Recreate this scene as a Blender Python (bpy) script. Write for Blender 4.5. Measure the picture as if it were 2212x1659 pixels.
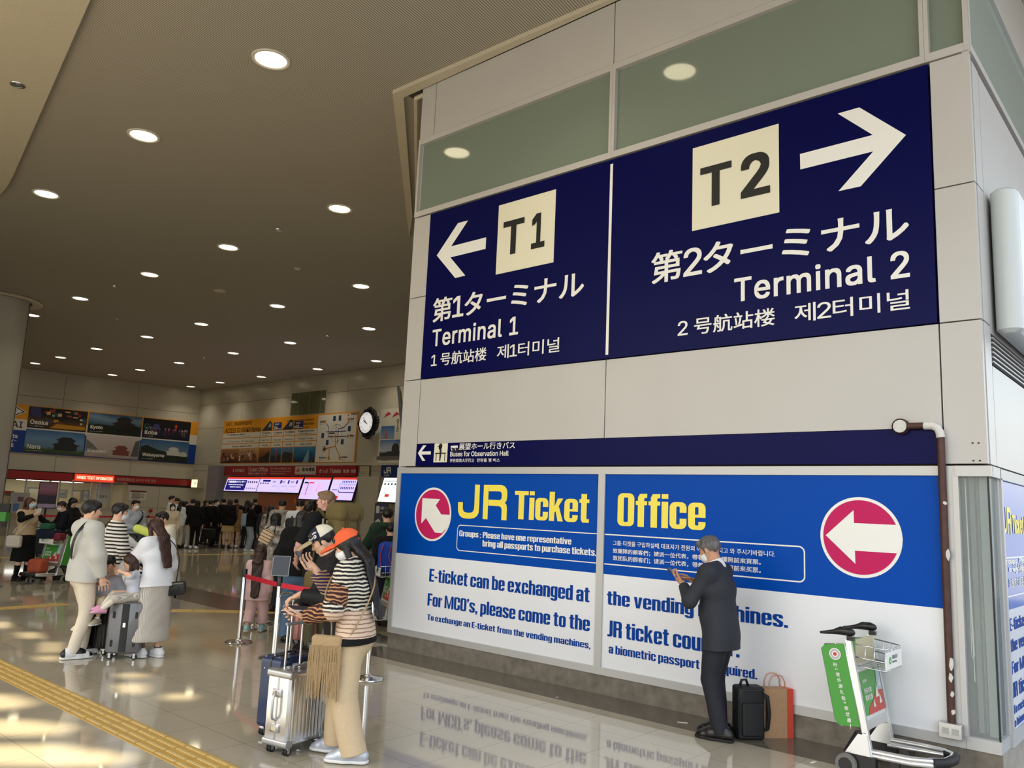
import bpy, math, random
import numpy as np
from mathutils import Vector, Matrix
for o in list(bpy.data.objects): bpy.data.objects.remove(o)
scene=bpy.context.scene; COL=scene.collection
rad=math.radians
# ---------------------------------------------------------------- camera
F_PX=1748.958; YAW,PITCH,ROLL=-0.7263695,0.154758,0.043712
CAM=np.array([1.8587,-7.1591,1.815])
def _axes():
    f=np.array([math.sin(YAW)*math.cos(PITCH),math.cos(YAW)*math.cos(PITCH),math.sin(PITCH)])
    r=np.array([math.cos(YAW),-math.sin(YAW),0.0]); u=np.cross(r,f)
    c,s=math.cos(ROLL),math.sin(ROLL)
    return c*r+s*u, c*u-s*r, f
CR,CU,CF=_axes()
cam_data=bpy.data.cameras.new('camera'); cam=bpy.data.objects.new('camera',cam_data); COL.objects.link(cam)
cam_data.sensor_fit='HORIZONTAL'; cam_data.sensor_width=36.0; cam_data.lens=F_PX/2212*36.0
cam_data.clip_start=0.05; cam_data.clip_end=400
cam.matrix_world=Matrix(((CR[0],CU[0],-CF[0],CAM[0]),(CR[1],CU[1],-CF[1],CAM[1]),(CR[2],CU[2],-CF[2],CAM[2]),(0,0,0,1)))
scene.camera=cam
# ---------------------------------------------------------------- world, sun, exposure
EXPOSURE=-0.12
scene.view_settings.view_transform='Standard'; scene.view_settings.look='None'
scene.view_settings.exposure=EXPOSURE; scene.view_settings.gamma=1.0; scene.view_settings.use_curve_mapping=False
world=bpy.data.worlds.new('sky'); scene.world=world; world.use_nodes=True
wn=world.node_tree.nodes; wl=world.node_tree.links; wn.clear()
wo=wn.new('ShaderNodeOutputWorld'); wb=wn.new('ShaderNodeBackground'); sky=wn.new('ShaderNodeTexSky')
sky.sky_type='NISHITA'; sky.sun_disc=False; sky.sun_elevation=rad(52); sky.sun_rotation=rad(200); sky.air_density=1.6; sky.dust_density=4.0
mx=wn.new('ShaderNodeMixRGB'); mx.inputs[0].default_value=0.72; mx.inputs[2].default_value=(1.5,1.52,1.58,1)
wl.new(sky.outputs[0],mx.inputs[1]); wl.new(mx.outputs[0],wb.inputs[0]); wb.inputs[1].default_value=1.0
wl.new(wb.outputs[0],wo.inputs[0])
sund=bpy.data.lights.new('sun','SUN'); sund.energy=13.0; sund.angle=rad(1.5); sund.color=(1.0,0.84,0.55)
sun=bpy.data.objects.new('sun',sund); COL.objects.link(sun)
SUN_DIR=Vector((0.55,0.42,-1.0)).normalized()          # travelling direction of the light
sun.rotation_euler=SUN_DIR.to_track_quat('-Z','Y').to_euler(); sun.location=(-12,-14,20)
try:
    scene.cycles.max_bounces=7; scene.cycles.diffuse_bounces=4; scene.cycles.glossy_bounces=3; scene.cycles.transmission_bounces=4
    scene.cycles.transparent_max_bounces=6; scene.cycles.caustics_reflective=False; scene.cycles.caustics_refractive=False
    scene.cycles.use_denoising=True; scene.cycles.sample_clamp_indirect=6.0
except Exception: pass
# ---------------------------------------------------------------- pixel -> place helpers (the solved camera, used to read real positions)
def ray(px,py): return CF+((px-1106)*CR-(py-829.5)*CU)/F_PX
def on_floor(px,py,z=0.0):
    d=ray(px,py); return CAM+d*((z-CAM[2])/d[2])
def on_y(px,py,y=0.0):
    d=ray(px,py); return CAM+d*((y-CAM[1])/d[1])
def on_x(px,py,x):
    d=ray(px,py); return CAM+d*((x-CAM[0])/d[0])
def on_plane(px,py,P0,n):
    d=ray(px,py); n=np.asarray(n,float); return CAM+d*(((np.asarray(P0)-CAM)@n)/(d@n))
def at_depth(px,py,P):
    """the point on the pixel ray at the same distance along the view as P"""
    return CAM+ray(px,py)*((np.asarray(P,float)-CAM)@CF)
# ---------------------------------------------------------------- materials
MATS={}
def mat(name,col,rough=0.6,metal=0.0,spec=0.5,emit=None,estr=0.0,noise=0.0,nscale=20.0,bump=0.0,bscale=200.0,trans=0.0,alpha=1.0,coat=0.0,sheen=0.0):
    if name in MATS: return MATS[name]
    m=bpy.data.materials.new(name); m.use_nodes=True; nt=m.node_tree; b=nt.nodes['Principled BSDF']
    c=tuple(col)+(1,) if len(col)==3 else col
    b.inputs['Base Color'].default_value=c; b.inputs['Roughness'].default_value=rough; b.inputs['Metallic'].default_value=metal
    b.inputs['Specular IOR Level'].default_value=spec
    if trans: b.inputs['Transmission Weight'].default_value=trans
    if alpha<1: b.inputs['Alpha'].default_value=alpha
    if coat: b.inputs['Coat Weight'].default_value=coat
    if sheen: b.inputs['Sheen Weight'].default_value=sheen
    if emit: b.inputs['Emission Color'].default_value=tuple(emit)+(1,); b.inputs['Emission Strength'].default_value=estr
    if noise or bump:
        tc=nt.nodes.new('ShaderNodeTexCoord')
    if noise:
        n=nt.nodes.new('ShaderNodeTexNoise'); n.inputs['Scale'].default_value=nscale; n.inputs['Detail'].default_value=5
        r=nt.nodes.new('ShaderNodeMapRange'); r.inputs[1].default_value=0.3; r.inputs[2].default_value=0.7; r.inputs[3].default_value=1-noise; r.inputs[4].default_value=1+noise
        v=nt.nodes.new('ShaderNodeVectorMath'); v.operation='SCALE'; v.inputs[0].default_value=c[:3]
        nt.links.new(tc.outputs['Object'],n.inputs['Vector']); nt.links.new(n.outputs[0],r.inputs[0]); nt.links.new(r.outputs[0],v.inputs['Scale']); nt.links.new(v.outputs[0],b.inputs['Base Color'])
    if bump:
        n=nt.nodes.new('ShaderNodeTexNoise'); n.inputs['Scale'].default_value=bscale; n.inputs['Detail'].default_value=3
        bp=nt.nodes.new('ShaderNodeBump'); bp.inputs['Strength'].default_value=bump; bp.inputs['Distance'].default_value=0.01
        nt.links.new(tc.outputs['Object'],n.inputs['Vector']); nt.links.new(n.outputs[0],bp.inputs['Height']); nt.links.new(bp.outputs[0],b.inputs['Normal'])
    MATS[name]=m; return m
def srgb(r,g,b):
    f=lambda v:(v/255/12.92) if v<=10 else ((v/255+0.055)/1.055)**2.4
    return (f(r),f(g),f(b))
def stripes(name,cols,axis=2,scale=20.0,duty=0.5,warp=0.0,rough=0.85,wscale=8.0):
    """two-tone bands printed or knitted across an object axis"""
    m=bpy.data.materials.new(name); m.use_nodes=True; nt=m.node_tree; b=nt.nodes['Principled BSDF']; b.inputs['Roughness'].default_value=rough
    tc=nt.nodes.new('ShaderNodeTexCoord'); sp=nt.nodes.new('ShaderNodeSeparateXYZ'); nt.links.new(tc.outputs['Object'],sp.inputs[0])
    mul=nt.nodes.new('ShaderNodeMath'); mul.operation='MULTIPLY'; mul.inputs[1].default_value=scale; nt.links.new(sp.outputs[axis],mul.inputs[0])
    src=mul
    if warp:
        n=nt.nodes.new('ShaderNodeTexNoise'); n.inputs['Scale'].default_value=wscale; nt.links.new(tc.outputs['Object'],n.inputs['Vector'])
        ad=nt.nodes.new('ShaderNodeMath'); ad.operation='MULTIPLY_ADD'; ad.inputs[1].default_value=warp; nt.links.new(n.outputs[0],ad.inputs[0]); nt.links.new(mul.outputs[0],ad.inputs[2]); src=ad
    fr=nt.nodes.new('ShaderNodeMath'); fr.operation='FRACT'; nt.links.new(src.outputs[0],fr.inputs[0])
    gt=nt.nodes.new('ShaderNodeMath'); gt.operation='GREATER_THAN'; gt.inputs[1].default_value=duty; nt.links.new(fr.outputs[0],gt.inputs[0])
    mr=nt.nodes.new('ShaderNodeMixRGB'); mr.inputs[1].default_value=tuple(cols[0])+(1,); mr.inputs[2].default_value=tuple(cols[1])+(1,)
    nt.links.new(gt.outputs[0],mr.inputs[0]); nt.links.new(mr.outputs[0],b.inputs['Base Color'])
    return m
# ---------------------------------------------------------------- mesh helpers
class MB:
    """collects geometry and links it as ONE mesh object"""
    def __init__(s): s.v=[]; s.f=[]; s.mi=[]; s.n=0
    def add(s,vs,fs,mi=0):
        s.v.extend([tuple(map(float,p)) for p in vs]); s.f.extend([tuple(i+s.n for i in f) for f in fs]); s.mi.extend([mi]*len(fs)); s.n=len(s.v); return s
    def box(s,c,size,M=None,mi=0):
        x,y,z=[a/2 for a in size]; P=[(-x,-y,-z),(x,-y,-z),(x,y,-z),(-x,y,-z),(-x,-y,z),(x,-y,z),(x,y,z),(-x,y,z)]
        if M is not None: P=[M@Vector(p) for p in P]
        P=[(p[0]+c[0],p[1]+c[1],p[2]+c[2]) for p in P]
        return s.add(P,[(0,3,2,1),(4,5,6,7),(0,1,5,4),(1,2,6,5),(2,3,7,6),(3,0,4,7)],mi)
    def bb(s,a,b,mi=0): return s.box([(a[i]+b[i])/2 for i in range(3)],[abs(a[i]-b[i]) for i in range(3)],None,mi)
    def rbox(s,c,size,r,M=None,mi=0,seg=4,axis=2):
        """box with rounded edges along one axis and slightly chamfered ends"""
        a=[i for i in range(3) if i!=axis]; hx,hy,hz=size[a[0]]/2,size[a[1]]/2,size[axis]/2; r=min(r,hx*.99,hy*.99); out=[]
        for cx,cy,t0 in((hx-r,hy-r,0),(-hx+r,hy-r,90),(-hx+r,-hy+r,180),(hx-r,-hy+r,270)):
            for k in range(seg+1):
                t=rad(t0+90*k/seg); out.append((cx+r*math.cos(t),cy+r*math.sin(t)))
        n=len(out); ch=min(r*.35,hz*.4); rings=[(-hz,1),(-hz+ch,0),(hz-ch,0),(hz,1)]; P=[]
        for z,k in rings:
            for x,y in out:
                sx=(hx-ch)/hx if k else 1; sy=(hy-ch)/hy if k else 1
                q=[0,0,0]; q[a[0]]=x*sx; q[a[1]]=y*sy; q[axis]=z; P.append(q)
        if M is not None: P=[M@Vector(p) for p in P]
        P=[(p[0]+c[0],p[1]+c[1],p[2]+c[2]) for p in P]
        fs=[(k*n+i,k*n+(i+1)%n,(k+1)*n+(i+1)%n,(k+1)*n+i) for k in range(3) for i in range(n)]
        fs+=[tuple(range(n-1,-1,-1)),tuple(range(3*n,4*n))]
        return s.add(P,fs,mi)
    def tube(s,pts,r,seg=10,mi=0,closed=False,cap=True):
        pts=[Vector(p) for p in pts]; n=len(pts); rs=r if isinstance(r,(list,tuple)) else [r]*n; P=[]; up=None
        for i,p in enumerate(pts):
            a=pts[i-1] if (i>0 or closed) else p; b=pts[(i+1)%n] if (i<n-1 or closed) else p
            d=(b-a).normalized()
            if up is None:
                up=Vector((0,0,1)) if abs(d.z)<.9 else Vector((1,0,0))
            x=d.cross(up).normalized(); y=x.cross(d).normalized(); up=y
            for k in range(seg):
                t=2*math.pi*k/seg; P.append(p+(x*math.cos(t)+y*math.sin(t))*rs[i])
        m=n if closed else n-1
        fs=[((i)*seg+k,(i)*seg+(k+1)%seg,((i+1)%n)*seg+(k+1)%seg,((i+1)%n)*seg+k) for i in range(m) for k in range(seg)]
        if cap and not closed: fs+=[tuple(range(seg-1,-1,-1)),tuple(range((n-1)*seg,n*seg))]
        return s.add(P,fs,mi)
    def lathe(s,prof,c=(0,0,0),seg=28,M=None,mi=0):
        """profile of (radius, height) turned about z"""
        P=[]
        for r,z in prof:
            for k in range(seg):
                t=2*math.pi*k/seg; q=Vector((r*math.cos(t),r*math.sin(t),z))
                if M is not None: q=M@q
                P.append((q[0]+c[0],q[1]+c[1],q[2]+c[2]))
        n=len(prof); fs=[(i*seg+k,i*seg+(k+1)%seg,(i+1)*seg+(k+1)%seg,(i+1)*seg+k) for i in range(n-1) for k in range(seg)]
        return s.add(P,fs,mi)
    def poly(s,pts,mi=0): return s.add(pts,[tuple(range(len(pts)))],mi)
    def prism(s,pts,d,mi=0):
        """flat polygon given depth d (vector)"""
        n=len(pts); q=[tuple(p[i]+d[i] for i in range(3)) for p in pts]
        return s.add(list(pts)+q,[tuple(range(n)),tuple(range(2*n-1,n-1,-1))]+[(i,i+n,(i+1)%n+n,(i+1)%n) for i in range(n)],mi)
    def build(s,name,m,parent=None,smooth=False,auto=None):
        me=bpy.data.meshes.new(name); me.from_pydata(s.v,[],s.f)
        for x in (m if isinstance(m,(list,tuple)) else [m]): me.materials.append(x)
        if max(s.mi,default=0)>0: me.polygons.foreach_set('material_index',s.mi)
        if smooth: me.polygons.foreach_set('use_smooth',[True]*len(me.polygons))
        me.update()
        if smooth and auto is not None:
            try: me.set_sharp_from_angle(angle=rad(auto))
            except Exception: pass
        o=bpy.data.objects.new(name,me); COL.objects.link(o)
        if parent: o.parent=parent
        return o
def spl(pts,k=6):
    """a smooth curve through the points"""
    P=[Vector([float(c) for c in p]) for p in pts]; P=[P[0]*2-P[1]]+P+[P[-1]*2-P[-2]]; out=[]
    for i in range(1,len(P)-2):
        for j in range(k):
            t=j/k; a,b,c,d=P[i-1:i+3]; out.append(tuple(.5*((2*b)+(c-a)*t+(2*a-5*b+4*c-d)*t*t+(3*b-a-3*c+d)*t*t*t)))
    return out+[tuple(P[-2])]
def tag(o,label=None,cat=None,group=None,kind=None):
    if label: o['label']=label
    if cat: o['category']=cat
    if group: o['group']=group
    if kind: o['kind']=kind
    return o
def struct(o,label=None): o['kind']='structure'; tag(o,label); return o
def empty(name,loc,rz=0.0):
    o=bpy.data.objects.new(name,None); COL.objects.link(o); o.location=loc; o.rotation_euler=(0,0,rz); o.empty_display_size=.1; return o
def copy_tree(o,parent=None):
    c=o.copy(); COL.objects.link(c)
    if parent: c.parent=parent
    for ch in o.children: copy_tree(ch,c)
    return c
# ---------------------------------------------------------------- lettering
_TC={}
INTER=None
try:
    import os
    INTER=bpy.data.fonts.load(os.path.join(bpy.utils.system_resource('DATAFILES'),'fonts','Inter.woff2'))   # ships with Blender
except Exception: INTER=None
def _run(text,font,space):
    cu=bpy.data.curves.new('t','FONT'); cu.body=text
    if font: cu.font=font
    cu.space_character=space; cu.resolution_u=3; cu.fill_mode='FRONT'
    ob=bpy.data.objects.new('t',cu); COL.objects.link(ob)
    dg=bpy.context.evaluated_depsgraph_get(); ev=ob.evaluated_get(dg); me=ev.to_mesh()
    v=np.array([x.co[:2] for x in me.vertices]).reshape(-1,2); f=[tuple(p.vertices) for p in me.polygons]
    ev.to_mesh_clear(); bpy.data.objects.remove(ob); bpy.data.curves.remove(cu); return v,f
_HV={}
def _heavy_glyph(ch):
    """condensed heavy poster letters drawn from stems, bars and rounded bowls; cap height 1"""
    if ch in _HV: return _HV[ch]
    S,Hh,X,D=.20,.125,.775,-.2; P=[]
    def R(x0,y0,x1,y1): P.append([(x0,y0),(x1,y0),(x1,y1),(x0,y1)])
    def Q(*p): P.append(list(p))
    def bowl(x0,y0,x1,y1,parts,L=None,Rr=None,ro=.16,ri=.035):
        """parts: which of T B and corners 1 TR 2 TL 3 BL 4 BR are drawn; L / R give lists of y-ranges on the sides"""
        ro=min(ro,(x1-x0)/2,(y1-y0)/2)
        def arc(cx,cy,ix,iy,t0):
            o=[(cx+ro*math.cos(rad(t0+15*k)),cy+ro*math.sin(rad(t0+15*k))) for k in range(7)]; n=[(ix+ri*math.cos(rad(t0+15*k)),iy+ri*math.sin(rad(t0+15*k))) for k in range(7)]
            for k in range(6): P.append([o[k],o[k+1],n[k+1],n[k]])
        if '1' in parts: arc(x1-ro,y1-ro,x1-S-ri,y1-Hh-ri,0)
        if '2' in parts: arc(x0+ro,y1-ro,x0+S+ri,y1-Hh-ri,90)
        if '3' in parts: arc(x0+ro,y0+ro,x0+S+ri,y0+Hh+ri,180)
        if '4' in parts: arc(x1-ro,y0+ro,x1-S-ri,y0+Hh+ri,270)
        a,b=x0+S+ri,x1-S-ri
        if 'T' in parts: P.append([(x1-ro if '1' in parts else x1-S,y1),(x0+ro if '2' in parts else x0+S,y1),(a if '2' in parts else x0+S,y1-Hh),(b if '1' in parts else x1-S,y1-Hh)])
        if 'B' in parts: P.append([(x0+ro if '3' in parts else x0+S,y0),(x1-ro if '4' in parts else x1-S,y0),(b if '4' in parts else x1-S,y0+Hh),(a if '3' in parts else x0+S,y0+Hh)])
        def side(xo,xi,rg,sw):
            for u,v in rg:
                ou=max(u,y0+ro) if (sw[1] in parts) else u; ov=min(v,y1-ro) if (sw[0] in parts) else v; iu=max(u,y0+Hh+ri) if (sw[1] in parts) else u; iv=min(v,y1-Hh-ri) if (sw[0] in parts) else v
                P.append([(xo,ou),(xo,ov),(xi,iv),(xi,iu)])
        side(x0,x0+S,L if L is not None else [(y0,y1)],'23'); side(x1,x1-S,Rr if Rr is not None else [(y0,y1)],'14')
    w=.5; N=[]
    if ch=='o': bowl(0,0,w,X,'1234TB')
    elif ch=='c': bowl(0,0,w,X,'1234TB',None,[(.47,X),(0,.30)])
    elif ch=='e': bowl(0,0,w,X,'1234TB',None,[(.35,X),(0,.23)]); R(S,.35,w-S+.01,.43)
    elif ch=='a': bowl(0,0,w,X,'12T',[(.52,X)],[(0,X)]); bowl(0,0,w,.46,'23TB',None,N,.13); R(w-S-.04,.46-Hh,w-S+.01,.46); R(w-S-.04,0,w-S+.01,Hh)
    elif ch=='b': R(0,0,S,1); bowl(0,0,w,X,'14TB',N)
    elif ch=='d': R(w-S,0,w,1); bowl(0,0,w,X,'23TB',None,N)
    elif ch=='p': R(0,D,S,X); bowl(0,0,w,X,'14TB',N)
    elif ch=='q': R(w-S,D,w,X); bowl(0,0,w,X,'23TB',None,N)
    elif ch=='g': bowl(0,.05,w,X,'23TB',None,N); bowl(0,D,w,X,'34B',[(D,-.03)],[(D,X)])
    elif ch in'nh': R(0,0,S,1 if ch=='h' else X); bowl(0,0,w,X,'1T',N)
    elif ch=='m': w=.80; R(0,0,S,X); bowl(0,0,.5,X,'1T',N); bowl(.30,0,.80,X,'1T',N)
    elif ch=='u': bowl(0,0,w,X,'3B',None,[(0,X)])
    elif ch=='r': w=.35; R(0,0,S,X); Q((S,X-.2),(w,X-.19),(w,X),(S+.08,X-.02))
    elif ch=='s': bowl(0,0,w,X,'1234TB',[(.50,X),(0,.22)],[(.54,X),(0,.32)]); Q((0,.50),(0,.47),(.30,.22),(w,.30),(w,.33),(.2,.52))
    elif ch=='t': w=.36; R(.07,.1,.07+S,.95); R(0,X-.12,w,X); Q((.07,.1),(.12,.0),(w,0),(w,.12),(.07+S,.12))
    elif ch=='f': w=.36; R(.07,0,.07+S,.9); R(0,X-.12,w,X); Q((.07,.88),(.13,.99),(w,1),(w,.88),(.07+S,.86))
    elif ch=='i': w=S; R(0,0,S,X); R(0,.86,S,1)
    elif ch=='l': w=S; R(0,0,S,1)
    elif ch=='k': w=.53; R(0,0,S,1); Q((S,.30),(S+.02,.30),(w-.01,X),(w-.21,X),(S,.5)); Q((S+.02,.46),(w-.2,0),(w,0),(S+.16,.52))
    elif ch=='v': w=.52; Q((0,X),(.15,0),(.37,0),(.26,.17),(.2,X)); Q((w,X),(w-.2,X),(.26,.17),(.26,0),(.37,0))
    elif ch=='x': w=.52; Q((0,X),(.2,X),(w,0),(w-.2,0)); Q((w,X),(0.2,0),(0,0),(w-.2,X))
    elif ch=='.': w=S*.9; R(0,0,w,.17)
    elif ch==',': w=S*.9; R(0,0,w,.17); Q((.06,0),(w,0),(.06,-.14),(0,-.14))
    elif ch==';': w=.16; R(.02,.5,.15,.62); Q((.02,.12),(.15,.12),(.07,-.08),(.0,-.08))
    elif ch=='’': w=S*.85; R(0,.84,w,1); Q((.05,.84),(w,.84),(.06,.70),(0,.70))
    elif ch=='-': w=.28; R(0,.30,w,.43)
    elif ch=='E': w=.46; R(0,0,S,1); R(S,0,w,.14); R(S,.86,w,1); R(S,.44,w-.03,.57)
    elif ch=='F': w=.45; R(0,0,S,1); R(S,.86,w,1); R(S,.43,w-.04,.56)
    elif ch=='T': w=.56; R(.17,0,.39,.86); R(0,.86,w,1)
    elif ch=='M': w=.82; R(0,0,.18,1); R(w-.18,0,w,1); Q((.18,1),(.02+.18,1),(.48,0),(.34,0),(.18,.75)); Q((w-.18,1),(w-.18,.75),(w-.34,0),(w-.48,0),(w-.2,1))
    elif ch=='O': w=.54; bowl(0,0,w,1,'1234TB')
    elif ch=='C': w=.54; bowl(0,0,w,1,'1234TB',None,[(.62,1),(0,.40)])
    elif ch=='G': w=.54; bowl(0,0,w,1,'1234TB',None,[(.64,1),(0,.5)]); R(.29,.40,w-S,.5)
    elif ch=='P': w=.53; R(0,0,S,1); bowl(0,.42,w,1,'14TB',N)
    elif ch=='R': w=.55; R(0,0,S,1); bowl(0,.46,w,1,'14TB',N); Q((w-S,0),(w,0),(w,.44),(w-.06,.52),(w-S,.50))
    elif ch=='J': w=.34; bowl(-.12,0,w,1,'4',N,[(0,1)]); Q((0,0),(w-.16,0),(w-S-.03,.13),(0,.13))
    else: w=.3
    _HV[ch]=(P,w); return _HV[ch]
def heavy(text):
    V=[];Fc=[];x=0.0; c=0
    for ch in text:
        if ch==' ': x+=.20; continue
        P,w=_heavy_glyph(ch)
        for p in P:
            k=len(V); V+=[(a+x,b,(c%7)*.00006) for a,b in p]; c+=1
            ar=sum(p[i][0]*p[(i+1)%len(p)][1]-p[(i+1)%len(p)][0]*p[i][1] for i in range(len(p))); q=tuple(range(k,k+len(p))); Fc.append(q if ar>0 else q[::-1])
        x+=w+.045
    v=np.array(V); v[:,0]-=v[:,0].min(); return (v,Fc,v[:,0].max(),v[:,1].min(),v[:,1].max())
def glyphs(text,bold=0.0,space=1.0):
    k=(text,bold,space)
    if k in _TC: return _TC[k]
    if bold>=.03: _TC[k]=heavy(text); return _TC[k]
    runs=[]; cur=''; kind=None
    for ch in text:
        kd=ord(ch)<0x250 or ch=='’'
        if ch==' ': kd=kind if kind is not None else True
        if kd!=kind and cur: runs.append((cur,kind)); cur=''
        kind=kd; cur+=ch
    runs.append((cur,kind)); V=[];Fc=[];x=0.0;n=0; hc=None
    for t,kd in runs:
        if not kd and t.strip(): q=_run(t.strip(),None,space)[0]; hc=(q[:,1].min(),q[:,1].max()-q[:,1].min()); break
    for t,kd in runs:
        lead=len(t)-len(t.lstrip(' ')); trail=len(t)-len(t.rstrip(' ')); t_=t.strip(' ')
        x+=lead*.28
        if not t_: continue
        v,f=_run(t_,INTER if kd else None,space)
        if len(v)==0: continue
        v=v.copy()
        if kd and hc and t_.isdigit(): v[:,1]-=v[:,1].min(); v*=.86*hc[1]/v[:,1].max(); v[:,1]+=hc[0]+.06*hc[1]
        w=v[:,0].max()-v[:,0].min(); v[:,0]+=x-v[:,0].min(); x+=w+(.07 if len(runs)>1 else 0)+trail*.28
        V.append(v); Fc+=[tuple(i+n for i in q) for q in f]; n+=len(v)
    v=np.concatenate(V); v[:,0]-=v[:,0].min(); f=Fc
    if bold>0:
        bx,by=(bold*1.25,bold*.5) if bold>=.03 else (bold,bold*.8)
        Q=[(1,1),(1,-1),(-1,1),(-1,-1)]+([(1,0),(-1,0)] if bold>.02 else []); B=[v]; F_=list(f)
        for q,(dx,dy) in enumerate(Q): B.append(v+np.array([bx*dx,by*dy])); F_+=[tuple(i+n*(q+1) for i in p) for p in f]
        v=np.concatenate(B); f=F_; v[:,0]-=v[:,0].min()
    # separate strokes of one glyph never share a plane
    par=list(range(n))
    def fd(a):
        while par[a]!=a: par[a]=par[par[a]]; a=par[a]
        return a
    for q in f:
        if q[0]<n:
            for b in q[1:]: par[fd(q[0])]=fd(b)
    rt={}; isl=np.array([rt.setdefault(fd(a),len(rt)) for a in range(n)])%5*.00005
    if bold>0: v=np.column_stack([v,np.repeat(np.arange(len(v)//n)*.00028,n)+np.tile(isl,len(v)//n)])
    else: v=np.column_stack([v,isl])
    w=v[:,0].max(); y0,y1=v[:,1].min(),v[:,1].max(); _TC[k]=(v,f,w,y0,y1); return _TC[k]
class Frame:
    """a flat face in the world: origin, horizontal axis (viewer's left to right), vertical axis, outward normal"""
    def __init__(s,o,x,z=(0,0,1)):
        s.o=np.array(o,float); s.x=np.array(x,float)/np.linalg.norm(x); s.z=np.array(z,float)/np.linalg.norm(z); s.n=np.cross(s.x,s.z)
    def P(s,a,b,d=0.0): return s.o+s.x*a+s.z*b+s.n*d
    def uv(s,px,py):
        q=on_plane(px,py,s.o,s.n)-s.o; return float(q@s.x),float(q@s.z)
    def rect(s,mb,a0,b0,a1,b1,d=0.003,mi=0): mb.poly([s.P(a0,b0,d),s.P(a1,b0,d),s.P(a1,b1,d),s.P(a0,b1,d)],mi); return mb
    def pts(s,mb,uvs,d=0.003,mi=0):
        return mb.poly([s.P(a,b,d) for a,b in uvs],mi)
    def slab(s,mb,a0,b0,a1,b1,d0,d1,mi=0):
        mb.prism([s.P(a0,b0,d1),s.P(a1,b0,d1),s.P(a1,b1,d1),s.P(a0,b1,d1)],s.n*(d0-d1),mi); return mb
    def text(s,mb,t,a0,b0,a1=None,b1=None,d=0.004,mi=0,bold=0.0,h=None,space=1.0,align='l'):
        """fits the text's own extents to the box a0..a1 by b0..b1 (or height h, natural width)"""
        v,f,w,y0,y1=glyphs(t,bold,space)
        if b1 is None: sy=h/(y1-y0)
        else: sy=(b1-b0)/(y1-y0)
        sx=sy if a1 is None else (a1-a0)/w
        off=0 if align=='l' else (-w*sx/2 if align=='c' else -w*sx)
        mb.add([s.P(a0+off+p[0]*sx,b0+(p[1]-y0)*sy,d+p[2]) for p in v],f,mi); return mb
    def ptext(s,mb,t,L,R,T,B,**k):
        """text whose left, right, top and bottom extents are read off the photograph"""
        a0=s.uv(*L)[0]; a1=s.uv(*R)[0]; b1=s.uv(*T)[1]; b0=s.uv(*B)[1]
        return s.text(mb,t,a0,b0,a1,b1,**k)
    def ring(s,mb,c,r0,r1,d=0.003,mi=0,n=64):
        P=[];fs=[]
        for k in range(n):
            t=2*math.pi*k/n; P.append(s.P(c[0]+r0*math.cos(t),c[1]+r0*math.sin(t),d)); P.append(s.P(c[0]+r1*math.cos(t),c[1]+r1*math.sin(t),d))
        for k in range(n):
            a=2*k; b=2*((k+1)%n); fs.append((a,a+1,b+1,b))
        mb.add(P,fs,mi); return mb
    def disc(s,mb,c,r,d=0.003,mi=0,n=64,ry=None):
        ry=ry or r
        mb.poly([s.P(c[0]+r*math.cos(2*math.pi*k/n),c[1]+ry*math.sin(2*math.pi*k/n),d) for k in range(n)],mi); return mb
    def line(s,mb,pts,w,d=0.003,mi=0):
        for i_,((a,b),(c,e)) in enumerate(zip(pts[:-1],pts[1:])):
            d+=.00008 if i_%2 else -.00008; L=math.hypot(c-a,e-b) or 1e-6; ux,uy=(c-a)/L,(e-b)/L; nx,ny=-uy*w/2,ux*w/2; ex,ey=ux*w*.3,uy*w*.3
            mb.poly([s.P(a-ex-nx,b-ey-ny,d),s.P(c+ex-nx,e+ey-ny,d),s.P(c+ex+nx,e+ey+ny,d),s.P(a-ex+nx,b-ey+ny,d)],mi)
        return mb
def rrect(a0,b0,a1,b1,r,n=6):
    out=[]
    for cx,cy,t0 in((a1-r,b1-r,0),(a0+r,b1-r,90),(a0+r,b0+r,180),(a1-r,b0+r,270)):
        for k in range(n+1):
            t=rad(t0+90*k/n); out.append((cx+r*math.cos(t),cy+r*math.sin(t)))
    return out
# ================================================================ setting
LT=mat('panel_grey',srgb(194,191,186),rough=0.32,noise=0.02,nscale=1.5)
LTD=mat('panel_hall',srgb(196,190,174),rough=0.28,noise=0.03,nscale=.8)
JOINT=mat('joint_dark',srgb(70,64,58),rough=0.8)
FRAME=mat('frame_alu',srgb(190,190,188),rough=0.38,metal=0.25)
NAVY=mat('sign_navy',srgb(7,10,72),rough=0.32,spec=.08)
WHITE=mat('vinyl_white',srgb(243,242,236),rough=0.4)
CREAM=mat('vinyl_cream',srgb(236,232,208),rough=0.4)
BLACK=mat('vinyl_black',srgb(14,13,12),rough=0.45)
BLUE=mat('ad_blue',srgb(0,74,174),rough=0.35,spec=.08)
ADWHITE=mat('ad_white',srgb(236,238,242),rough=0.28)
YELLOW=mat('ad_yellow',srgb(255,234,84),rough=0.4)
ADTXT=mat('ad_text_blue',srgb(6,64,152),rough=0.5,spec=.1)
PINK=mat('ad_pink',srgb(200,38,98),rough=0.4,spec=.1)
RED=mat('sign_red',srgb(168,34,34),rough=0.4)
STONE=mat('plinth_stone',srgb(120,112,100),rough=0.7,noise=0.28,nscale=9,bump=.15,bscale=60)
CHROME=mat('chrome',(0.78,0.78,0.77),rough=0.16,metal=1.0)
STEEL=mat('steel_dull',(0.55,0.55,0.56),rough=0.35,metal=1.0)
RUBBER=mat('rubber_black',srgb(22,22,23),rough=0.6)
PLASTIC=mat('plastic_black',srgb(18,18,20),rough=0.35)
WA=Frame((0,0,0),(1,0,0)); YB=15.4; WB=Frame((0,YB,0),(1,0,0)); WL=Frame((-41.9,YB,0),(0.143,0.9897,0))
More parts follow.
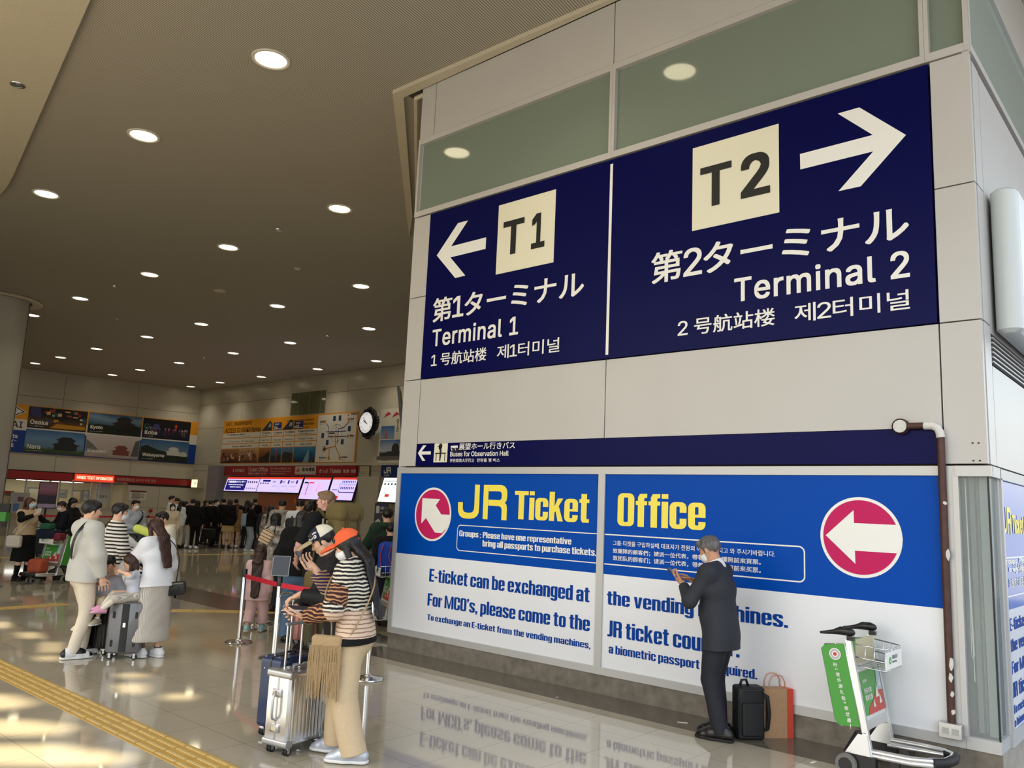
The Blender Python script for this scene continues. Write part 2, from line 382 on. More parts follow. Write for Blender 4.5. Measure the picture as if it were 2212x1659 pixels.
xL,xS1,xM,xS2,xR=-6.46,-6.125,-3.145,0.152,0.474
H0,H1,H2,H3,H4=6.962,5.795,3.486,2.328,0.1946; HT=7.66; CEIL=7.8
zST=2.62
# ---- floor
def floor_material():
    m=bpy.data.materials.new('floor_tiles'); m.use_nodes=True; nt=m.node_tree; b=nt.nodes['Principled BSDF']; N=nt.nodes.new; Lk=nt.links.new
    tc=N('ShaderNodeTexCoord'); sp=N('ShaderNodeSeparateXYZ'); Lk(tc.outputs['Object'],sp.inputs[0])
    def math_(op,a,b_=None,c=None):
        n=N('ShaderNodeMath'); n.operation=op
        for i,v in enumerate((a,b_,c)):
            if v is None: continue
            if isinstance(v,(int,float)): n.inputs[i].default_value=v
            else: Lk(v,n.inputs[i])
        return n.outputs[0]
    def joint(ax,off):
        t=math_('FRACT',math_('MULTIPLY',math_('ADD',sp.outputs[ax],off),1/0.613)); d=math_('ABSOLUTE',math_('SUBTRACT',t,0.5)); return math_('GREATER_THAN',d,0.4955)
    j=math_('MAXIMUM',joint(0,1.99+0.613*100),joint(1,0.535+0.613*100))
    n1=N('ShaderNodeTexNoise'); n1.inputs['Scale'].default_value=0.7; n1.inputs['Detail'].default_value=6; Lk(tc.outputs['Object'],n1.inputs['Vector'])
    n2=N('ShaderNodeTexNoise'); n2.inputs['Scale'].default_value=90; n2.inputs['Detail'].default_value=2; Lk(tc.outputs['Object'],n2.inputs['Vector'])
    r1=N('ShaderNodeValToRGB'); r1.color_ramp.elements[0].position=.3; r1.color_ramp.elements[0].color=srgb(182,173,152)+(1,); r1.color_ramp.elements[1].position=.7; r1.color_ramp.elements[1].color=srgb(198,189,168)+(1,); Lk(n1.outputs[0],r1.inputs[0])
    mx=N('ShaderNodeMixRGB'); mx.blend_type='MULTIPLY'; mx.inputs[0].default_value=.16; Lk(r1.outputs[0],mx.inputs[1]); Lk(n2.outputs[0],mx.inputs[2])
    mj=N('ShaderNodeMixRGB'); mj.inputs[2].default_value=srgb(140,131,115)+(1,); Lk(j,mj.inputs[0]); Lk(mx.outputs[0],mj.inputs[1]); Lk(mj.outputs[0],b.inputs['Base Color'])
    n3=N('ShaderNodeTexNoise'); n3.inputs['Scale'].default_value=2.3; n3.inputs['Detail'].default_value=5; Lk(tc.outputs['Object'],n3.inputs['Vector'])
    rr=N('ShaderNodeMapRange'); rr.inputs[3].default_value=.025; rr.inputs[4].default_value=.075; Lk(n3.outputs[0],rr.inputs[0]); Lk(rr.outputs[0],b.inputs['Roughness'])
    b.inputs['Specular IOR Level'].default_value=0.95
    return m
FLOOR=floor_material()
b=MB(); b.poly([(-62,-16,0),(0.62,-16,0),(0.62,YB+.2,0),(-62,YB+.2,0)]); struct(b.build('floor',FLOOR))
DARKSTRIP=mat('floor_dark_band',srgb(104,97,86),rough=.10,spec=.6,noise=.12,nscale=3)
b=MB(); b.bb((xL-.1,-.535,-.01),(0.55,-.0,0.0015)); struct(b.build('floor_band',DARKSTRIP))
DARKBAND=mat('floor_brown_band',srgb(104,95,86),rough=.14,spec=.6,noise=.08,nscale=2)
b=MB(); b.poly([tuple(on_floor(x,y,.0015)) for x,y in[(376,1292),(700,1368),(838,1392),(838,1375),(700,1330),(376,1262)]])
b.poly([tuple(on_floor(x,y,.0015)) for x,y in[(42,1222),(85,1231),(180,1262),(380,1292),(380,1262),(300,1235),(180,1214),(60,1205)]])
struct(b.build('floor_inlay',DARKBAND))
b=MB()
for y0,y1 in((1181,1187),): b.poly([tuple(on_floor(x,y,.0015)) for x,y in[(372,y0),(372,y1),(640,y1-4),(640,y0-4)]])
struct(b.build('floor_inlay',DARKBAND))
PAVE=mat('pavement',srgb(120,122,128),rough=.8,noise=.12,nscale=6)
b=MB(); b.poly([(0.62,-40,-.004),(30,-40,-.004),(30,40,-.004),(0.62,40,-.004)]); b.poly([(-60,-60,-.004),(0.62,-60,-.004),(0.62,-16,-.004),(-60,-16,-.004)])
struct(b.build('pavement',PAVE))
# tactile paving: bars standing on ochre tiles, drawn as real relief
TACT=mat('tactile_ochre',srgb(196,158,80),rough=.55,noise=.1,nscale=8); TACTB=mat('tactile_bar',srgb(214,190,128),rough=.4)
def tactile(p,q,w,label,bars=4,pitch=.30):
    p=Vector((p[0],p[1],0)); q=Vector((q[0],q[1],0)); d=(q-p); L=d.length; d.normalize(); n=Vector((-d.y,d.x,0))
    t=MB(); t.prism([tuple(p-n*w/2+Vector((0,0,.004))),tuple(q-n*w/2+Vector((0,0,.004))),tuple(q+n*w/2+Vector((0,0,.004))),tuple(p+n*w/2+Vector((0,0,.004)))],(0,0,-.008))
    o=t.build('tactile_paving',TACT); tag(o,label,'tactile paving')
    k=MB(); m=int(L/pitch); R=Matrix.Rotation(math.atan2(d.y,d.x),3,'Z')
    for i in range(m):
        for j in range(bars):
            c=p+d*((i+.5)*L/m)+n*w*((j+.5)/bars-.5); k.box((c.x,c.y,.0065),(L/m-.035,.022,.005),R)
    bo=k.build('raised_bars',TACTB,o); bo['kind']='stuff'; return o
tactile(on_floor(-160,1368),(-1.6,-4.07),.30,'ochre tactile paving strip crossing the bottom left corner of the floor')
a=on_floor(-40,1317.5); c=on_floor(143,1305); tactile(a,c,.30,'ochre tactile paving strip behind the two left standing figures',3)
a=on_floor(369,1319); c=on_floor(700,1325); tactile(a,c,.30,'ochre tactile paving strip running behind the rope posts',3)
a=on_floor(372,1171.5); c=on_floor(640,1170); tactile(a,c,.30,'ochre tactile paving line under the queue by the ticket office',3,.6)
a=on_floor(372,1199); c=on_floor(620,1196); tactile(a,c,.30,'ochre tactile paving line in front of the man with a black bag',3,.6)
a=on_floor(-20,1204.5); c=on_floor(82,1204.5); tactile(a,c,.30,'ochre tactile paving line behind the luggage trolley at the left',3,.6)
# ---- ceiling
def ceiling_material():
    m=bpy.data.materials.new('ceiling_ribbed'); m.use_nodes=True; nt=m.node_tree; b=nt.nodes['Principled BSDF']; N=nt.nodes.new; Lk=nt.links.new
    tc=N('ShaderNodeTexCoord'); mp=N('ShaderNodeMapping'); mp.inputs['Rotation'].default_value=(0,0,rad(-8)); Lk(tc.outputs['Object'],mp.inputs[0])
    w=N('ShaderNodeTexWave'); w.bands_direction='X'; w.inputs['Scale'].default_value=9.0; w.inputs['Distortion'].default_value=0; Lk(mp.outputs[0],w.inputs['Vector'])
    r=N('ShaderNodeValToRGB'); r.color_ramp.elements[0].position=.3; r.color_ramp.elements[0].color=srgb(132,126,114)+(1,); r.color_ramp.elements[1].position=.7; r.color_ramp.elements[1].color=srgb(200,194,178)+(1,)  # no rib relief: groove shade put into the colour as dark bands
    Lk(w.outputs['Fac'],r.inputs[0]); Lk(r.outputs[0],b.inputs['Base Color']); b.inputs['Roughness'].default_value=.75; b.inputs['Specular IOR Level'].default_value=.25; return m
CEILM=ceiling_material()
def c_at(px,py,z=CEIL): p=on_floor(px,py,z); return (p[0],p[1])
# unseen slots added to shape the sunlight: they are cut so that each patch lands where the light lies on the floor
def slot_for(pxs):
    out=[]
    for x,y in pxs:
        p=Vector(on_floor(x,y)); q=p-SUN_DIR*((CEIL+.0-p.z)/-SUN_DIR.z); out.append((q.x,q.y))
    return out
PATCH=[[(-120,1500),(20,1500),(75,1520),(20,1532),(-120,1530)],[(-150,1552),(60,1556),(165,1572),(90,1590),(-150,1585)],[(-200,1612),(120,1608),(285,1636),(230,1654),(-200,1650)],
 [(350,1505),(382,1494),(416,1504),(384,1516)],[(252,1454),(310,1455),(305,1464),(262,1464)],[(248,1478),(300,1476),(304,1497),(262,1500)],[(37,1365),(78,1366),(84,1380),(44,1378)],[(92,1388),(122,1386),(122,1408),(92,1412)],[(78,1415),(120,1418),(118,1428),(82,1427)],[(-20,1343),(16,1344),(14,1356),(-20,1358)],[(180,1419),(222,1422),(216,1425),(186,1423)]]
SLOTS=[slot_for(p) for p in PATCH]
def ceiling_mesh():
    """the slab is cut into strips around every added sun slot"""
    import bmesh
    bm=bmesh.new(); X0,X1,Y0,Y1=-62.0,3.2,-12.5,YB+.2
    from mathutils.geometry import delaunay_2d_cdt
    outer=[(X0,Y0),(X1,Y0),(X1,Y1),(X0,Y1)]; vs=[Vector(p) for p in outer]; es=[(0,1),(1,2),(2,3),(3,0)]; fs=[]
    for s in SLOTS:
        k=len(vs); vs+=[Vector(p) for p in s]; n=len(s); es+=[(k+i,k+(i+1)%n) for i in range(n)]
    # a coarse grid keeps the triangles well shaped
    r=delaunay_2d_cdt(vs,es,[],0,1e-4)
    V,T=r[0],r[2]
    def inside(p,poly):
        c=False; n=len(poly)
        for i in range(n):
            x1,y1=poly[i]; x2,y2=poly[(i+1)%n]
            if (y1>p[1])!=(y2>p[1]) and p[0]<(x2-x1)*(p[1]-y1)/(y2-y1)+x1: c=not c
        return c
    keep=[t for t in T if not any(inside(((V[t[0]].x+V[t[1]].x+V[t[2]].x)/3,(V[t[0]].y+V[t[1]].y+V[t[2]].y)/3),s) for s in SLOTS)]
    m=MB(); m.add([(v.x,v.y,CEIL) for v in V],[tuple(reversed(t)) for t in keep]); m.add([(v.x,v.y,CEIL+.05) for v in V],keep)
    return m
struct(ceiling_mesh().build('ceiling',CEILM))
SOFF=mat('soffit_plain',srgb(205,196,172),rough=.7,noise=.03,nscale=30,bump=.1,bscale=90)
zs=7.72; P=[c_at(x,y,zs) for x,y in[(195,0),(105,205),(30,376),(19,398),(12,408),(0,420),(-260,470)]]
e0=np.array(c_at(195,0,zs)); e1=np.array(c_at(30,376,zs)); dd=(e0-e1)/np.linalg.norm(e0-e1); P=[tuple(e0+dd*3.0)]+P
nn=np.array([dd[1],-dd[0]]); nn=nn if nn[1]<0 else -nn
P=P+[tuple(np.array(P[-1])+nn*2.2),tuple(np.array(P[0])+nn*2.2)]
b=MB(); b.prism([(x,y,zs) for x,y in P],(0,0,CEIL-zs-.003)); struct(b.build('ceiling_soffit',SOFF))
# ---- wall_front: panels with open joints over a dark backing
b=MB(); b.bb((xL+.02,.064,0.15),(.24,.30,8.2)); b.bb((.24,.064,H3),(xR-.07,.30,8.2)); struct(b.build('wall_backing',JOINT))
z1=4.634; z2=4.643; g=.006
cols=[]
def panel(mb,x0,x1,zz0,zz1): mb.bb((x0+g,0,zz0+g),(x1-g,.062,zz1-g))
b=MB()
for a,c in((H3,H2),(H2,z1),(z1,H1)): panel(b,xL,xS1,a,c)
for a,c in((H3,H2),(H2,z2),(z2,H1+.006)): panel(b,xS2+.01,xR,a,c)
for a,c in((xL,-6.17),(-6.17,xM),(xM,xR)): panel(b,a,c,H0,8.0)
panel(b,xS1,xM,zST,H2); panel(b,xM,xS2+.01,zST,H2)
struct(b.build('wall_front',LT))
# upper window band
GLASS=mat('window_grey_green',srgb(126,138,124),rough=.05,spec=.5); GLASSD=mat('glass_clear_dark',srgb(40,52,50),rough=.02,spec=.6)
def window_band(n,x0,x1):
    w=.062; f=MB(); zz0,zz1=H1+.012,H0-.004
    f.bb((x0+.002,-.012,zz0),(x1-.002,.06,zz0+.075)); f.bb((x0+.002,-.012,zz1-.075),(x1-.002,.06,zz1)); f.bb((x0+.001,-.0145,zz0-.001),(x0+w*.6,.059,zz1+.001)); f.bb((x1-w*.6,-.0145,zz0-.001),(x1-.001,.059,zz1+.001))
    o=struct(f.build('window_%d'%n,LT)); p=MB(); p.bb((x0+.02,.045,zz0+.02),(x1-.02,.058,zz1-.02)); q=p.build('window_pane',GLASS,o); return o
window_band(1,xL,xM); window_band(2,xM,.132); window_band(3,.132,xR)
# ---- lower band: frame of the posters, plinth
f=MB(); zt=2.238
f.bb((xL,-.02,zt),(xR,.06,H3-.012)); f.bb((xL,-.02,H4),(0.24,.06,H4+.075)); f.bb((xL,-.02,H4+.075),(xL+.072,.06,zt)); f.bb((xM-.045,-.022,H4+.075),(xM+.04,.06,zt)); f.bb((.142,-.02,H4+.075),(.242,.06,zt))
struct(f.build('trim_1',FRAME))
b=MB(); b.bb((xL+.005,-.005,-.01),(xR+.0,.3,H4)); struct(b.build('baseboard_front',STONE))
# ---- corner window beside the pipe
f=MB(); f.bb((.242,-.02,H4),(xR,.02,H4+.09)); f.bb((xR-.03,.02,H4),(xR,.3,H4+.09)); f.bb((.222,-.03,H4+.09),(.262,.02,zt)); f.bb((xR-.02,.27,H4+.09),(xR+.004,.32,zt)); f.bb((.242,-.035,zt-.005),(xR+.02,.03,H3-.012)); f.bb((xR-.03,.02,zt-.005),(xR+.02,.32,H3-.012))
w4=struct(f.build('window_4',FRAME))
p=MB(); p.bb((.262,-.004,H4+.09),(xR-.012,.004,zt)); 
GL=mat('glass_thin',(0.75,0.82,0.8),rough=.01,spec=.5,alpha=.16); p.build('window_pane',GL,w4)
p=MB(); p.bb((xR-.012,.004,H4+.09),(xR-.004,.27,zt)); p.build('window_pane',GL,w4)
p=MB(); p.bb((xR-.016,-.006,H4+.09),(xR-.004,.008,zt)); p.build('window_joint',mat('silicone_black',srgb(12,14,14),rough=.5),w4)
CURT=mat('blind_grey_green',srgb(112,126,122),rough=.55); INNER=mat('inner_dark',srgb(28,32,30),rough=.9)
b=MB(); b.bb((.25,.30,H4+.02),(xR-.03,.34,zt)); b.bb((.25,.06,H4+.06),(xR-.02,.3,H4+.088)); struct(b.build('window_niche',INNER))
b=MB(); b.bb((.30,.14,H4+.1),(.335,.2,zt)); b.bb((.345,.16,H4+.1),(.352,.2,zt)); b.bb((.385,.07,H4+.1),(.452,.16,zt)); BR=empty('vertical_blind',(0,0,0)); tag(BR,'grey green vertical blind with a looped cord inside the narrow corner window','blind'); b.build('slats',CURT,BR)
b=MB(); 
b.tube([(.292,.05,zt-.02),(.294,.05,1.6),(.29,.05,1.0),(.288,.05,.88),(.297,.05,.85),(.307,.05,.87),(.305,.05,1.0),(.298,.05,1.5),(.294,.05,zt-.02)],.003,6); b.tube([(.296,.05,1.5),(.301,.05,.9),(.303,.05,.68)],.0035,6)
b.build('pull_cord',mat('cord_pale',srgb(196,205,196),rough=.6),BR)
# ---- right return of the block (faces the street)
b=MB(); b.bb((xR-.3,.32,.15),(xR-.06,7,H3)); b.bb((xR-.3,.302,H3),(xR-.06,7,8.2)); b.bb((xR-.07,.07,H3),(xR-.06,.302,8.2)); struct(b.build('wall_backing',JOINT))
WR=Frame((xR,0,0),(0,1,0))
b=MB()
def rp(y0,y1,zz0,zz1): b.bb((xR-.05,y0+g,zz0+g),(xR,y1-g,zz1-g))
rp(.062,.30,H3,H2); rp(.062,.30,H2,z2); rp(.062,.30,z2,H1-.05)
rp(.30,3.2,H3,3.16); rp(3.2,6.5,H3,3.16); rp(.30,3.2,3.42,H1-.06); rp(3.2,6.5,3.42,H1-.06); rp(.02,6.8,H0,8.0)
struct(b.build('wall_right',LT))
f=MB(); f.bb((xR-.058,.001,H1+.0),(xR+.012,6.8,H1+.07)); f.bb((xR-.06,.062,H0-.1),(xR+.012,6.8,H0)); f.bb((xR-.036,.002,H1+.06),(xR+.008,.05,H0-.05)); o=struct(f.build('window_5',LT))
p=MB(); p.bb((xR-.05,.05,H1+.05),(xR-.02,6.8,H0-.08)); p.build('window_pane',mat('window_green_pale',srgb(150,164,156),rough=.05),o)
f=MB(); f.bb((xR-.05,.30,zt-.01),(xR+.02,6.8,H3-.015)); f.bb((xR-.05,.30,H4),(xR+.02,6.8,H4+.11)); f.bb((xR-.05,.32,H4+.11),(xR+.02,.37,zt)); struct(f.build('trim_2',FRAME))
b=MB(); b.bb((xR-.28,0.0,-.01),(xR+.004,6.8,H4)); struct(b.build('baseboard_right',mat('plinth_outside',srgb(150,144,134),rough=.75,noise=.15,nscale=8)))
# louvre under the lightbox
o=empty('louvre_grille',(xR,.32,3.17)); tag(o,'dark slatted louvre under the white lightbox on the side wall','vent')
p=MB(); p.bb((-.05,0,0),(-.004,5.6,.25)); p.build('backing',mat('louvre_dark',srgb(30,30,32),rough=.8),o)
p=MB()
for k in range(6): p.bb((-.004,0,.015+k*.04),(.01,5.6,.027+k*.04))
p.build('slats',LT,o)
o=empty('light_box',(xR,.34,0)); tag(o,'white rounded lightbox sign projecting from the side wall','sign')
zb0,zb1=on_x(2125,700,xR)[2]-.02,on_x(2125,413,xR)[2]+.03
p=MB(); p.rbox((.12,2.9,(zb0+zb1)/2),(.2,5.8,zb1-zb0),.09,axis=2); p.build('housing',mat('lightbox_grey',srgb(200,206,204),rough=.35),o,True,40)
p=MB(); p.bb((.218,.12,zb0+.03),(.224,5.7,zb1-.03)); p.build('face_panel',mat('lightbox_white',srgb(244,247,247),rough=.3),o)
# ---- slanted side of the block (runs off behind) and the ceiling rim around the block
d45=Vector((-.7206,.6934,0)); nb=Vector((-d45.y,d45.x,0))
b=MB(); b.prism([(xL,0.0,0),(xL+d45.x*9,d45.y*9,0),(xL+d45.x*9+.4,d45.y*9+.3,0),(xL+.3,.3,0)],(0,0,8.1)); struct(b.build('wall_slant',LTD))
zc=7.74; q=[c_at(848,203,zc),c_at(1316,0,zc)]; dx=np.array(q[1])-np.array(q[0]); far=np.array(q[0])+dx/np.linalg.norm(dx)*9; back=np.array(c_at(884,512,zc))
inn=[c_at(872,211,zc),c_at(891,470,zc)]; yin=inn[0][1]; i_far=(far[0],yin)
b=MB(); b.prism([(q[0][0],q[0][1],zc),(far[0],far[1],zc),(i_far[0],i_far[1],zc),(inn[0][0],inn[0][1],zc),(inn[1][0],inn[1][1],zc),(back[0],back[1],zc)],(0,0,.09)); struct(b.build('ceiling_trim',SOFF))
b=MB(); b.bb((inn[0][0]+.05,inn[0][1]+.05,CEIL-.03),(2.5,.2,CEIL+.02)); struct(b.build('ceiling_gap',JOINT))
b=MB(); b.tube([(inn[1][0]+.14,inn[1][1],7.72),(inn[0][0]+.16,inn[0][1]+.1,7.72),(2.4,inn[0][1]+.1,7.72)],.035,6); struct(b.build('ceiling_rail',SOFF))
# ---- hall walls
def panel_wall(name,fr,a0,a1,zs_,step,m,d=0.05,skip=()):
    b=MB(); fr.slab(b,a0,0,a1,zs_[-1]+.2,-.30,-d-.004); struct(b.build('wall_backing',JOINT))
    b=MB(); n=max(1,round((a1-a0)/step)); st=(a1-a0)/n
    for z0_,z1_ in zip(zs_[:-1],zs_[1:]):
        for i in range(n):
            A0,A1=a0+i*st+.008,a0+(i+1)*st-.008
            if any(A1>s[0] and A0<s[1] and z1_>s[2] and z0_<s[3] for s in skip): continue
            fr.slab(b,A0,z0_+.008,A1,z1_-.008,-d,0)
    return struct(b.build(name,m))
bz=[WB.uv(435,y)[1] for y in(1003,935,862)]
WZ=[0,1.55,3.25,bz[0]+.0,5.6,6.9,CEIL]
print('wall z',bz)
panel_wall('wall_back',WB,-41.9,-10,WZ,4.35,LTD)
# ================================================================ big signs on the block
def Z(x0,y0,k): return lambda x,y:(x0+x*k,y0+y*k)
def uvs(fr,z,pts): return [fr.uv(*z(*p)) for p in pts]
def strip(fr,mb,outer,inner,d,mi=0):
    for i in range(len(outer)-1): fr.pts(mb,[outer[i],outer[i+1],inner[i+1],inner[i]],d,mi)
zA=Z(900,380,.19892); zB=Z(900,580,.19892); zC=Z(1340,220,.31646); zD=Z(1340,430,.31646)
root=empty('terminal_sign',(0,0,0)); tag(root,'large navy sign pointing left to Terminal 1 and right to Terminal 2','sign')
b=MB(); WA.slab(b,xS1+.004,H2+.006,xS2,H1-.012,-.06,.012); b.build('sign_panel',NAVY,root)
w=MB(); D=.0145
for L in([(227,867),(458,515),(567,487),(383,768),(763,670),(757,795),(375,888),(537,1085),(427,1112)],): WA.pts(w,uvs(WA,zA,L),D)
w.build('arrow',WHITE,root); w=MB()
WA.pts(w,uvs(WA,zC,[(1953,230),(1635,42),(1487,84),(1727,230),(1230,360),(1233,465),(1730,342),(1493,613),(1645,580)]),D)
w.build('arrow',WHITE,root)
w=MB()
def T(fr,mb,z,t,L,R,Tp,B,bold=.012,d=D,**k): fr.ptext(mb,t,z(*L),z(*R),z(*Tp),z(*B),bold=bold,d=d,**k)
T(WA,w,zB,'第1ターミナル',(178,580),(1827,140),(315,310),(178,592),.016)
T(WA,w,zB,'Terminal 1',(180,750),(1112,625),(930,543),(210,850),.014,space=1.05)
T(WA,w,zB,'1 号航站楼',(168,990),(766,930),(745,855),(320,1053),.01)
T(WA,w,zB,'제1터미널',(880,960),(1560,830),(1558,748),(990,975),.006)
T(WA,w,zD,'第2ターミナル',(215,540),(1972,140),(320,355),(220,585),.016)
T(WA,w,zD,'Terminal 2',(782,550),(1980,500),(1690,392),(835,702),.014,space=1.05)
T(WA,w,zD,'2 号航站楼',(397,900),(1060,830),(1040,742),(570,922),.01)
T(WA,w,zD,'제2터미널',(1193,790),(1980,720),(1970,617),(1320,832),.006)
a0,t0=WA.uv(1323,355); a1,t1=WA.uv(1311,767); WA.rect(w,a0-.018,t1,a0+.018,t0,D)
w.build('lettering',WHITE,root)
for nm,z,q in(('T1',zA,[(903,327),(1523,148),(1493,940),(868,1076)]),('T2',zC,[(500,324),(1087,150),(1087,757),(494,886)])):
    P=uvs(WA,z,q); a0=(P[0][0]+P[3][0])/2; a1=(P[1][0]+P[2][0])/2; t0=(P[2][1]+P[3][1])/2; t1=(P[0][1]+P[1][1])/2
    w=MB(); WA.slab(w,a0,t0,a1,t1,.012,D+.001); s=w.build('terminal_square',CREAM,root)
    w=MB()
    if nm=='T1': T(WA,w,zA,'T',(955,540),(1183,480),(955,510),(1023,858),.022,D+.004); T(WA,w,zA,'1',(1262,515),(1410,400),(1410,388),(1333,784),.022,D+.004)
    else: T(WA,w,zC,'T',(552,480),(765,420),(552,460),(628,716),.022,D+.004); T(WA,w,zC,'2',(828,620),(1028,600),(965,342),(830,668),.022,D+.004)
    w.build('lettering',BLACK,s)
# ---- bus strip
zE=Z(860,900,.18083)
root=empty('bus_strip_sign',(0,0,0)); tag(root,'long narrow navy strip sign for buses for the observation hall','sign')
b=MB(); e=zST; WA.slab(b,xS1+.004,H3+.006,xS2+.0,e,-.05,.008); b.build('sign_panel',NAVY,root); D=.0105
w=MB(); WA.pts(w,uvs(WA,zE,[(243,437),(305,345),(345,343),(288,418),(398,415),(397,453),(285,455),(332,528),(298,530)]),D)
T(WA,w,zE,'展望ホール行きバス',(738,360),(1406,345),(1380,300),(780,398),.012); T(WA,w,zE,'Buses for Observation Hall',(632,450),(1330,440),(1325,405),(640,478),.012); T(WA,w,zE,'开往观览大厅巴士',(628,525),(920,522),(760,503),(760,545),.01); T(WA,w,zE,'전망홀 행 버스',(950,522),(1225,520),(1000,500),(1000,543),.01)
P=uvs(WA,zE,[(637,350),(720,346),(720,385),(637,388)])
WA.pts(w,P,D)
for x in(655,702): WA.disc(w,WA.uv(*zE(x,390)),.022,D,n=14)
w.build('lettering',WHITE,root)
w=MB(); WA.pts(w,uvs(WA,zE,[(445,322),(603,317),(590,545),(428,548)]),D+.001); s=w.build('pictogram',CREAM,root)
w=MB(); d2=D+.004; WA.disc(w,WA.uv(*zE(517,352)),.032,d2,n=20)
WA.pts(w,uvs(WA,zE,[(495,365),(508,362),(527,375),(527,440),(520,480),(512,530),(500,530),(502,480),(506,400),(495,388)]),d2); WA.pts(w,uvs(WA,zE,[(483,352),(505,356),(505,366),(483,362)]),d2)
WA.line(w,uvs(WA,zE,[(455,440),(575,437)]),.014,d2); WA.line(w,uvs(WA,zE,[(465,440),(460,530)]),.012,d2); WA.line(w,uvs(WA,zE,[(568,437),(563,528)]),.012,d2)
for i in range(4): WA.rect(w,P[0][0]+.03+i*.062,P[0][1]-.075,P[0][0]+.075+i*.062,P[0][1]-.03,D+.002)
w.build('lettering',BLACK,s)
# ---- ticket office posters
def JR(fr,mb,f,d,mi=0):
    g_=lambda L:[f(*p) for p in L]
    strip(fr,mb,g_([(740,135),(792,137),(783,390),(778,440),(760,475),(730,497),(690,505),(640,503),(600,495),(570,470),(556,430),(554,400),(556,325)]),g_([(740,135),(740,135),(731,370),(727,405),(715,428),(703,436),(690,440),(650,440),(625,432),(610,415),(605,390),(606,360),(607,327)]),d,mi)
    fr.pts(mb,g_([(836,138),(889,138),(873,513),(821,508)]),d,mi)
    strip(fr,mb,g_([(889,138),(1030,140),(1065,155),(1086,190),(1090,225),(1088,270),(1080,310),(1063,333)]),g_([(890,207),(1005,208),(1022,216),(1029,232),(1030,250),(1027,285),(1012,303),(1000,303)]),d,mi)
    fr.pts(mb,g_([(1000,303),(885,298),(882,363),(1005,370),(1063,333)]),d,mi)
    strip(fr,mb,g_([(1063,333),(1080,355),(1085,390),(1083,440),(1080,523)]),g_([(1005,370),(1022,385),(1028,410),(1026,450),(1023,520)]),d,mi)
zF=Z(880,1020,.19892); zG=Z(840,1000,.30139); zH=Z(1240,980,.25316); zI=Z(1240,1300,.25316); zJ=Z(1700,1040,.18081)
zsp=1.203; zb=H4+.075
ztl=WA.uv(*zF(700,583))[1]; zbl=WA.uv(*zF(700,862))[1]; xbl=WA.uv(*zF(545,700))[0]; xbr=WA.uv(*zJ(213,1000))[0]
def poster(label,x0,x1):
    root=empty('ticket_office_poster',(0,0,0)); tag(root,label,'sign','ticket office poster panels')
    b=MB(); WA.slab(b,x0,zb,x1,zsp,-.01,.004); b.build('white_panel',ADWHITE,root)
    b=MB(); WA.slab(b,x0,zsp,x1,zt,-.01,.004); b.build('blue_panel',BLUE,root); return root
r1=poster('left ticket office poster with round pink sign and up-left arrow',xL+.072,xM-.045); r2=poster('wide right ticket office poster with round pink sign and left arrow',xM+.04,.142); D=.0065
for r,c,ar,z in((r1,(-5.743,1.725),[(170,283),(363,293),(315,360),(373,458),(468,463),(460,540),(432,605),(382,662),(305,655),(208,498),(157,558)],zF),(r2,(-.502,1.719),[(468,642),(800,343),(806,497),(1305,520),(1370,600),(1390,690),(1375,780),(1322,860),(817,827),(823,985)],zJ)):
    w=MB(); WA.disc(w,c,.335,D); s=w.build('round_sign',WHITE,r); w=MB(); WA.disc(w,c,.309,D+.002); w.build('pink_disc',PINK,s); w=MB(); WA.pts(w,uvs(WA,z,ar),D+.004); w.build('arrow',WHITE,s)
w=MB(); JR(WA,w,lambda x,y:WA.uv(*zF(x,y)),D); T(WA,w,zF,'Ticket',(1170,300),(1978,400),(1595,213),(1580,530),.045,D); w.build('title_lettering',YELLOW,r1)
w=MB(); T(WA,w,zH,'Office',(375,480),(1125,520),(445,338),(445,618),.045,D); w.build('title_lettering',YELLOW,r2)
w=MB(); R_=.05
arc=[(xbl+R_*(1-math.cos(rad(t))),ztl-R_*(1-math.sin(rad(t)))) for t in range(0,91,15)]; arb=[(xbl+R_*(1-math.cos(rad(t))),zbl+R_*(1-math.sin(rad(t)))) for t in range(0,91,15)]
WA.line(w,[(xM-.05,zbl)]+arb[::-1]+arc+[(xM-.05,ztl)],.010,D)
T(WA,w,zF,'Groups ;',(567,670),(803,690),(580,632),(740,720),.03,D); T(WA,w,zF,'Please have one representative',(823,690),(1785,750),(835,650),(1360,768),.035,D); T(WA,w,zF,'bring all passports to purchase tickets.',(820,780),(2055,890),(835,738),(1090,842),.035,D)
w.build('lettering',WHITE,r1)
w=MB(); ar=[(xbr-R_*(1-math.cos(rad(t))),ztl-R_*(1-math.sin(rad(t)))) for t in range(0,91,15)]; ab=[(xbr-R_*(1-math.cos(rad(t))),zbl+R_*(1-math.sin(rad(t)))) for t in range(0,91,15)]
WA.line(w,[(xM+.05,zbl)]+ab[::-1]+ar+[(xM+.05,ztl)],.012,D)
T(WA,w,zH,'그룹: 티켓을 구입하실때, 대표자가 전원의 여권을 가지고 와 주시기바랍니다.',(335,765),(1718,860),(350,740),(350,784),.008,D)
T(WA,w,zH,'致團隊的顧客們；請派一位代表，帶著全團員護照前來買票。',(335,830),(1597,920),(355,808),(355,852),.008,D)
T(WA,w,zH,'致团队的顾客们；请派一位代表，带着全团员护照前来买票。',(335,890),(1597,995),(355,868),(355,914),.008,D)
w.build('lettering',WHITE,r2)
w=MB(); T(WA,w,zG,'E-ticket can be exchanged at',(293,800),(1440,960),(460,776),(1190,988),.04,D); T(WA,w,zG,'For MCO’s, please come to the',(280,980),(1443,1160),(690,992),(665,1102),.04,D); T(WA,w,zG,'To exchange an E-ticket from the vending machines,',(277,1110),(1447,1320),(715,1158),(1155,1290),.036,D)
w.build('body_lettering',ADTXT,r1)
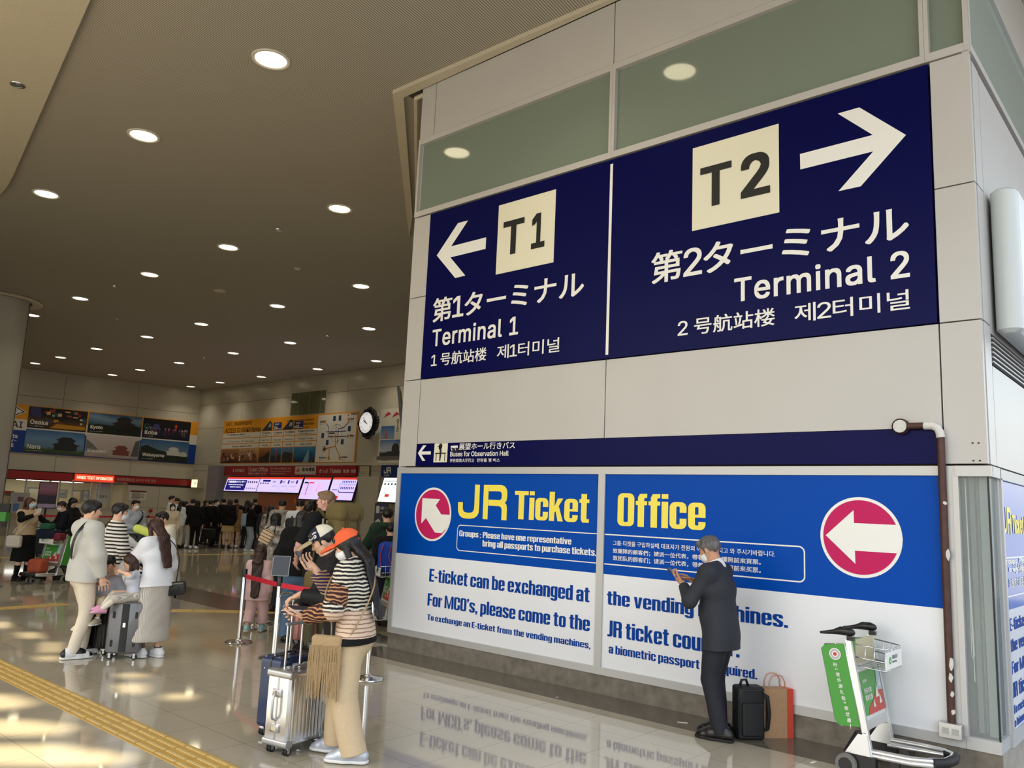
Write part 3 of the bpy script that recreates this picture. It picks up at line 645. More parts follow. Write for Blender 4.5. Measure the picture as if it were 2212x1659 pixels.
w=MB(); WA.ptext(w,'the vending machines.',zH(283,1250),zI(1828,225),zH(365,1176),zH(965,1400),bold=.04,d=D); T(WA,w,zI,'JR ticket counter.',(287,290),(1415,455),(625,205),(370,306),.04,D); T(WA,w,zI,'a biometric passport is required.',(298,430),(1567,660),(365,374),(735,530),.038,D)
w.build('body_lettering',ADTXT,r2)
# ---- the same poster on the street side
root=empty('ticket_office_poster',(0,0,0)); tag(root,'ticket office poster seen edge-on on the bright side wall','sign','ticket office poster panels')
y0,y1=.37,6.6; b=MB(); WR.slab(b,y0,H4+.11,y1,zsp,-.03,.0); b.build('white_panel',mat('ad_white_gloss',srgb(236,238,242),rough=.1,spec=.9),root); b=MB(); WR.slab(b,y0,zsp,y1,zt,-.03,.0); b.build('blue_panel',mat('ad_blue_gloss',srgb(30,100,196),rough=.1,spec=.9),root)  # blue paler than the front copy: sky reflection put into its colour
D=.003; ja,jz1=WR.uv(2164.5,1094); _,jz0=WR.uv(2165,1152); kx=(jz1-jz0)/370.
w=MB(); JR(WR,w,lambda x,y:(ja+(x-556)*kx,jz1-(y-137)*kx),D); WR.text(w,'Ticket Office',ja+610*kx,jz0,ja+2300*kx,jz1-.06,bold=.045,d=D); w.build('title_lettering',YELLOW,root)
w=MB(); WR.line(w,[(y0+.05,ztl),(5.5,ztl)],.012,D); WR.line(w,[(y0+.05,zbl),(5.5,zbl)],.012,D)
for t,p0,p1,a1_ in(('Groups ; Please have one representative',(2166,1208),(2166,1222),3.3),('bring all passports to purchase tickets.',(2177,1226),(2177,1237),3.4)):
    a,zz1=WR.uv(*p0); _,zz0=WR.uv(*p1); WR.text(w,t,a+.03,zz0,a1_,zz1,bold=.035,d=D)
a=y0+.15; WR.text(w,'그룹: 티켓을 구입하실때, 대표자가 전원의 여권을 가지고 와 주시기바랍니다.',a+.2,zbl+.17,3.4,zbl+.25,bold=.008,d=D); WR.text(w,'致團隊的顧客們；請派一位代表，帶著全團員護照前來買票。',a,zbl+.06,3.2,zbl+.14,bold=.008,d=D)
w.build('lettering',WHITE,root)
w=MB()
for i,t in enumerate(('E-ticket can be exchanged at','the vending machines.','For MCO’s, please come to the','JR ticket counter.','To exchange an E-ticket from the vending machines,','a biometric passport is required.')):
    hh=.115 if i<4 else .075; zz=(1.02,.86,.69,.53,.40,.30)[i]; WR.text(w,t,y0+.09,zz,y0+.09+(2.6,1.9,2.7,1.6,2.9,2.1)[i],zz+hh,bold=.04,d=D)
w.build('body_lettering',ADTXT,root)
# ---- rusty conduit with its round box and the socket box at the floor
PIPE=mat('pipe_brown',srgb(74,44,34),rough=.55,noise=.22,nscale=14,bump=.1,bscale=40); PEEL=mat('paint_peeling_white',srgb(214,212,206),rough=.7,noise=.05,nscale=30)
root=empty('conduit_pipe',(0,0,0)); tag(root,'brown peeling conduit pipe running down between poster and corner window','pipe')
pxv=WA.uv(2047,1250)[0]; zh=WA.uv(1990,921)[1]; yy=-.045
b=MB(); b.tube([(pxv,yy,.36),(pxv,yy,zh-.09)],.029,14); b.tube([(-.03+pxv-.08,yy,zh),(WA.uv(1948,921)[0]+.062,yy,zh)],.027,14); b.build('pipe_run',PIPE,root,True,50)
b=MB(); b.tube([(pxv,yy,zh-.10),(pxv-.004,yy,zh-.06),(pxv-.02,yy,zh-.025),(pxv-.055,yy,zh-.004),(pxv-.12,yy,zh)],.032,14); b.build('elbow',PEEL,root,True,50)
bx=WA.uv(1948,921)[0]; b=MB(); M=Matrix.Rotation(rad(90),3,'X'); b.lathe([(.066,0),(.066,.05),(.06,.058)],(bx,.0,zh),24,M); o=b.build('junction_box',PIPE,root,True,40)
b=MB(); b.lathe([(.054,.0585),(.05,.064),(.0,.064)],(bx,0,zh),24,M); b.build('lid',PEEL,o,True,40)
b=MB(); random.seed(4)
for zz,dx,l in((2.02,.018,.03),(1.62,.024,.09),(.80,.018,.11),(.70,.012,.08),(.58,.018,.04),(.45,.02,.05)):
    n=9; b.prism([(pxv+dx+(.010+.006*random.random())*math.cos(2*math.pi*k/n),yy-.029,zz+l*(.35+.2*random.random())*math.sin(2*math.pi*k/n)) for k in range(n)],(0,.02,0))
b.build('paint_chips',PEEL,root)
b=MB(); b.rbox((pxv,-.055,.315),(.16,.09,.11),.008,axis=1); s=b.build('socket_box',STEEL,root); b=MB(); b.bb((pxv-.055,-.103,.29),(pxv-.01,-.1,.335)); b.bb((pxv+.012,-.103,.29),(pxv+.058,-.1,.335)); b.build('socket_cover',mat('socket_grey',srgb(172,170,166),rough=.5),s)
b=MB()
for x,y in[(2101,957),(2114,957),(2103,995),(2117,995)]:
    a,c=WA.uv(x,y); b.box((a,-.002,c),(.012,.006,.012))
struct(b.build('wall_screw_holes',JOINT))
# ================================================================ hall: left wall, back wall, lights
def G(r,g,b_,n=None): 
    n=n or 'print_%02x%02x%02x'%(r,g,b_); return mat(n,srgb(r,g,b_),rough=.45)
def gradient(name,stops,a,axis=2,warp=0.0,nscale=.6):
    """printed picture colours running down a poster (axis in object space from a[0] to a[1])"""
    m=bpy.data.materials.new(name); m.use_nodes=True; nt=m.node_tree; b=nt.nodes['Principled BSDF']; b.inputs['Roughness'].default_value=.4; N=nt.nodes.new; Lk=nt.links.new
    tc=N('ShaderNodeTexCoord'); sp=N('ShaderNodeSeparateXYZ'); Lk(tc.outputs['Object'],sp.inputs[0]); mr=N('ShaderNodeMapRange'); mr.inputs[1].default_value=a[0]; mr.inputs[2].default_value=a[1]; Lk(sp.outputs[axis],mr.inputs[0]); src=mr.outputs[0]
    if warp:
        n=N('ShaderNodeTexNoise'); n.inputs['Scale'].default_value=nscale; n.inputs['Detail'].default_value=5; Lk(tc.outputs['Object'],n.inputs['Vector']); ad=N('ShaderNodeMath'); ad.operation='MULTIPLY_ADD'; ad.inputs[1].default_value=warp; Lk(n.outputs[0],ad.inputs[0]); Lk(src,ad.inputs[2]); sb=N('ShaderNodeMath'); sb.operation='SUBTRACT'; sb.inputs[1].default_value=warp/2; Lk(ad.outputs[0],sb.inputs[0]); src=sb.outputs[0]
    r=N('ShaderNodeValToRGB'); e=r.color_ramp.elements
    while len(e)<len(stops): e.new(.5)
    for i,(p,c) in enumerate(stops): e[i].position=p; e[i].color=srgb(*c)+(1,)
    Lk(src,r.inputs[0]); Lk(r.outputs[0],b.inputs['Base Color']); return m
LW=-12.0
struct((lambda b:(WL.slab(b,LW-26,0,-9.6,2.28,-.35,-.02),b)[1])(MB()).build('wall_left',LTD))
b=MB(); 
for a0_,a1_ in((-37,-16.),(-16,-13.2),(-13.2,-10.55),(-10.55,-6.93),(-6.93,-3.33),(-3.33,.1)):
    for zz0,zz1 in((2.75,4.6),(4.6,6.45),(6.45,7.86)): WL.slab(b,a0_+.008,zz0+.008,a1_-.008,zz1-.008,-.05,0)
for a0_,a1_ in((-3.33,-1.7),(-1.7,.1)):
    for zz0,zz1 in((0,1.1),(1.1,2.28)): WL.slab(b,a0_+.008,zz0+.008,a1_-.008,zz1-.008,-.05,0)
struct(b.build('wall_left_panels',LTD))
b=MB(); WL.slab(b,-38,2.28,.3,8.0,-.35,-.054); WL.slab(b,-3.33,0,.3,2.3,-.35,-.054); struct(b.build('wall_backing',JOINT))
# other walls of the hall, out of view but closing the room
b=MB(); b.bb((-62,-12.3,0),(-13.5,-12.0,CEIL)); struct(b.build('wall_entrance',LTD))
b=MB(); WB.slab(b,-12,0,0,8,-.3,0); b.bb((-10.4,9.3,0),(-9.9,YB,8)); struct(b.build('wall_east',LTD))
# cornice
b=MB(); WL.slab(b,-38,7.70,.1,7.79,0,.09); WB.slab(b,-41.95,7.70,-10,7.79,0,.09); struct(b.build('cornice',LTD))
# red fascia over the information counter
FR=Frame(WL.o,WL.x)
b=MB(); WL.slab(b,-16,2.32,-6.08,2.71,-.02,.05); struct(b.build('trim_red_left',RED)); 
root=empty('fascia_sign',(0,0,0)); tag(root,'dark red fascia with pale lettering right of the lit information sign','sign')
b=MB(); WL.slab(b,-4.05,2.39,.06,2.72,-.02,.05); b.build('board',RED,root)
w=MB(); WL.text(w,'南海售票信息 난카이 티켓 정보',-3.95,2.47,-1.95,2.63,bold=.008,d=.055); w.build('lettering',G(214,170,160),root)
root=empty('information_sign',(0,0,0)); tag(root,'bright backlit orange red ticket information sign over the counter','sign')
b=MB(); WL.slab(b,-5.96,2.37,-4.09,2.71,-.02,.09); b.build('housing',mat('lit_red',srgb(236,72,40),emit=srgb(236,64,34),estr=.9),root)
w=MB(); WL.text(w,'NANKAI TICKET INFORMATION',-5.88,2.46,-4.17,2.62,bold=.024,d=.095); w.build('lettering',mat('lit_cream',srgb(255,240,214),emit=srgb(255,236,205),estr=1.0),root)
# exit light
root=empty('exit_light',(0,0,0)); tag(root,'small lit exit sign box in the corner of the hall','sign')
b=MB(); WB.slab(b,-41.55,2.28,-40.5,2.78,0,.22); b.build('housing',LTD,root); w=MB(); WB.rect(w,-41.5,2.32,-40.85,2.74,.225); b=w.build('lit_face',mat('lit_exit',srgb(220,236,190),emit=srgb(225,236,180),estr=1.6),root)
w=MB(); WB.text(w,'EXIT',-41.2,2.5,-40.9,2.6,bold=.02,d=.23); w.build('lettering',G(30,90,50),b)
# ---- information office behind glass
ICREAM=mat('office_cream',srgb(206,190,146),rough=.6); 
oa0,oa1=-16.0,-3.38
def P3(a,z,d): return tuple(WL.P(a,z,d))
b=MB(); WL.slab(b,oa0,0,oa1,2.31,-3.2,-3.1); WL.slab(b,oa1-.02,0,oa1+.06,2.31,-3.2,-.05); WL.slab(b,oa0-.06,0,oa0,2.31,-3.2,-.05); struct(b.build('wall_office',ICREAM))
b=MB(); WL.slab(b,oa0,2.32,oa1,2.4,-3.2,-.05); struct(b.build('ceiling_office',mat('office_ceiling',srgb(200,200,196))))
b=MB(); WL.slab(b,oa0,0,oa1,.95,-.15,.0); struct(b.build('wall_counter',LTD))
LITW=mat('lamp_white',(1,1,1),emit=(1,.97,.9),estr=7.0)
for a in(-13,-10.2,-7.6,-6.0):
    o=MB(); WL.slab(o,a-.7,2.27,a+.7,2.315,-1.5,-1.0); tag(o.build('strip_light',LITW),'white strip light on the ceiling of the glazed information office','ceiling light','office strip lights')
def wl_px(px,py,d=0.0):
    q=on_plane(px,py,WL.o+WL.n*d,WL.n)-WL.o; return float(q@WL.x),float(q[2])
f=MB()
for px in(52,126,154,195,213,238,266): a=wl_px(px,1080)[0]; WL.slab(f,a-.035,.95,a+.035,2.32,-.1,-.02)
WL.slab(f,oa0,.95,oa1,1.0,-.1,.02); o=struct(f.build('window_6',FRAME))
b=MB(); WL.slab(b,oa0,1.0,oa1,2.32,-.07,-.06); b.build('window_pane',mat('glass_office',(.8,.85,.85),rough=.02,alpha=.12),o)
d=-3.08
for i,(x0,y0,x1,y1,cols_,lab) in enumerate(((60,1052,84,1084,((190,178,140),(150,150,110)),'framed landscape print left of the digital display'),(127,1057,144,1076,((70,74,80),(150,150,150)),'framed grey print right of the digital display'),(155,1058,174,1087,((214,190,140),(200,120,90)),'framed red and cream print in the glazed office'),(179,1058,191,1084,((120,140,150),(210,200,170)),'framed blue grey print in the glazed office'))):
    a0_,t1_=wl_px(x0,y0,d); a1_,t0_=wl_px(x1,y1,d); fr=empty('picture_frame',(0,0,0)); tag(fr,lab,'picture'); b=MB(); WL.slab(b,a0_,t0_,a1_,t1_,d-.02,d+.03); b.build('frame',G(120,112,96),fr)
    b=MB(); WL.rect(b,a0_+.08,t0_+.08,a1_-.08,t1_-.08,d+.034); b.build('print',gradient('print_pic%d'%i,[(0,cols_[1]),(.5,cols_[0]),(1,(226,222,206))],(t0_,t1_),2,.7,1.5),fr)
# banner stand, FAST board seen from behind, hanging navy bag
root=empty('office_notice',(0,0,0)); tag(root,'white notice board lettered FAST seen reversed in the office window','sign')
a0_,t1_=wl_px(209,1051,-.25); a1_,t0_=wl_px(232,1078,-.25); b=MB(); WL.slab(b,a0_,t0_-.25,a1_,t1_+.2,-.3,-.26); b.build('board',G(196,200,206),root)
w=MB(); v,f_,wd,y0_,y1_=glyphs('FAST',.024); k=(a1_-a0_)*.8/wd; w.add([WL.P(a1_-(a1_-a0_)*.1-p[0]*k,t0_+.05+p[1]*k,-.255) for p in v],[tuple(reversed(q)) for q in f_]); w.build('lettering',BLACK,root)
w=MB(); WL.rect(w,a0_,t1_,a1_,t1_+.12,-.255); w.build('header',G(190,170,235),root)
# wall notices
def notice(fr,x0,y0,x1,y1,label,head=None,lines=7,cat='notice',dd=.02,frame=None,name='wall_notice',paper=(222,220,212)):
    a0_,t1_=fr.uv(x0,y0); a1_,t0_=fr.uv(x1,y1); r=empty(name,(0,0,0)); tag(r,label,cat); b=MB(); fr.slab(b,a0_,t0_,a1_,t1_,0,dd); b.build('board',frame or G(*paper),r)
    if frame: b=MB(); fr.rect(b,a0_+.05,t0_+.05,a1_-.05,t1_-.05,dd+.004); b.build('paper',G(*paper),r)
    if head: b=MB(); fr.rect(b,a0_+.02,t1_-(t1_-t0_)*.2,a1_-.02,t1_-.02,dd+.006); b.build('header',G(*head),r)
    b=MB(); 
    for i in range(lines):
        z=t1_-(t1_-t0_)*(.3+.62*i/lines); fr.rect(b,a0_+(a1_-a0_)*.12,z-.012,a0_+(a1_-a0_)*(.88 if i%3 else .6),z+.012,dd+.008)
    b.build('text_rules',G(120,116,108),r); return r
notice(WL,281,1058,315,1081,'white notice with a dark red heading on the grey wall',(120,30,48))
root=empty('fire_alarm',(0,0,0)); tag(root,'small red round fire alarm button on the grey wall','alarm'); a,z=WL.uv(325,1103); b=MB(); M=Matrix.Rotation(rad(90),3,'Y'); b.lathe([(.1,0),(.1,.05),(.07,.08),(0,.09)],WL.P(a,z),18,M); b.build('button',G(180,30,30),root,True,40)
# digital display stand, white board, brochure racks at the far left
root=empty('display_stand',(0,0,0)); tag(root,'tall portrait digital display standing before the glazed office','display')
dd=1.1; a0_,t1_=wl_px(86,1041,dd); a1_,t0_=wl_px(119,1099,dd); b=MB(); WL.slab(b,a0_,t0_,a1_,t1_,dd-.06,dd); b.build('screen_housing',PLASTIC,root)
b=MB(); WL.rect(b,a0_+.03,t0_+.03,a1_-.03,t1_-.03,dd+.004); b.build('screen',gradient('screen_pic',[(0,(190,180,226)),(.17,(186,176,224)),(.18,(60,58,80)),(.5,(70,68,92)),(.51,(120,84,104)),(.7,(176,120,150)),(.95,(150,130,160)),(.96,(206,60,70))],(t0_,t1_),2,.04,3),root)
b=MB(); ac=(a0_+a1_)/2; WL.slab(b,ac-.04,.02,ac+.04,t0_,dd-.06,dd-.02); WL.slab(b,ac-.35,0,ac+.35,.02,dd-.3,dd+.25); b.build('pedestal',PLASTIC,root)
root=empty('notice_easel',(0,0,0)); tag(root,'white easel board with a small logo behind the woman in the beige vest','sign'); dd=1.6
a0_,t1_=wl_px(24,1063,dd); a1_,t0_=wl_px(61,1100,dd); b=MB(); WL.slab(b,a0_,t0_-.2,a1_,t1_,dd-.03,dd); b.build('board',G(176,176,178),root); b=MB(); WL.rect(b,a1_-.5,t1_-.42,a1_-.25,t1_-.2,dd+.004); b.build('emblem',G(120,86,96),root); b=MB(); WL.rect(b,a0_+.15,t0_-.1,a0_+.4,t0_+.25,dd+.004); b.build('leaflet',G(84,130,190),root)
b=MB(); 
for a in(a0_+.05,a1_-.05): b=MB(); WL.slab(b,a-.02,0,a+.02,t0_-.2,dd-.04,dd-.01); b.build('leg',STEEL,root)
root=empty('brochure_rack',(0,0,0)); tag(root,'brochure rack with a red top bar at the far left edge','rack'); dd=1.4
a0_,t1_=wl_px(-20,1059,dd); a1_,t0_=wl_px(24,1110,dd); b=MB(); WL.slab(b,a0_,0,a1_,t1_-.1,dd-.3,dd); b.build('body',G(120,118,112),root); b=MB(); WL.slab(b,a0_,t1_-.1,a1_,t1_,dd-.3,dd+.02); b.build('top_bar',RED,root)
b=MB()
for i in range(3):
    for j in range(2): WL.rect(b,a0_+.15+i*.4,t1_-.65-j*.62,a0_+.45+i*.4,t1_-.22-j*.62,dd+.01)
b.build('leaflets',G(196,182,150),root)
# ---- long billboard of six destinations
root=empty('destination_billboard',(0,0,0)); tag(root,'long billboard of six destination photographs on the left hall wall','billboard')
OR=(232,158,30); BL=(8,58,150); WH=(226,222,214)
b=MB(); WL.slab(b,-14,3.60,.09,5.98,0,.05); b.build('board',G(*OR),root)
bz=[5.98,5.24,4.70,3.60]
for nm,c,z0_,z1_ in(('white_band',WH,4.70,5.24),('blue_band',BL,3.60,4.70)):
    b=MB(); WL.rect(b,-14,z0_,.09,z1_,.054); b.build(nm,G(*c),root)
w=MB(); 
for k,x in enumerate((-9.9,-9.5)): WL.pts(w,[(x,5.96),(x+.35,5.96),(x+1.0,5.62),(x+.35,5.29),(x,5.29),(x+.62,5.62)],.06)
w.build('arrow',WHITE,root); w=MB()
for k,x in enumerate((-9.72,-9.32)): WL.pts(w,[(x,5.96),(x+.1,5.96),(x+.75,5.62),(x+.1,5.29),(x,5.29),(x+.66,5.62)],.064)
w.build('arrow_outline',G(30,24,60),root)
w=MB(); WL.text(w,'NANKAI',-10.35,4.82,-8.6,5.13,d=.06,bold=.01); WL.text(w,'관광 창구',-9.7,5.56,-8.95,5.7,d=.067,bold=.006); w.build('lettering',G(40,34,40),root)
w=MB(); WL.text(w,'Tickets',-9.62,4.29,-8.75,4.5,d=.06,bold=.02); WL.text(w,'money-',-9.7,4.06,-8.77,4.22,d=.06,bold=.02); WL.text(w,'all',-9.1,3.84,-8.87,4.04,d=.06,bold=.02); w.build('lettering',WHITE,root)
tiles=[(-8.42,-5.73),(-5.66,-3.01),(-2.95,-.40)]; rows=[(4.87,5.94),(3.64,4.80)]
random.seed(3)
def tile(r,c,name,sky_,cap):
    (a0_,a1_),(t0_,t1_)=tiles[c],rows[r]; b=MB(); WL.rect(b,a0_,t0_,a1_,t1_,.06); o=b.build('picture',gradient('pic_'+name,sky_,(t0_,t1_),2,.5,.9),root)
    w=MB(); WL.text(w,name,a0_+.12,t0_+.19,h=.22,d=.075,bold=.02); WL.text(w,cap,a0_+.12,t0_+.07,h=.055,d=.075); w.build('lettering',WHITE,o); return o,a0_,a1_,t0_,t1_
def addp(o,fn,col): w=MB(); fn(w); w.build('picture_shape',G(*col),o)
def temple(w,cx,z,s,d=.066):
    for k,(hw,zz,hh) in enumerate(((1.0,.42,.16),(.72,.78,.2))):
        WL.pts(w,[(cx-hw*s,z+zz*s),(cx-hw*.92*s,z+(zz-.03)*s),(cx+hw*.92*s,z+(zz-.03)*s),(cx+hw*s,z+zz*s),(cx+hw*.55*s,z+(zz+hh)*s),(cx+hw*.4*s,z+(zz+hh+.06)*s),(cx-hw*.4*s,z+(zz+hh+.06)*s),(cx-hw*.55*s,z+(zz+hh)*s)],d)
    WL.rect(w,cx-.8*s,z,cx+.8*s,z+.42*s,d-.002); WL.rect(w,cx-.55*s,z+.55*s,cx+.55*s,z+.78*s,d-.002)
o,a,a_,t,t_=tile(0,0,'Osaka',[(0,(30,20,12)),(.3,(96,64,24)),(.6,(14,12,16)),(1,(8,8,14))],'Dotonbori 道頓堀 도톤보리')
for k in range(26):
    x=a+.6+random.random()*1.95; z=t+.32+random.random()*.62; wd=.05+random.random()*.2; hg=.03+random.random()*.12
    addp(o,lambda w:WL.rect(w,x,z,min(x+wd,a_-.03),z+hg,.063+k*.0004),random.choice([(214,150,40),(60,80,130),(232,200,120),(40,90,84),(190,60,50),(196,196,190)]))
addp(o,lambda w:WL.pts(w,[(a+.05,t_-.02),(a+.5,t_-.02),(a+.62,t+.5),(a+.1,t+.62)],.064),(52,58,110)); addp(o,lambda w:WL.pts(w,[(a+1.0,t+.05),(a_-.05,t+.08),(a_-.05,t+.26),(a+1.3,t+.3)],.0632),(200,140,30))
o,a,a_,t,t_=tile(0,1,'Kyoto',[(0,(12,16,12)),(.3,(24,30,22)),(.45,(64,96,120)),(.75,(120,150,176)),(1,(48,88,130))],'Kiyomizu-dera Temple 清水寺')
addp(o,lambda w:WL.pts(w,[(a+.02,t+.02),(a_-.02,t+.02),(a_-.02,t+.5),(a+1.9,t+.62),(a+1.1,t+.46),(a+.5,t+.5),(a+.02,t+.42)],.064),(20,30,20)); addp(o,lambda w:temple(w,a+1.75,t+.34,.62),(46,40,36))
o,a,a_,t,t_=tile(0,2,'Kobe',[(0,(14,18,40)),(.45,(20,22,50)),(.5,(8,8,16)),(1,(6,6,14))],'Port of Kobe 神戸港')
for k in range(30):
    x=a+.1+random.random()*2.35; z=t+.5; hg=.02+random.random()*.12; c=random.choice([(220,70,50),(120,160,220),(230,200,150),(70,190,190),(200,110,170)])
    addp(o,lambda w:WL.rect(w,x,z,x+.05,z+hg,.063),c); addp(o,lambda w:WL.rect(w,x,z-.06-random.random()*.3,x+.035,z-.02,.063),tuple(int(v*.55) for v in c))
addp(o,lambda w:(WL.rect(w,a+1.72,t+.5,a+1.78,t+.84,.066),WL.rect(w,a+1.66,t+.72,a+1.84,t+.78,.066)),(226,60,46)); addp(o,lambda w:WL.ring(w,(a+.22,t+.62),.12,.14,.066,0,20),(90,190,160)); addp(o,lambda w:WL.pts(w,[(a+.45,t+.52),(a+.95,t+.52),(a+.82,t+.78),(a+.62,t+.8)],.064),(60,70,130))
o,a,a_,t,t_=tile(1,0,'Nara',[(0,(44,60,30)),(.2,(70,90,48)),(.28,(96,130,150)),(.6,(110,150,190)),(1,(50,104,160))],'Todai-ji Temple 東大寺 도다이지'); addp(o,lambda w:temple(w,a+1.85,t+.2,.66),(36,40,40))
o,a,a_,t,t_=tile(1,1,'Koyasan',[(0,(160,150,140)),(.25,(186,178,172)),(1,(206,196,196))],'Mt. Koya 高野山'); addp(o,lambda w:temple(w,a+1.75,t+.16,.5),(128,70,62)); addp(o,lambda w:WL.pts(w,[(a+2.25,t+.15),(a_-.02,t+.15),(a_-.02,t+1.05),(a+2.42,t+.95)],.064),(92,94,92)); addp(o,lambda w:WL.pts(w,[(a+.02,t+.3),(a+.7,t+.3),(a+.35,t+.66),(a+.02,t+.9)],.064),(122,118,112))
o,a,a_,t,t_=tile(1,2,'Wakayama',[(0,(20,26,18)),(.3,(30,44,26)),(.4,(110,140,160)),(1,(44,96,150))],'Wakayama Castle 和歌山城'); addp(o,lambda w:WL.pts(w,[(a+.02,t+.02),(a_-.02,t+.02),(a_-.02,t+.42),(a+1.6,t+.5),(a+.9,t+.62),(a+.3,t+.84),(a+.02,t+.72)],.064),(30,42,26)); addp(o,lambda w:temple(w,a+1.75,t+.36,.44,.068),(206,208,204)); addp(o,lambda w:temple(w,a+2.3,t+.34,.24,.068),(206,208,204))
# ---- back wall
GL2=mat('window_olive',srgb(104,106,76),rough=.06,spec=.6)
f=MB(); a0_,a1_,t0_,t1_=-32.75,-29.8,5.90,7.12; WB.slab(f,a0_,t0_,a1_,t1_,0,.03); o=struct(f.build('window_7',LTD))
b=MB(); WB.slab(b,a0_+.06,t0_+.06,a1_-.06,t1_-.06,.03,.04); b.build('window_pane',GL2,o); b=MB()
for k in(.24,.55,.86): a=a0_+(a1_-a0_)*k; WB.slab(b,a-.035,t0_+.06,a+.035,t1_-.06,.04,.05)
b.build('window_bars',G(120,122,96),o)
b=MB(); WB.slab(b,-39.3,3.49,-10,3.60,0,.14); struct(b.build('trim_ledge',LTD))
# ---- fare board
root=empty('fare_board',(0,0,0)); tag(root,'large orange fare and route map board over the ticket office','billboard')
b=MB(); WB.slab(b,-38.95,3.62,-27.3,5.92,0,.05); b.build('board',G(*OR),root)
w=MB(); WB.text(w,'FAST, INEXPENSIVE',-38.7,5.60,-36.1,5.84,d=.055,bold=.012); WB.text(w,'ACCESS TO OSAKA Namba',-38.7,5.26,-35.2,5.52,d=.055,bold=.012); WB.text(w,'快捷 便捷前往大阪市内最便宜的',-32.9,5.62,-30.6,5.74,d=.055); WB.text(w,'快捷 經濟前往大阪市內最便宜的路線',-32.9,5.44,-30.6,5.56,d=.055); WB.text(w,'빠르고 저렴한 오사카 난바',-32.9,5.28,-31,5.38,d=.055); w.build('lettering',BLACK,root)
for x,c,t in((-34.05,(16,30,110),'34'),(-32.2,(16,30,110),'45')):
    b=MB(); WB.rect(b,x,5.27,x+.72,5.66,.055); o=b.build('time_box',G(*c),root); w=MB(); WB.text(w,t,x+.05,5.3,x+.4,5.47,d=.06,bold=.02); WB.text(w,'about',x+.12,5.53,x+.5,5.62,d=.06,bold=.01); WB.text(w,'min',x+.43,5.3,x+.68,5.38,d=.06,bold=.01); w.build('lettering',WHITE,o)
    b=MB(); WB.pts(b,[(x-1.05,5.27),(x-.12,5.27),(x-.12,5.62),(x-.35,5.78),(x-.6,5.6)],.055); o=b.build('train_picture',G(44,54,70),root); b=MB(); WB.pts(b,[(x-.5,5.42),(x-.2,5.45),(x-.2,5.6),(x-.36,5.66)],.058); b.build('train_window',G(150,160,170),o)
PAP=G(224,218,204)
cx=[-38.9,-34.55,-33.15,-31.75,-30.30]; rows_=[(4.86,5.22),(4.56,4.84),(4.38,4.54)]
cols2=[-38.9,-34.52,-33.17,-31.82,-30.36]; cols2=[-38.9,-34.55,-33.2,-31.85,-30.35]
cb=[-38.9,-34.52,-33.18,-31.86,-30.36]
edges=[(-38.9,-34.55),(-34.5,-33.22),(-33.17,-31.9),(-31.85,-30.38)]
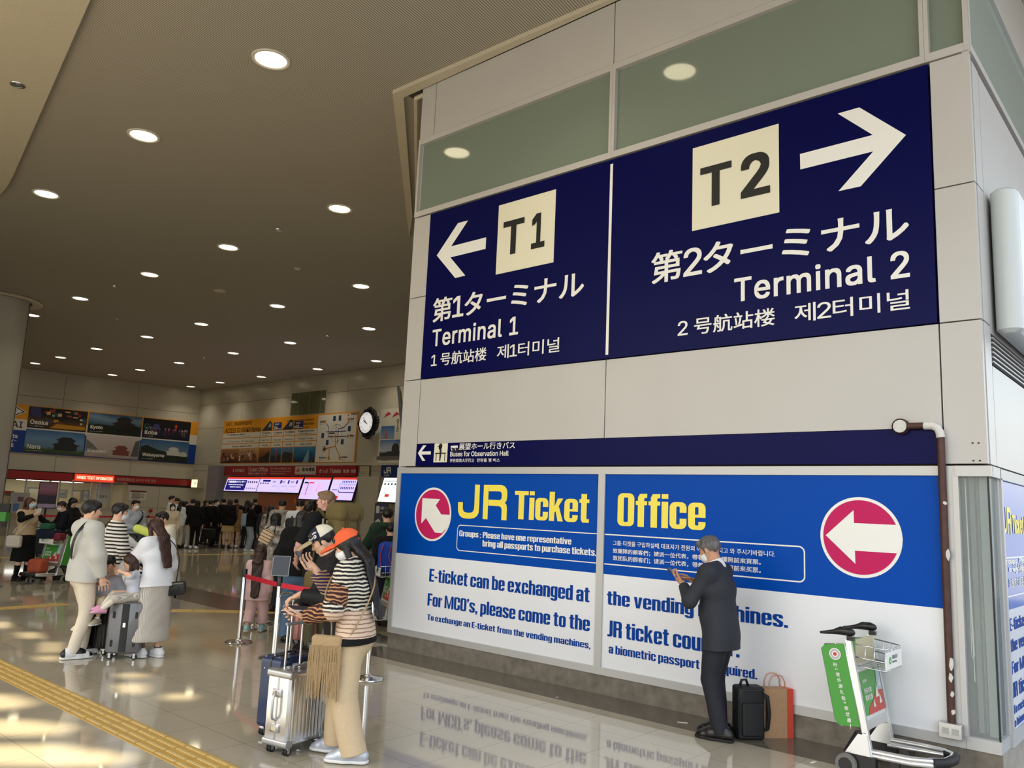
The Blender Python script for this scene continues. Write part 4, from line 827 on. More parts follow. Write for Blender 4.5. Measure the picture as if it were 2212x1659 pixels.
# five columns: Namba, Kyoto, Kobe, Nara, Osaka City
edges=[WB.uv(x,950)[0] for x in(482,563,588,613,638,686)]; E5=list(zip(edges[:-1],edges[1:]))
pics=[[((110,60,40),(170,120,80)),((150,96,66),(196,170,130))],[((70,44,30),(170,110,60))],[((44,56,60),(70,130,180))],[((60,64,62),(90,140,180))],[((20,80,120),(60,140,190))]]
names=['To Namba on Rapi:t','To Kyoto','To Kobe','To Nara','To Osaka City the money-']
for i,(e0_,e1_) in enumerate(E5):
    for j,(z0_,z1_) in enumerate(((4.98,5.24),(4.69,4.94),(4.42,4.65))):
        b=MB(); WB.rect(b,e0_+.03,z0_,e1_-.03,z1_,.054); o=b.build('fare_cell',PAP,root); w=MB(); m_=(e0_+e1_)/2; W_=e1_-e0_
        if j==0: WB.text(w,names[i],e0_+.12*W_,z0_+.12,e0_+(.62 if i==0 else .9)*W_,z0_+.22,d=.058,bold=.015); WB.text(w,'南海電鉄 南海電鐵 난카이' if i else 'via the limited express 特急 특급',e0_+.2*W_,z0_+.03,e0_+.75*W_,z0_+.08,d=.058)
        elif j==1: WB.text(w,'→ Namba → '+names[i][3:].split(' ')[0],e0_+.15*W_,z0_+.06,e0_+.85*W_,z0_+.15,d=.058)
        else: WB.text(w,'Regular seat ¥1,290' if i==0 else '¥1,250',e0_+.3*W_,z0_+.05,e0_+.8*W_,z0_+.15,d=.058,bold=.01)
        w.build('lettering',BLACK,o)
    P_=pics[i]; n=len(P_)
    for q,(c0,c1) in enumerate(P_):
        A0=e0_+.02+(e1_-e0_-.04)*q/n; A1=e0_+.02+(e1_-e0_-.04)*(q+1)/n-.02; b=MB(); WB.rect(b,A0,3.65,A1,4.39,.054); o=b.build('picture',gradient('fare_pic%d%d'%(i,q),[(0,tuple(v//3 for v in c0)),(.4,c0),(1,c1)],(3.65,4.39),2,.6,2.0),root)
        if i==0:
            for k in range(16):
                x=A0+random.random()*(A1-A0-.25); z=3.7+random.random()*.5; w=MB(); WB.rect(w,x,z,x+.06+.12*random.random(),z+.06+.15*random.random(),.057+k*.0003); w.build('picture_shape',G(*random.choice([(200,160,110),(150,50,40),(220,210,190),(60,40,30)])),o)
        if i==1: w=MB(); WB.pts(w,[(A0,3.65),(A1,3.65),(A1,4.25),(A0+.5,4.0),(A0,3.85)],.057); w.build('picture_shape',G(40,28,22),o)
        if i==2: w=MB(); WB.rect(w,A0+.5,3.8,A0+.58,4.33,.058); w.build('picture_shape',G(180,90,70),o); w=MB(); WB.pts(w,[(A0,3.65),(A1,3.65),(A1,3.95),(A0+.9,4.02),(A0,3.9)],.057); w.build('picture_shape',G(34,44,48),o)
        if i==3: w=MB(); WB.pts(w,[(A0,3.65),(A1,3.65),(A1,3.9),(A0+.9,4.1),(A0+.2,4.18),(A0,4.0)],.057); w.build('picture_shape',G(52,48,46),o)
        if i==4: w=MB(); WB.pts(w,[(A0+.8,3.65),(A1-.4,3.65),(A1-.55,4.3),(A0+1.15,4.2)],.057); w.build('picture_shape',G(120,160,180),o); w=MB(); WB.pts(w,[(A0+1.25,3.65),(A0+1.6,3.65),(A0+1.55,4.1),(A0+1.35,4.08)],.058); w.build('picture_shape',G(30,70,100),o)
# route map
b=MB(); WB.rect(b,-30.28,3.66,-27.36,5.86,.054); o=b.build('route_map',G(226,222,212),root)
def mp(x,y): return WB.uv(400+x*520/2157,820+y*520/2157)
w=MB(); 
for L in([(1275,395),(1297,430),(1290,515),(1455,508)],[(1370,575),(1385,440),(1430,430),(1480,375)],[(1270,470),(1450,462)],[(1362,400),(1360,500)]): WB.line(w,[mp(*p) for p in L],.035,.058)
w.build('route_lines',G(24,40,120),o)
w=MB(); 
for L in([(1262,622),(1355,598),(1395,690)],[(1300,622),(1297,695)],[(1355,598),(1357,510)]): WB.line(w,[mp(*p) for p in L],.05,.0585)
for p in((1262,378),(1475,358),(1468,508),(1357,510),(1395,703),(1295,706)): WB.disc(w,mp(*p),.085,.0595,0,18)
w.build('route_lines',G(206,140,60),o)
w=MB(); WB.ring(w,mp(1365,480),.40,.415,.057,0,40); WB.ring(w,mp(1255,622),.10,.125,.06,0,20); WB.pts(w,[mp(*p) for p in((1255,605),(1262,622),(1274,628),(1260,630),(1256,640),(1250,630),(1238,628),(1250,620))],.06)
for t,p,al in(('Kobe',(1218,388),'l'),('Kyoto',(1490,365),'l'),('Nara',(1485,512),'l'),('Namba',(1300,492),'l'),('Wakayama',(1208,712),'l'),('Koyasan',(1412,706),'l')): a,z=mp(*p); WB.text(w,t,a,z,h=.1,d=.06,bold=.02); WB.text(w,'神戸 고베',a,z-.1,h=.055,d=.06)
a,z=mp(1495,318); WB.text(w,'NANKAI',a,z,h=.09,d=.06,bold=.01); w.build('lettering',BLACK,o)
w=MB()
for p in((1347,350),(1397,345),(1480,440),(1242,503),(1282,565),(1417,558)): a,z=mp(*p); WB.rect(w,a-.1,z-.12,a+.1,z+.12,.06)
w.build('thumbnails',G(40,70,110),o)
w=MB(); a,z=mp(1472,315); WB.pts(w,[(a-.06,z-.06),(a+.06,z-.06),(a,z+.07)],.06); w.build('emblem',G(226,96,40),o)
# ---- clock in a scrolled black case
root=empty('wall_clock',(0,0,0)); tag(root,'round white wall clock in an ornate black scrolled case','clock'); ca,cz=WB.uv(791,914); BK=mat('cast_black',srgb(16,15,14),rough=.45)
d0=.45; s_=(YB-d0-CAM[1])/(YB-CAM[1]); ca,cz=on_y(791,913,YB-d0)[[0,2]]; R0=.47
M=Matrix.Rotation(rad(90),3,'X'); fc=(ca,YB-d0,cz)
b=MB(); b.lathe([(R0*.96,-.30),(R0*1.06,-.28),(R0*1.08,-.04),(R0*1.04,.02),(R0*.98,.03)],fc,40,M); b.bb((ca-.09,YB-.3,cz-.12),(ca+.09,YB,cz+.12)); b.build('case',BK,root,True,40)
b=MB(); rng=random.Random(5)
for k in range(34):
    u=2*math.pi*k/34; rr=R0*(1.10+.16*abs(math.cos(2*u))**4+.05*(k%2)); z_=.055+.03*((k*7)%3); b.lathe([(.0,-.09),(z_,-.07),(z_*1.25,-.02),(z_,.04),(0,.06)],(ca+rr*math.cos(u),YB-d0+.12,cz+rr*math.sin(u)),8,M)
for u in(0,1,2,3):
    for q in range(3): rr=R0*(1.24+.08*q); z_=.07-.018*q; t=u*math.pi/2; b.lathe([(.0,-.09),(z_,-.07),(z_*1.25,-.02),(z_,.04),(0,.06)],(ca+rr*math.cos(t),YB-d0+.12,cz+rr*math.sin(t)),8,M)
b.build('scrollwork',BK,root,True)
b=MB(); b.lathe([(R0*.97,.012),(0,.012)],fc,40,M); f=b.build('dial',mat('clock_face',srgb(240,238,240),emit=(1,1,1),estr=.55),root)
CKF=Frame((ca,YB-d0-.016,cz),(1,0,0)); w=MB()
for k,t in enumerate(['XII','I','II','III','IIII','V','VI','VII','VIII','IX','X','XI']):
    u=math.pi/2-k*math.pi/6; CKF.text(w,t,.8*R0*math.cos(u),.8*R0*math.sin(u)-.03,h=.065,align='c',d=.002)
w.build('numerals',BLACK,f)
w=MB(); hm=rad(90+38); hh=rad(90+60)
for an,L,wd in((hm,.30,.025),(hh,.2,.04)): CKF.line(w,[(0,0),(L*math.cos(an),L*math.sin(an))],wd,.006)
an=rad(90+60-180); CKF.line(w,[(0,0),(.12*math.cos(an),.12*math.sin(an))],.03,.006); CKF.disc(w,(0,0),.03,.007,0,16); w.build('hands',BLACK,f)
# ---- second poster at the right, blue sign and screen
root=empty('railway_poster',(0,0,0)); tag(root,'white railway poster with photographs right of the wall clock','poster')
b=MB(); WB.slab(b,-25.7,3.6,-22,5.92,0,.05); b.build('board',G(222,216,200),root)
for x0,y0,x1,y1,st in((1768,420,1880,530,[(0,(150,160,176)),(.5,(110,150,196)),(1,(60,110,176))]),(1758,545,1990,718,[(0,(70,70,70)),(.35,(60,66,66)),(.45,(200,206,214)),(1,(60,110,170))])):
    a0_,t1_=mp(x0,y0); a1_,t0_=mp(x1,y1); b=MB(); WB.rect(b,a0_,t0_,a1_,t1_,.055); o=b.build('picture',gradient('pic_jr%d'%x0,st,(t0_,t1_),2,.5,2),root)
    if x0==1768: w=MB(); a,z=mp(1808,525); WB.pts(w,[(a-.08,z),(a+.08,z),(a+.02,z+.42),(a-.02,z+.42)],.06); w.build('picture_shape',G(186,96,84),o)
    else: w=MB(); a,z=mp(1893,620); WB.disc(w,(a,z),.24,.06,0,24); w.build('picture_shape',G(54,58,60),o); w=MB(); WB.rect(w,a-1.2,t0_,a+1,t0_+.16,.062); w.build('picture_shape',G(110,108,104),o)
w=MB()
for x in(1822,1895): a,z=mp(x,315); WB.pts(w,[(a-.24,z-.12),(a+.24,z+.02),(a+.05,z+.12),(a-.1,z+.02)],.056)
w.build('train_picture',G(190,50,80),root)
w=MB(); a,z=mp(1915,380); WB.line(w,[(a,z),(a,z-.3)],.03,.056); WB.ring(w,(a,z+.05),.05,.075,.056,0,16); WB.ring(w,(a,z-.35),.05,.075,.056,0,16); a,z=mp(1770,730); WB.text(w,'Kansai area 関西エリア',a,z,h=.05,d=.056); w.build('lettering',BLACK,root)
root=empty('railway_sign',(0,0,0)); tag(root,'dark blue railway sign with white letters beside the poster wall edge','sign'); b=MB(); WB.slab(b,-25.38,3.0,-20,3.5,0,.10); b.build('board',G(10,48,110),root); w=MB(); a0_,t1_=mp(1800,785); 
WBJ=Frame((0,YB-.1,0),(1,0,0)); kx=.29/390.; JR(WBJ,w,lambda x,y:(a0_+(x-556)*kx*1.15,t1_-(y-137)*kx),.006); WB.text(w,'JR-WEST',a0_+.02,t1_-.38,h=.06,d=.106,bold=.02); w.build('lettering',WHITE,root)
def screen(label,TL,TR,BR,BL,base,build,tilt=.28,hd=None):
    """a backlit board leaning out at its foot"""
    a0_,z1_=WB.uv(*TL); a1_,_=WB.uv(*TR); _,z0_=WB.uv(*BL); n=z1_-z0_; fr=Frame((a0_,YB-.45,z1_),(1,0,0),(0,-math.sin(-tilt),math.cos(tilt)) )
    fr=Frame((0,0,0),(1,0,0),(0,math.sin(tilt),math.cos(tilt)))
    y=YB-.12; fr.o=np.array(on_y(*TL,y)); a1w=on_y(*TR,y)[0]-fr.o[0]; h=None
    # foot of the leaning board read on its own ray
    n_=fr.n; q=on_plane(BL[0],BL[1],fr.o,n_)-fr.o; zb_=float(q@fr.z)
    r=empty('ticket_screen',(0,0,0)); tag(r,label,'screen'); b=MB(); fr.slab(b,-.04,zb_-.04,a1w+.04,.04,-.09,-.004); b.build('screen_housing',PLASTIC,r)
    b=MB(); fr.rect(b,0,zb_,a1w,0,0); o=b.build('screen_face',base,r); build(fr,a1w,zb_,o,r); return r
VIO=mat('screen_violet',srgb(210,196,252),emit=srgb(206,190,255),estr=1.15); LRED=mat('screen_red',srgb(214,60,40),emit=srgb(214,56,36),estr=.9); LNAV=mat('screen_navy',srgb(24,22,120),emit=srgb(28,24,130),estr=.7); LWH=mat('screen_white',(1,1,1),emit=(1,.98,1),estr=1.2); INK=G(96,84,150); PINKL=mat('screen_pink',srgb(240,90,110),emit=srgb(240,90,110),estr=.8)
def s1(fr,W,z,o,r):
    w=MB(); fr.rect(w,0,-.10,W,0,.004); w.build('header',LRED,o); w=MB(); fr.pts(w,rrect(.08,z+.05,W*.64,-.16,.05),.004); q=w.build('navy_box',LNAV,o)
    w=MB(); 
    for t,a,b_,h in(('引換専用カウンター',.2,-.32,.15),('Special counter for exchange',.3,-.46,.09),('兌換專用 兑换专用',.5,-.57,.07)): fr.text(w,t,a,b_,W*.64-a+.08,b_+h*.8,d=.008,bold=.014)
    w.build('lettering',LWH,q); w=MB(); 
    for i in range(5): fr.rect(w,W*.67+i*W*.062,-.30,W*.67+i*W*.062+.12,-.22,.006); fr.rect(w,W*.67+i*W*.062,z+.15,W*.67+i*W*.062+.12,z+.19,.006)
    w.build('small_print',INK,o)
def s2(fr,W,z,o,r):
    w=MB(); fr.rect(w,0,-.10,W,0,.004); w.build('header',LRED,o); w=MB(); fr.rect(w,W*.08,-.25,W*.27,-.15,.004); 
    for k in(.56,.74,.93): fr.rect(w,W*k-.2,-.33,W*k-.07,-.15,.004)
    w.build('panels',LNAV,o); w=MB(); 
    for i in range(4): fr.rect(w,W*.03+i*W*.06,-.36,W*.03+i*W*.06+.12,-.30,.006)
    for i in range(3): fr.text(w,'¥1,%d90'%(2+i),W*(.35+.21*i),-.5,W*(.47+.21*i),-.44,d=.006); fr.text(w,'特急券',W*(.33+.21*i),-.28,W*(.41+.21*i),-.2,d=.006,bold=.02)
    for k in(.52,.73): fr.rect(w,W*k-.005,z+.05,W*k+.005,-.4,.006)
    w.build('small_print',INK,o)
def s3(fr,W,z,o,r):
    w=MB(); fr.rect(w,0,-.10,W,0,.004); w.build('header',LRED,o); w=MB(); fr.rect(w,.1,-.30,W*.2,-.22,.006); fr.rect(w,W*.2,z+.2,W*.22,-.3,.006); w.build('panels',INK,o)
    w=MB(); fr.rect(w,W*.22,-.3,W*.42,-.22,.006); 
    for i in range(9): fr.rect(w,.1,-.36-i*.07,W*.42,-.352-i*.07,.006)
    for i in range(16): x=W*.5+random.random()*W*.4; y_=-.2-random.random()*.5; fr.rect(w,x,y_,x+.1,y_+.012,.006); fr.rect(w,x,y_-.1,x+.012,y_,.006)
    w.build('route_lines',PINKL,o)
def s4(fr,W,z,o,r):
    w=MB(); fr.rect(w,0,-.10,W,0,.004); w.build('header',LRED,o); w=MB(); fr.line(w,[(W*.35,-.62),(W*.42,-.7),(W,-.7)],.04,.006); fr.line(w,[(W*.35,-.62),(W*.35,-.3)],.02,.006); 
    for i in range(8): fr.rect(w,W*.42+i*W*.07,-.24,W*.42+i*W*.07+.06,-.16,.006); fr.rect(w,W*.42+i*W*.07,-.55,W*.42+i*W*.07+.06,-.44,.006)
    fr.rect(w,W*.1,-.6,W*.3,-.57,.006); w.build('route_lines',LNAV,o); w=MB(); fr.rect(w,W*.2,-1.0,W*.42,-.86,.006); 
    for i in range(6): fr.disc(w,(W*.55+i*W*.08,-.36),.02,.006,0,8)
    w.build('red_panel',LRED,o); w=MB(); fr.line(w,[(W*.35,-.31),(W,-.31)],.025,.0055); w.build('route_line',mat('screen_cyan',srgb(90,180,230),emit=srgb(90,180,230),estr=.8),o)
k=520/2157.
def zp(x,y): return (400+x*k,820+y*k)
screen('violet screen with a navy panel, leftmost over the ticket counter',zp(388,872),zp(676,872),zp(685,1000),zp(402,996),VIO,s1)
screen('wide violet fare screen, second from the left over the counter',zp(682,872),zp(1060,874),zp(1078,1012),zp(697,1005),VIO,s2)
screen('tall violet screen with a pink timetable, second from right over the counter',zp(1077,876),zp(1313,876),zp(1335,1075),zp(1098,1070),VIO,s3)
screen('tall violet route map screen at the right end of the counter',zp(1332,876),zp(1552,876),zp(1535,1085),zp(1352,1078),VIO,s4)
def s5(fr,W,z,o,r):
    w=MB(); fr.line(w,[(.1,-.15),(W-.1,-.15)],.02,.005); fr.line(w,[(.2,-.62),(.35,-.7),(.5,-.55)],.015,.005)
    for i in range(4): fr.rect(w,.12+.22*i,-.32,.22+.22*i,-.24,.005)
    w.build('route_lines',G(110,140,170),o); w=MB(); fr.rect(w,.35,-.84,.62,-.72,.005); w.build('red_panel',LRED,o)
screen('white backlit railway screen under the blue railway sign',zp(1785,880),zp(2300,880),zp(2290,1100),zp(1810,1097),mat('screen_pale',srgb(236,244,246),emit=srgb(240,248,250),estr=1.25),s5)
# ---- red ticket office fascia
root=empty('ticket_office_fascia',(0,0,0)); tag(root,'dark red ticket office fascia with white lettering over the screens','sign')
b=MB(); WB.slab(b,-38.25,3.0,-27.05,3.49,0,.14); b.build('board',mat('fascia_red',srgb(150,30,34),rough=.4),root); d=.146
w=MB(); 
def ft(t,x0,y0,x1,y1,bold=.012): a0_,t1_=mp(x0,y0); a1_,t0_=mp(x1,y1); WB.text(w,t,a0_,t0_,a1_,t1_,d=d,bold=bold)
ft('NANKAI',472,800,552,830,.006); ft('Ticket Office',588,788,760,826,.014); ft('售票窗口 售票窗口 티켓 창구',588,834,750,852); ft('おトクなきっぷの購入はこちら',788,788,968,808); ft('The money-saving ticket is here.',788,818,968,830,.004); ft('售票處 售票處 표파는곳',788,838,925,850)
ft('きっぷ',1228,803,1300,838,.016); ft('Tickets',1320,800,1418,838,.016); ft('售票',1440,806,1493,838); ft('售票',1512,806,1552,838); 
a,z=mp(455,808); WB.pts(w,[(a-.07,z-.12),(a+.07,z-.12),(a+.02,z+.1)],d); w.build('lettering',G(222,196,190),root)
a0_,t1_=mp(1012,780); a1_,t0_=mp(1192,852); w=MB(); WB.rect(w,a0_,t0_,a1_,t1_,d+.002); o=w.build('logo_plate',G(206,198,190),root)
w=MB(); WB.text(w,'南海電鉄',a0_+.55,t0_+.14,a1_-.06,t1_-.05,d=d+.005,bold=.02); WB.text(w,'NANKAI RAILWAY 난카이전철',a0_+.06,t0_+.03,a1_-.06,t0_+.09,d=d+.005); w.build('lettering',BLACK,o)
w=MB(); WB.pts(w,[(a0_+.12,t0_+.13),(a0_+.28,t0_+.12),(a0_+.28,t1_-.03)],d+.005); w.build('emblem',G(150,30,30),o); w=MB(); WB.pts(w,[(a0_+.28,t0_+.12),(a0_+.46,t0_+.13),(a0_+.28,t1_-.03)],d+.005); w.build('emblem',G(240,150,40),o)
notice(WB,778.5,1005,798.5,1056,'cream framed notice between the red fascia and the blue sign',None,10,frame=G(110,104,92),dd=.06,paper=(206,196,168))
notice(WB,452,1052,464,1062,'small white paper on the wall beside the exit sign',None,3); notice(WB,447,1065,460,1084,'white paper notice under the small one beside the exit sign',None,4)
# ---- counter under the screens
b=MB(); WB.slab(b,-38.3,0,-27.0,1.05,.0,.6); struct(b.build('counter_base',mat('counter_dark',srgb(60,52,46),rough=.5)))
b=MB(); WB.slab(b,-38.3,1.05,-27.0,1.10,0,.7); struct(b.build('counter_top',LTD))
b=MB(); WB.slab(b,-39.3,0,-38.3,3.5,.0,.5); struct(b.build('wall_pier',mat('pier_violet_grey',srgb(140,136,146),rough=.25)))
b=MB(); WB.slab(b,-26.9,0,-25.4,3.0,.0,.16); struct(b.build('wall_pier',LTD))
b=MB(); WB.slab(b,-38.3,1.1,-34.9,2.2,.0,.03); struct(b.build('wall_counter_back',mat('counter_back_pale',srgb(186,178,166),rough=.3)))
root=empty('orange_partition',(0,0,0)); tag(root,'orange brown panel with a flame logo behind the counter glass','panel'); b=MB(); WB.slab(b,-34.9,1.1,-30.9,2.2,.0,.05); b.build('board',mat('partition_orange',srgb(172,96,54),rough=.3),root)
w=MB(); a,z=mp(985,1075); WB.pts(w,[(a-.16,z-.16),(a+.02,z-.16),(a+.02,z+.3),(a-.05,z+.2)],.06); w.build('emblem',G(216,80,40),root); w=MB(); WB.pts(w,[(a+.02,z-.16),(a+.2,z-.14),(a+.02,z+.3)],.06); w.build('emblem',G(240,160,40),root)
notice(WB,688,1070,702,1095,'dark blue upright notice by the counter behind the tall traveller',None,2,paper=(60,76,110))
root=empty('ticket_slot',(0,0,0)); tag(root,'black wall unit with small lights on the pier beside the screens','panel'); b=MB(); a0_,t1_=mp(1573,1142); a1_,t0_=mp(1612,1228); WBp=Frame((0,YB-.16,0),(1,0,0)); WBp.slab(b,a0_,t0_,a1_,t1_,0,.05); b.build('housing',PLASTIC,root); w=MB(); WBp.disc(w,((a0_+a1_)/2,(t0_+t1_)/2+.08),.04,.055,0,12); w.build('lamp',G(170,160,120),root)
# black flat monitor seen edge-on by the block corner
root=empty('flat_monitor',(0,0,0)); tag(root,'thin black monitor seen edge-on beside the corner of the sign wall','monitor')
p0=at_depth(857,833,(-9.4,3.2,4.2)); p1=at_depth(868,905,(-9.4,3.2,4.2)); Mx=Matrix.Rotation(rad(12),3,'Y'); c=(p0+p1)/2
b=MB(); zt_,zb_=p0[2]+.02,p1[2]-.02; dv=np.array([-.7206,.6934,0])
b.prism([tuple(p0),tuple(p0+np.array([.035,.03,0])),tuple(np.array([p1[0]+.04,p1[1]+.03,p1[2]-.25])),tuple(np.array([p1[0],p1[1],p1[2]-.25]))],tuple(dv*1.0)); b.build('screen_housing',PLASTIC,root)
b=MB(); b.tube([tuple(c+dv*.5),tuple(c+dv*.5+np.array([.5,.5,.0]))],.03,8); b.build('bracket',STEEL,root)
# ---- round column
cc=on_floor(-2,645,CEIL); o=empty('hall_column',(cc[0],cc[1],0)); struct(o)
CM=mat('column_grey',srgb(176,172,160),rough=.35); R_=.88
b=MB(); b.lathe([(R_,0),(R_,CEIL)],(0,0,0),56); struct(b.build('column_shaft',CM,o,True,30))
b=MB()
for k in range(3): t=rad(-60+k*120); b.box((R_*math.cos(t),R_*math.sin(t),CEIL/2),(.03,.02,CEIL),Matrix.Rotation(t,3,'Z'))
struct(b.build('column_joint',JOINT,o)); b=MB(); b.lathe([(R_+.05,CEIL-.01),(R_+.34,CEIL-.01),(R_+.36,CEIL-.05),(R_+.30,CEIL-.08),(R_+.05,CEIL-.05)],(0,0,0),56); struct(b.build('column_collar',SOFF,o,True,30))
# ---- downlights
LAMP=mat('downlight_lamp',srgb(255,246,214),emit=srgb(255,240,200),estr=11.0); RIMW=mat('downlight_rim',srgb(226,220,206),rough=.4)
LAMPL=bpy.data.lights.new('downlight','AREA'); LAMPL.shape='DISK'; LAMPL.size=.40; LAMPL.energy=17; LAMPL.spread=rad(112); LAMPL.color=(1.0,.90,.72)
def downlight(x,y,lab,grp):
    r=empty('downlight',(x,y,CEIL)); tag(r,lab,'ceiling light',grp)
    b=MB(); b.lathe([(.205,-.001),(.262,-.001),(.258,-.018),(.232,-.024),(.212,-.012)],(0,0,0),28); b.build('trim_ring',RIMW,r,True,50)
    b=MB(); b.lathe([(0,-.006),(.212,-.006)],(0,0,0),28); o=b.build('lamp',LAMP,r)
    l=bpy.data.objects.new('lamp_light',LAMPL); COL.objects.link(l); l.parent=r; l.location=(0,0,-.012); return r
GX=[-3.35,-7.63,-11.5,-15.9,-20.05,-24.8,-28.97,-33.65,-37.6,-40.75]; GY=[-1.76,2.30,6.33,9.95,14.17]
proto=None
for j,y in enumerate(GY):
    for i,x in enumerate(GX):
        if (j==0 and i>3) or (j==1 and not 2<=i<=6) or (j==2 and not 3<=i) or (j==3 and i<4) or (j==4 and i<5): continue
        lab='round lit ceiling downlight in the row nearest the entrance' if j==0 else ['','round lit ceiling downlight in the second row from the entrance','round lit ceiling downlight in the middle row of the hall','round lit ceiling downlight in the fourth row of the hall','round lit ceiling downlight in the row along the back wall'][j]
        if proto is None: proto=downlight(x,y,lab,'downlights, row %d'%(j+1))
        else: c=copy_tree(proto); c.location=(x,y,CEIL); tag(c,lab,None,'downlights, row %d'%(j+1))
o=empty('downlight',(*c_at(38,183,zs),zs)); tag(o,'small unlit chrome downlight in the pale soffit at top left','ceiling light')
b=MB(); b.lathe([(.075,-.002),(.105,-.002),(.1,-.014),(.08,-.01)],(0,0,0),24); b.build('trim_ring',CHROME,o,True,50); b=MB(); b.lathe([(.02,-.004),(.078,-.004)],(0,0,0),24); b.lathe([(0,-.012),(.03,-.01),(.03,-.003)],(0,0,0),14); b.build('reflector',STEEL,o)
DET=[(601,496,.09,'small chrome fixture in the ceiling between the near downlights',1),(643,580,.1,'white round detector on the ceiling near the block',0),(247,618,.08,'small chrome fixture in the ceiling above the column side',1),(475,628,.17,'faint round ceiling plate in the middle of the hall',0),(707,725,.08,'tiny chrome fixture in the ceiling right of the middle',1),(253,688,.07,'tiny white detector on the ceiling left of the middle',0),(441,772,.06,'tiny chrome fixture in the ceiling toward the hall corner',1)]
for x,y,r_,lab,ch in DET:
    p=on_floor(x,y,CEIL); o=empty('ceiling_fixture' if ch else 'smoke_detector',tuple(p)); tag(o,lab,'ceiling fixture'); b=MB(); b.lathe([(r_,-.001),(r_*.95,-.02),(r_*.5,-.045),(0,-.05)],(0,0,0),18); b.build('cover',CHROME if ch else SOFF,o,True,40)
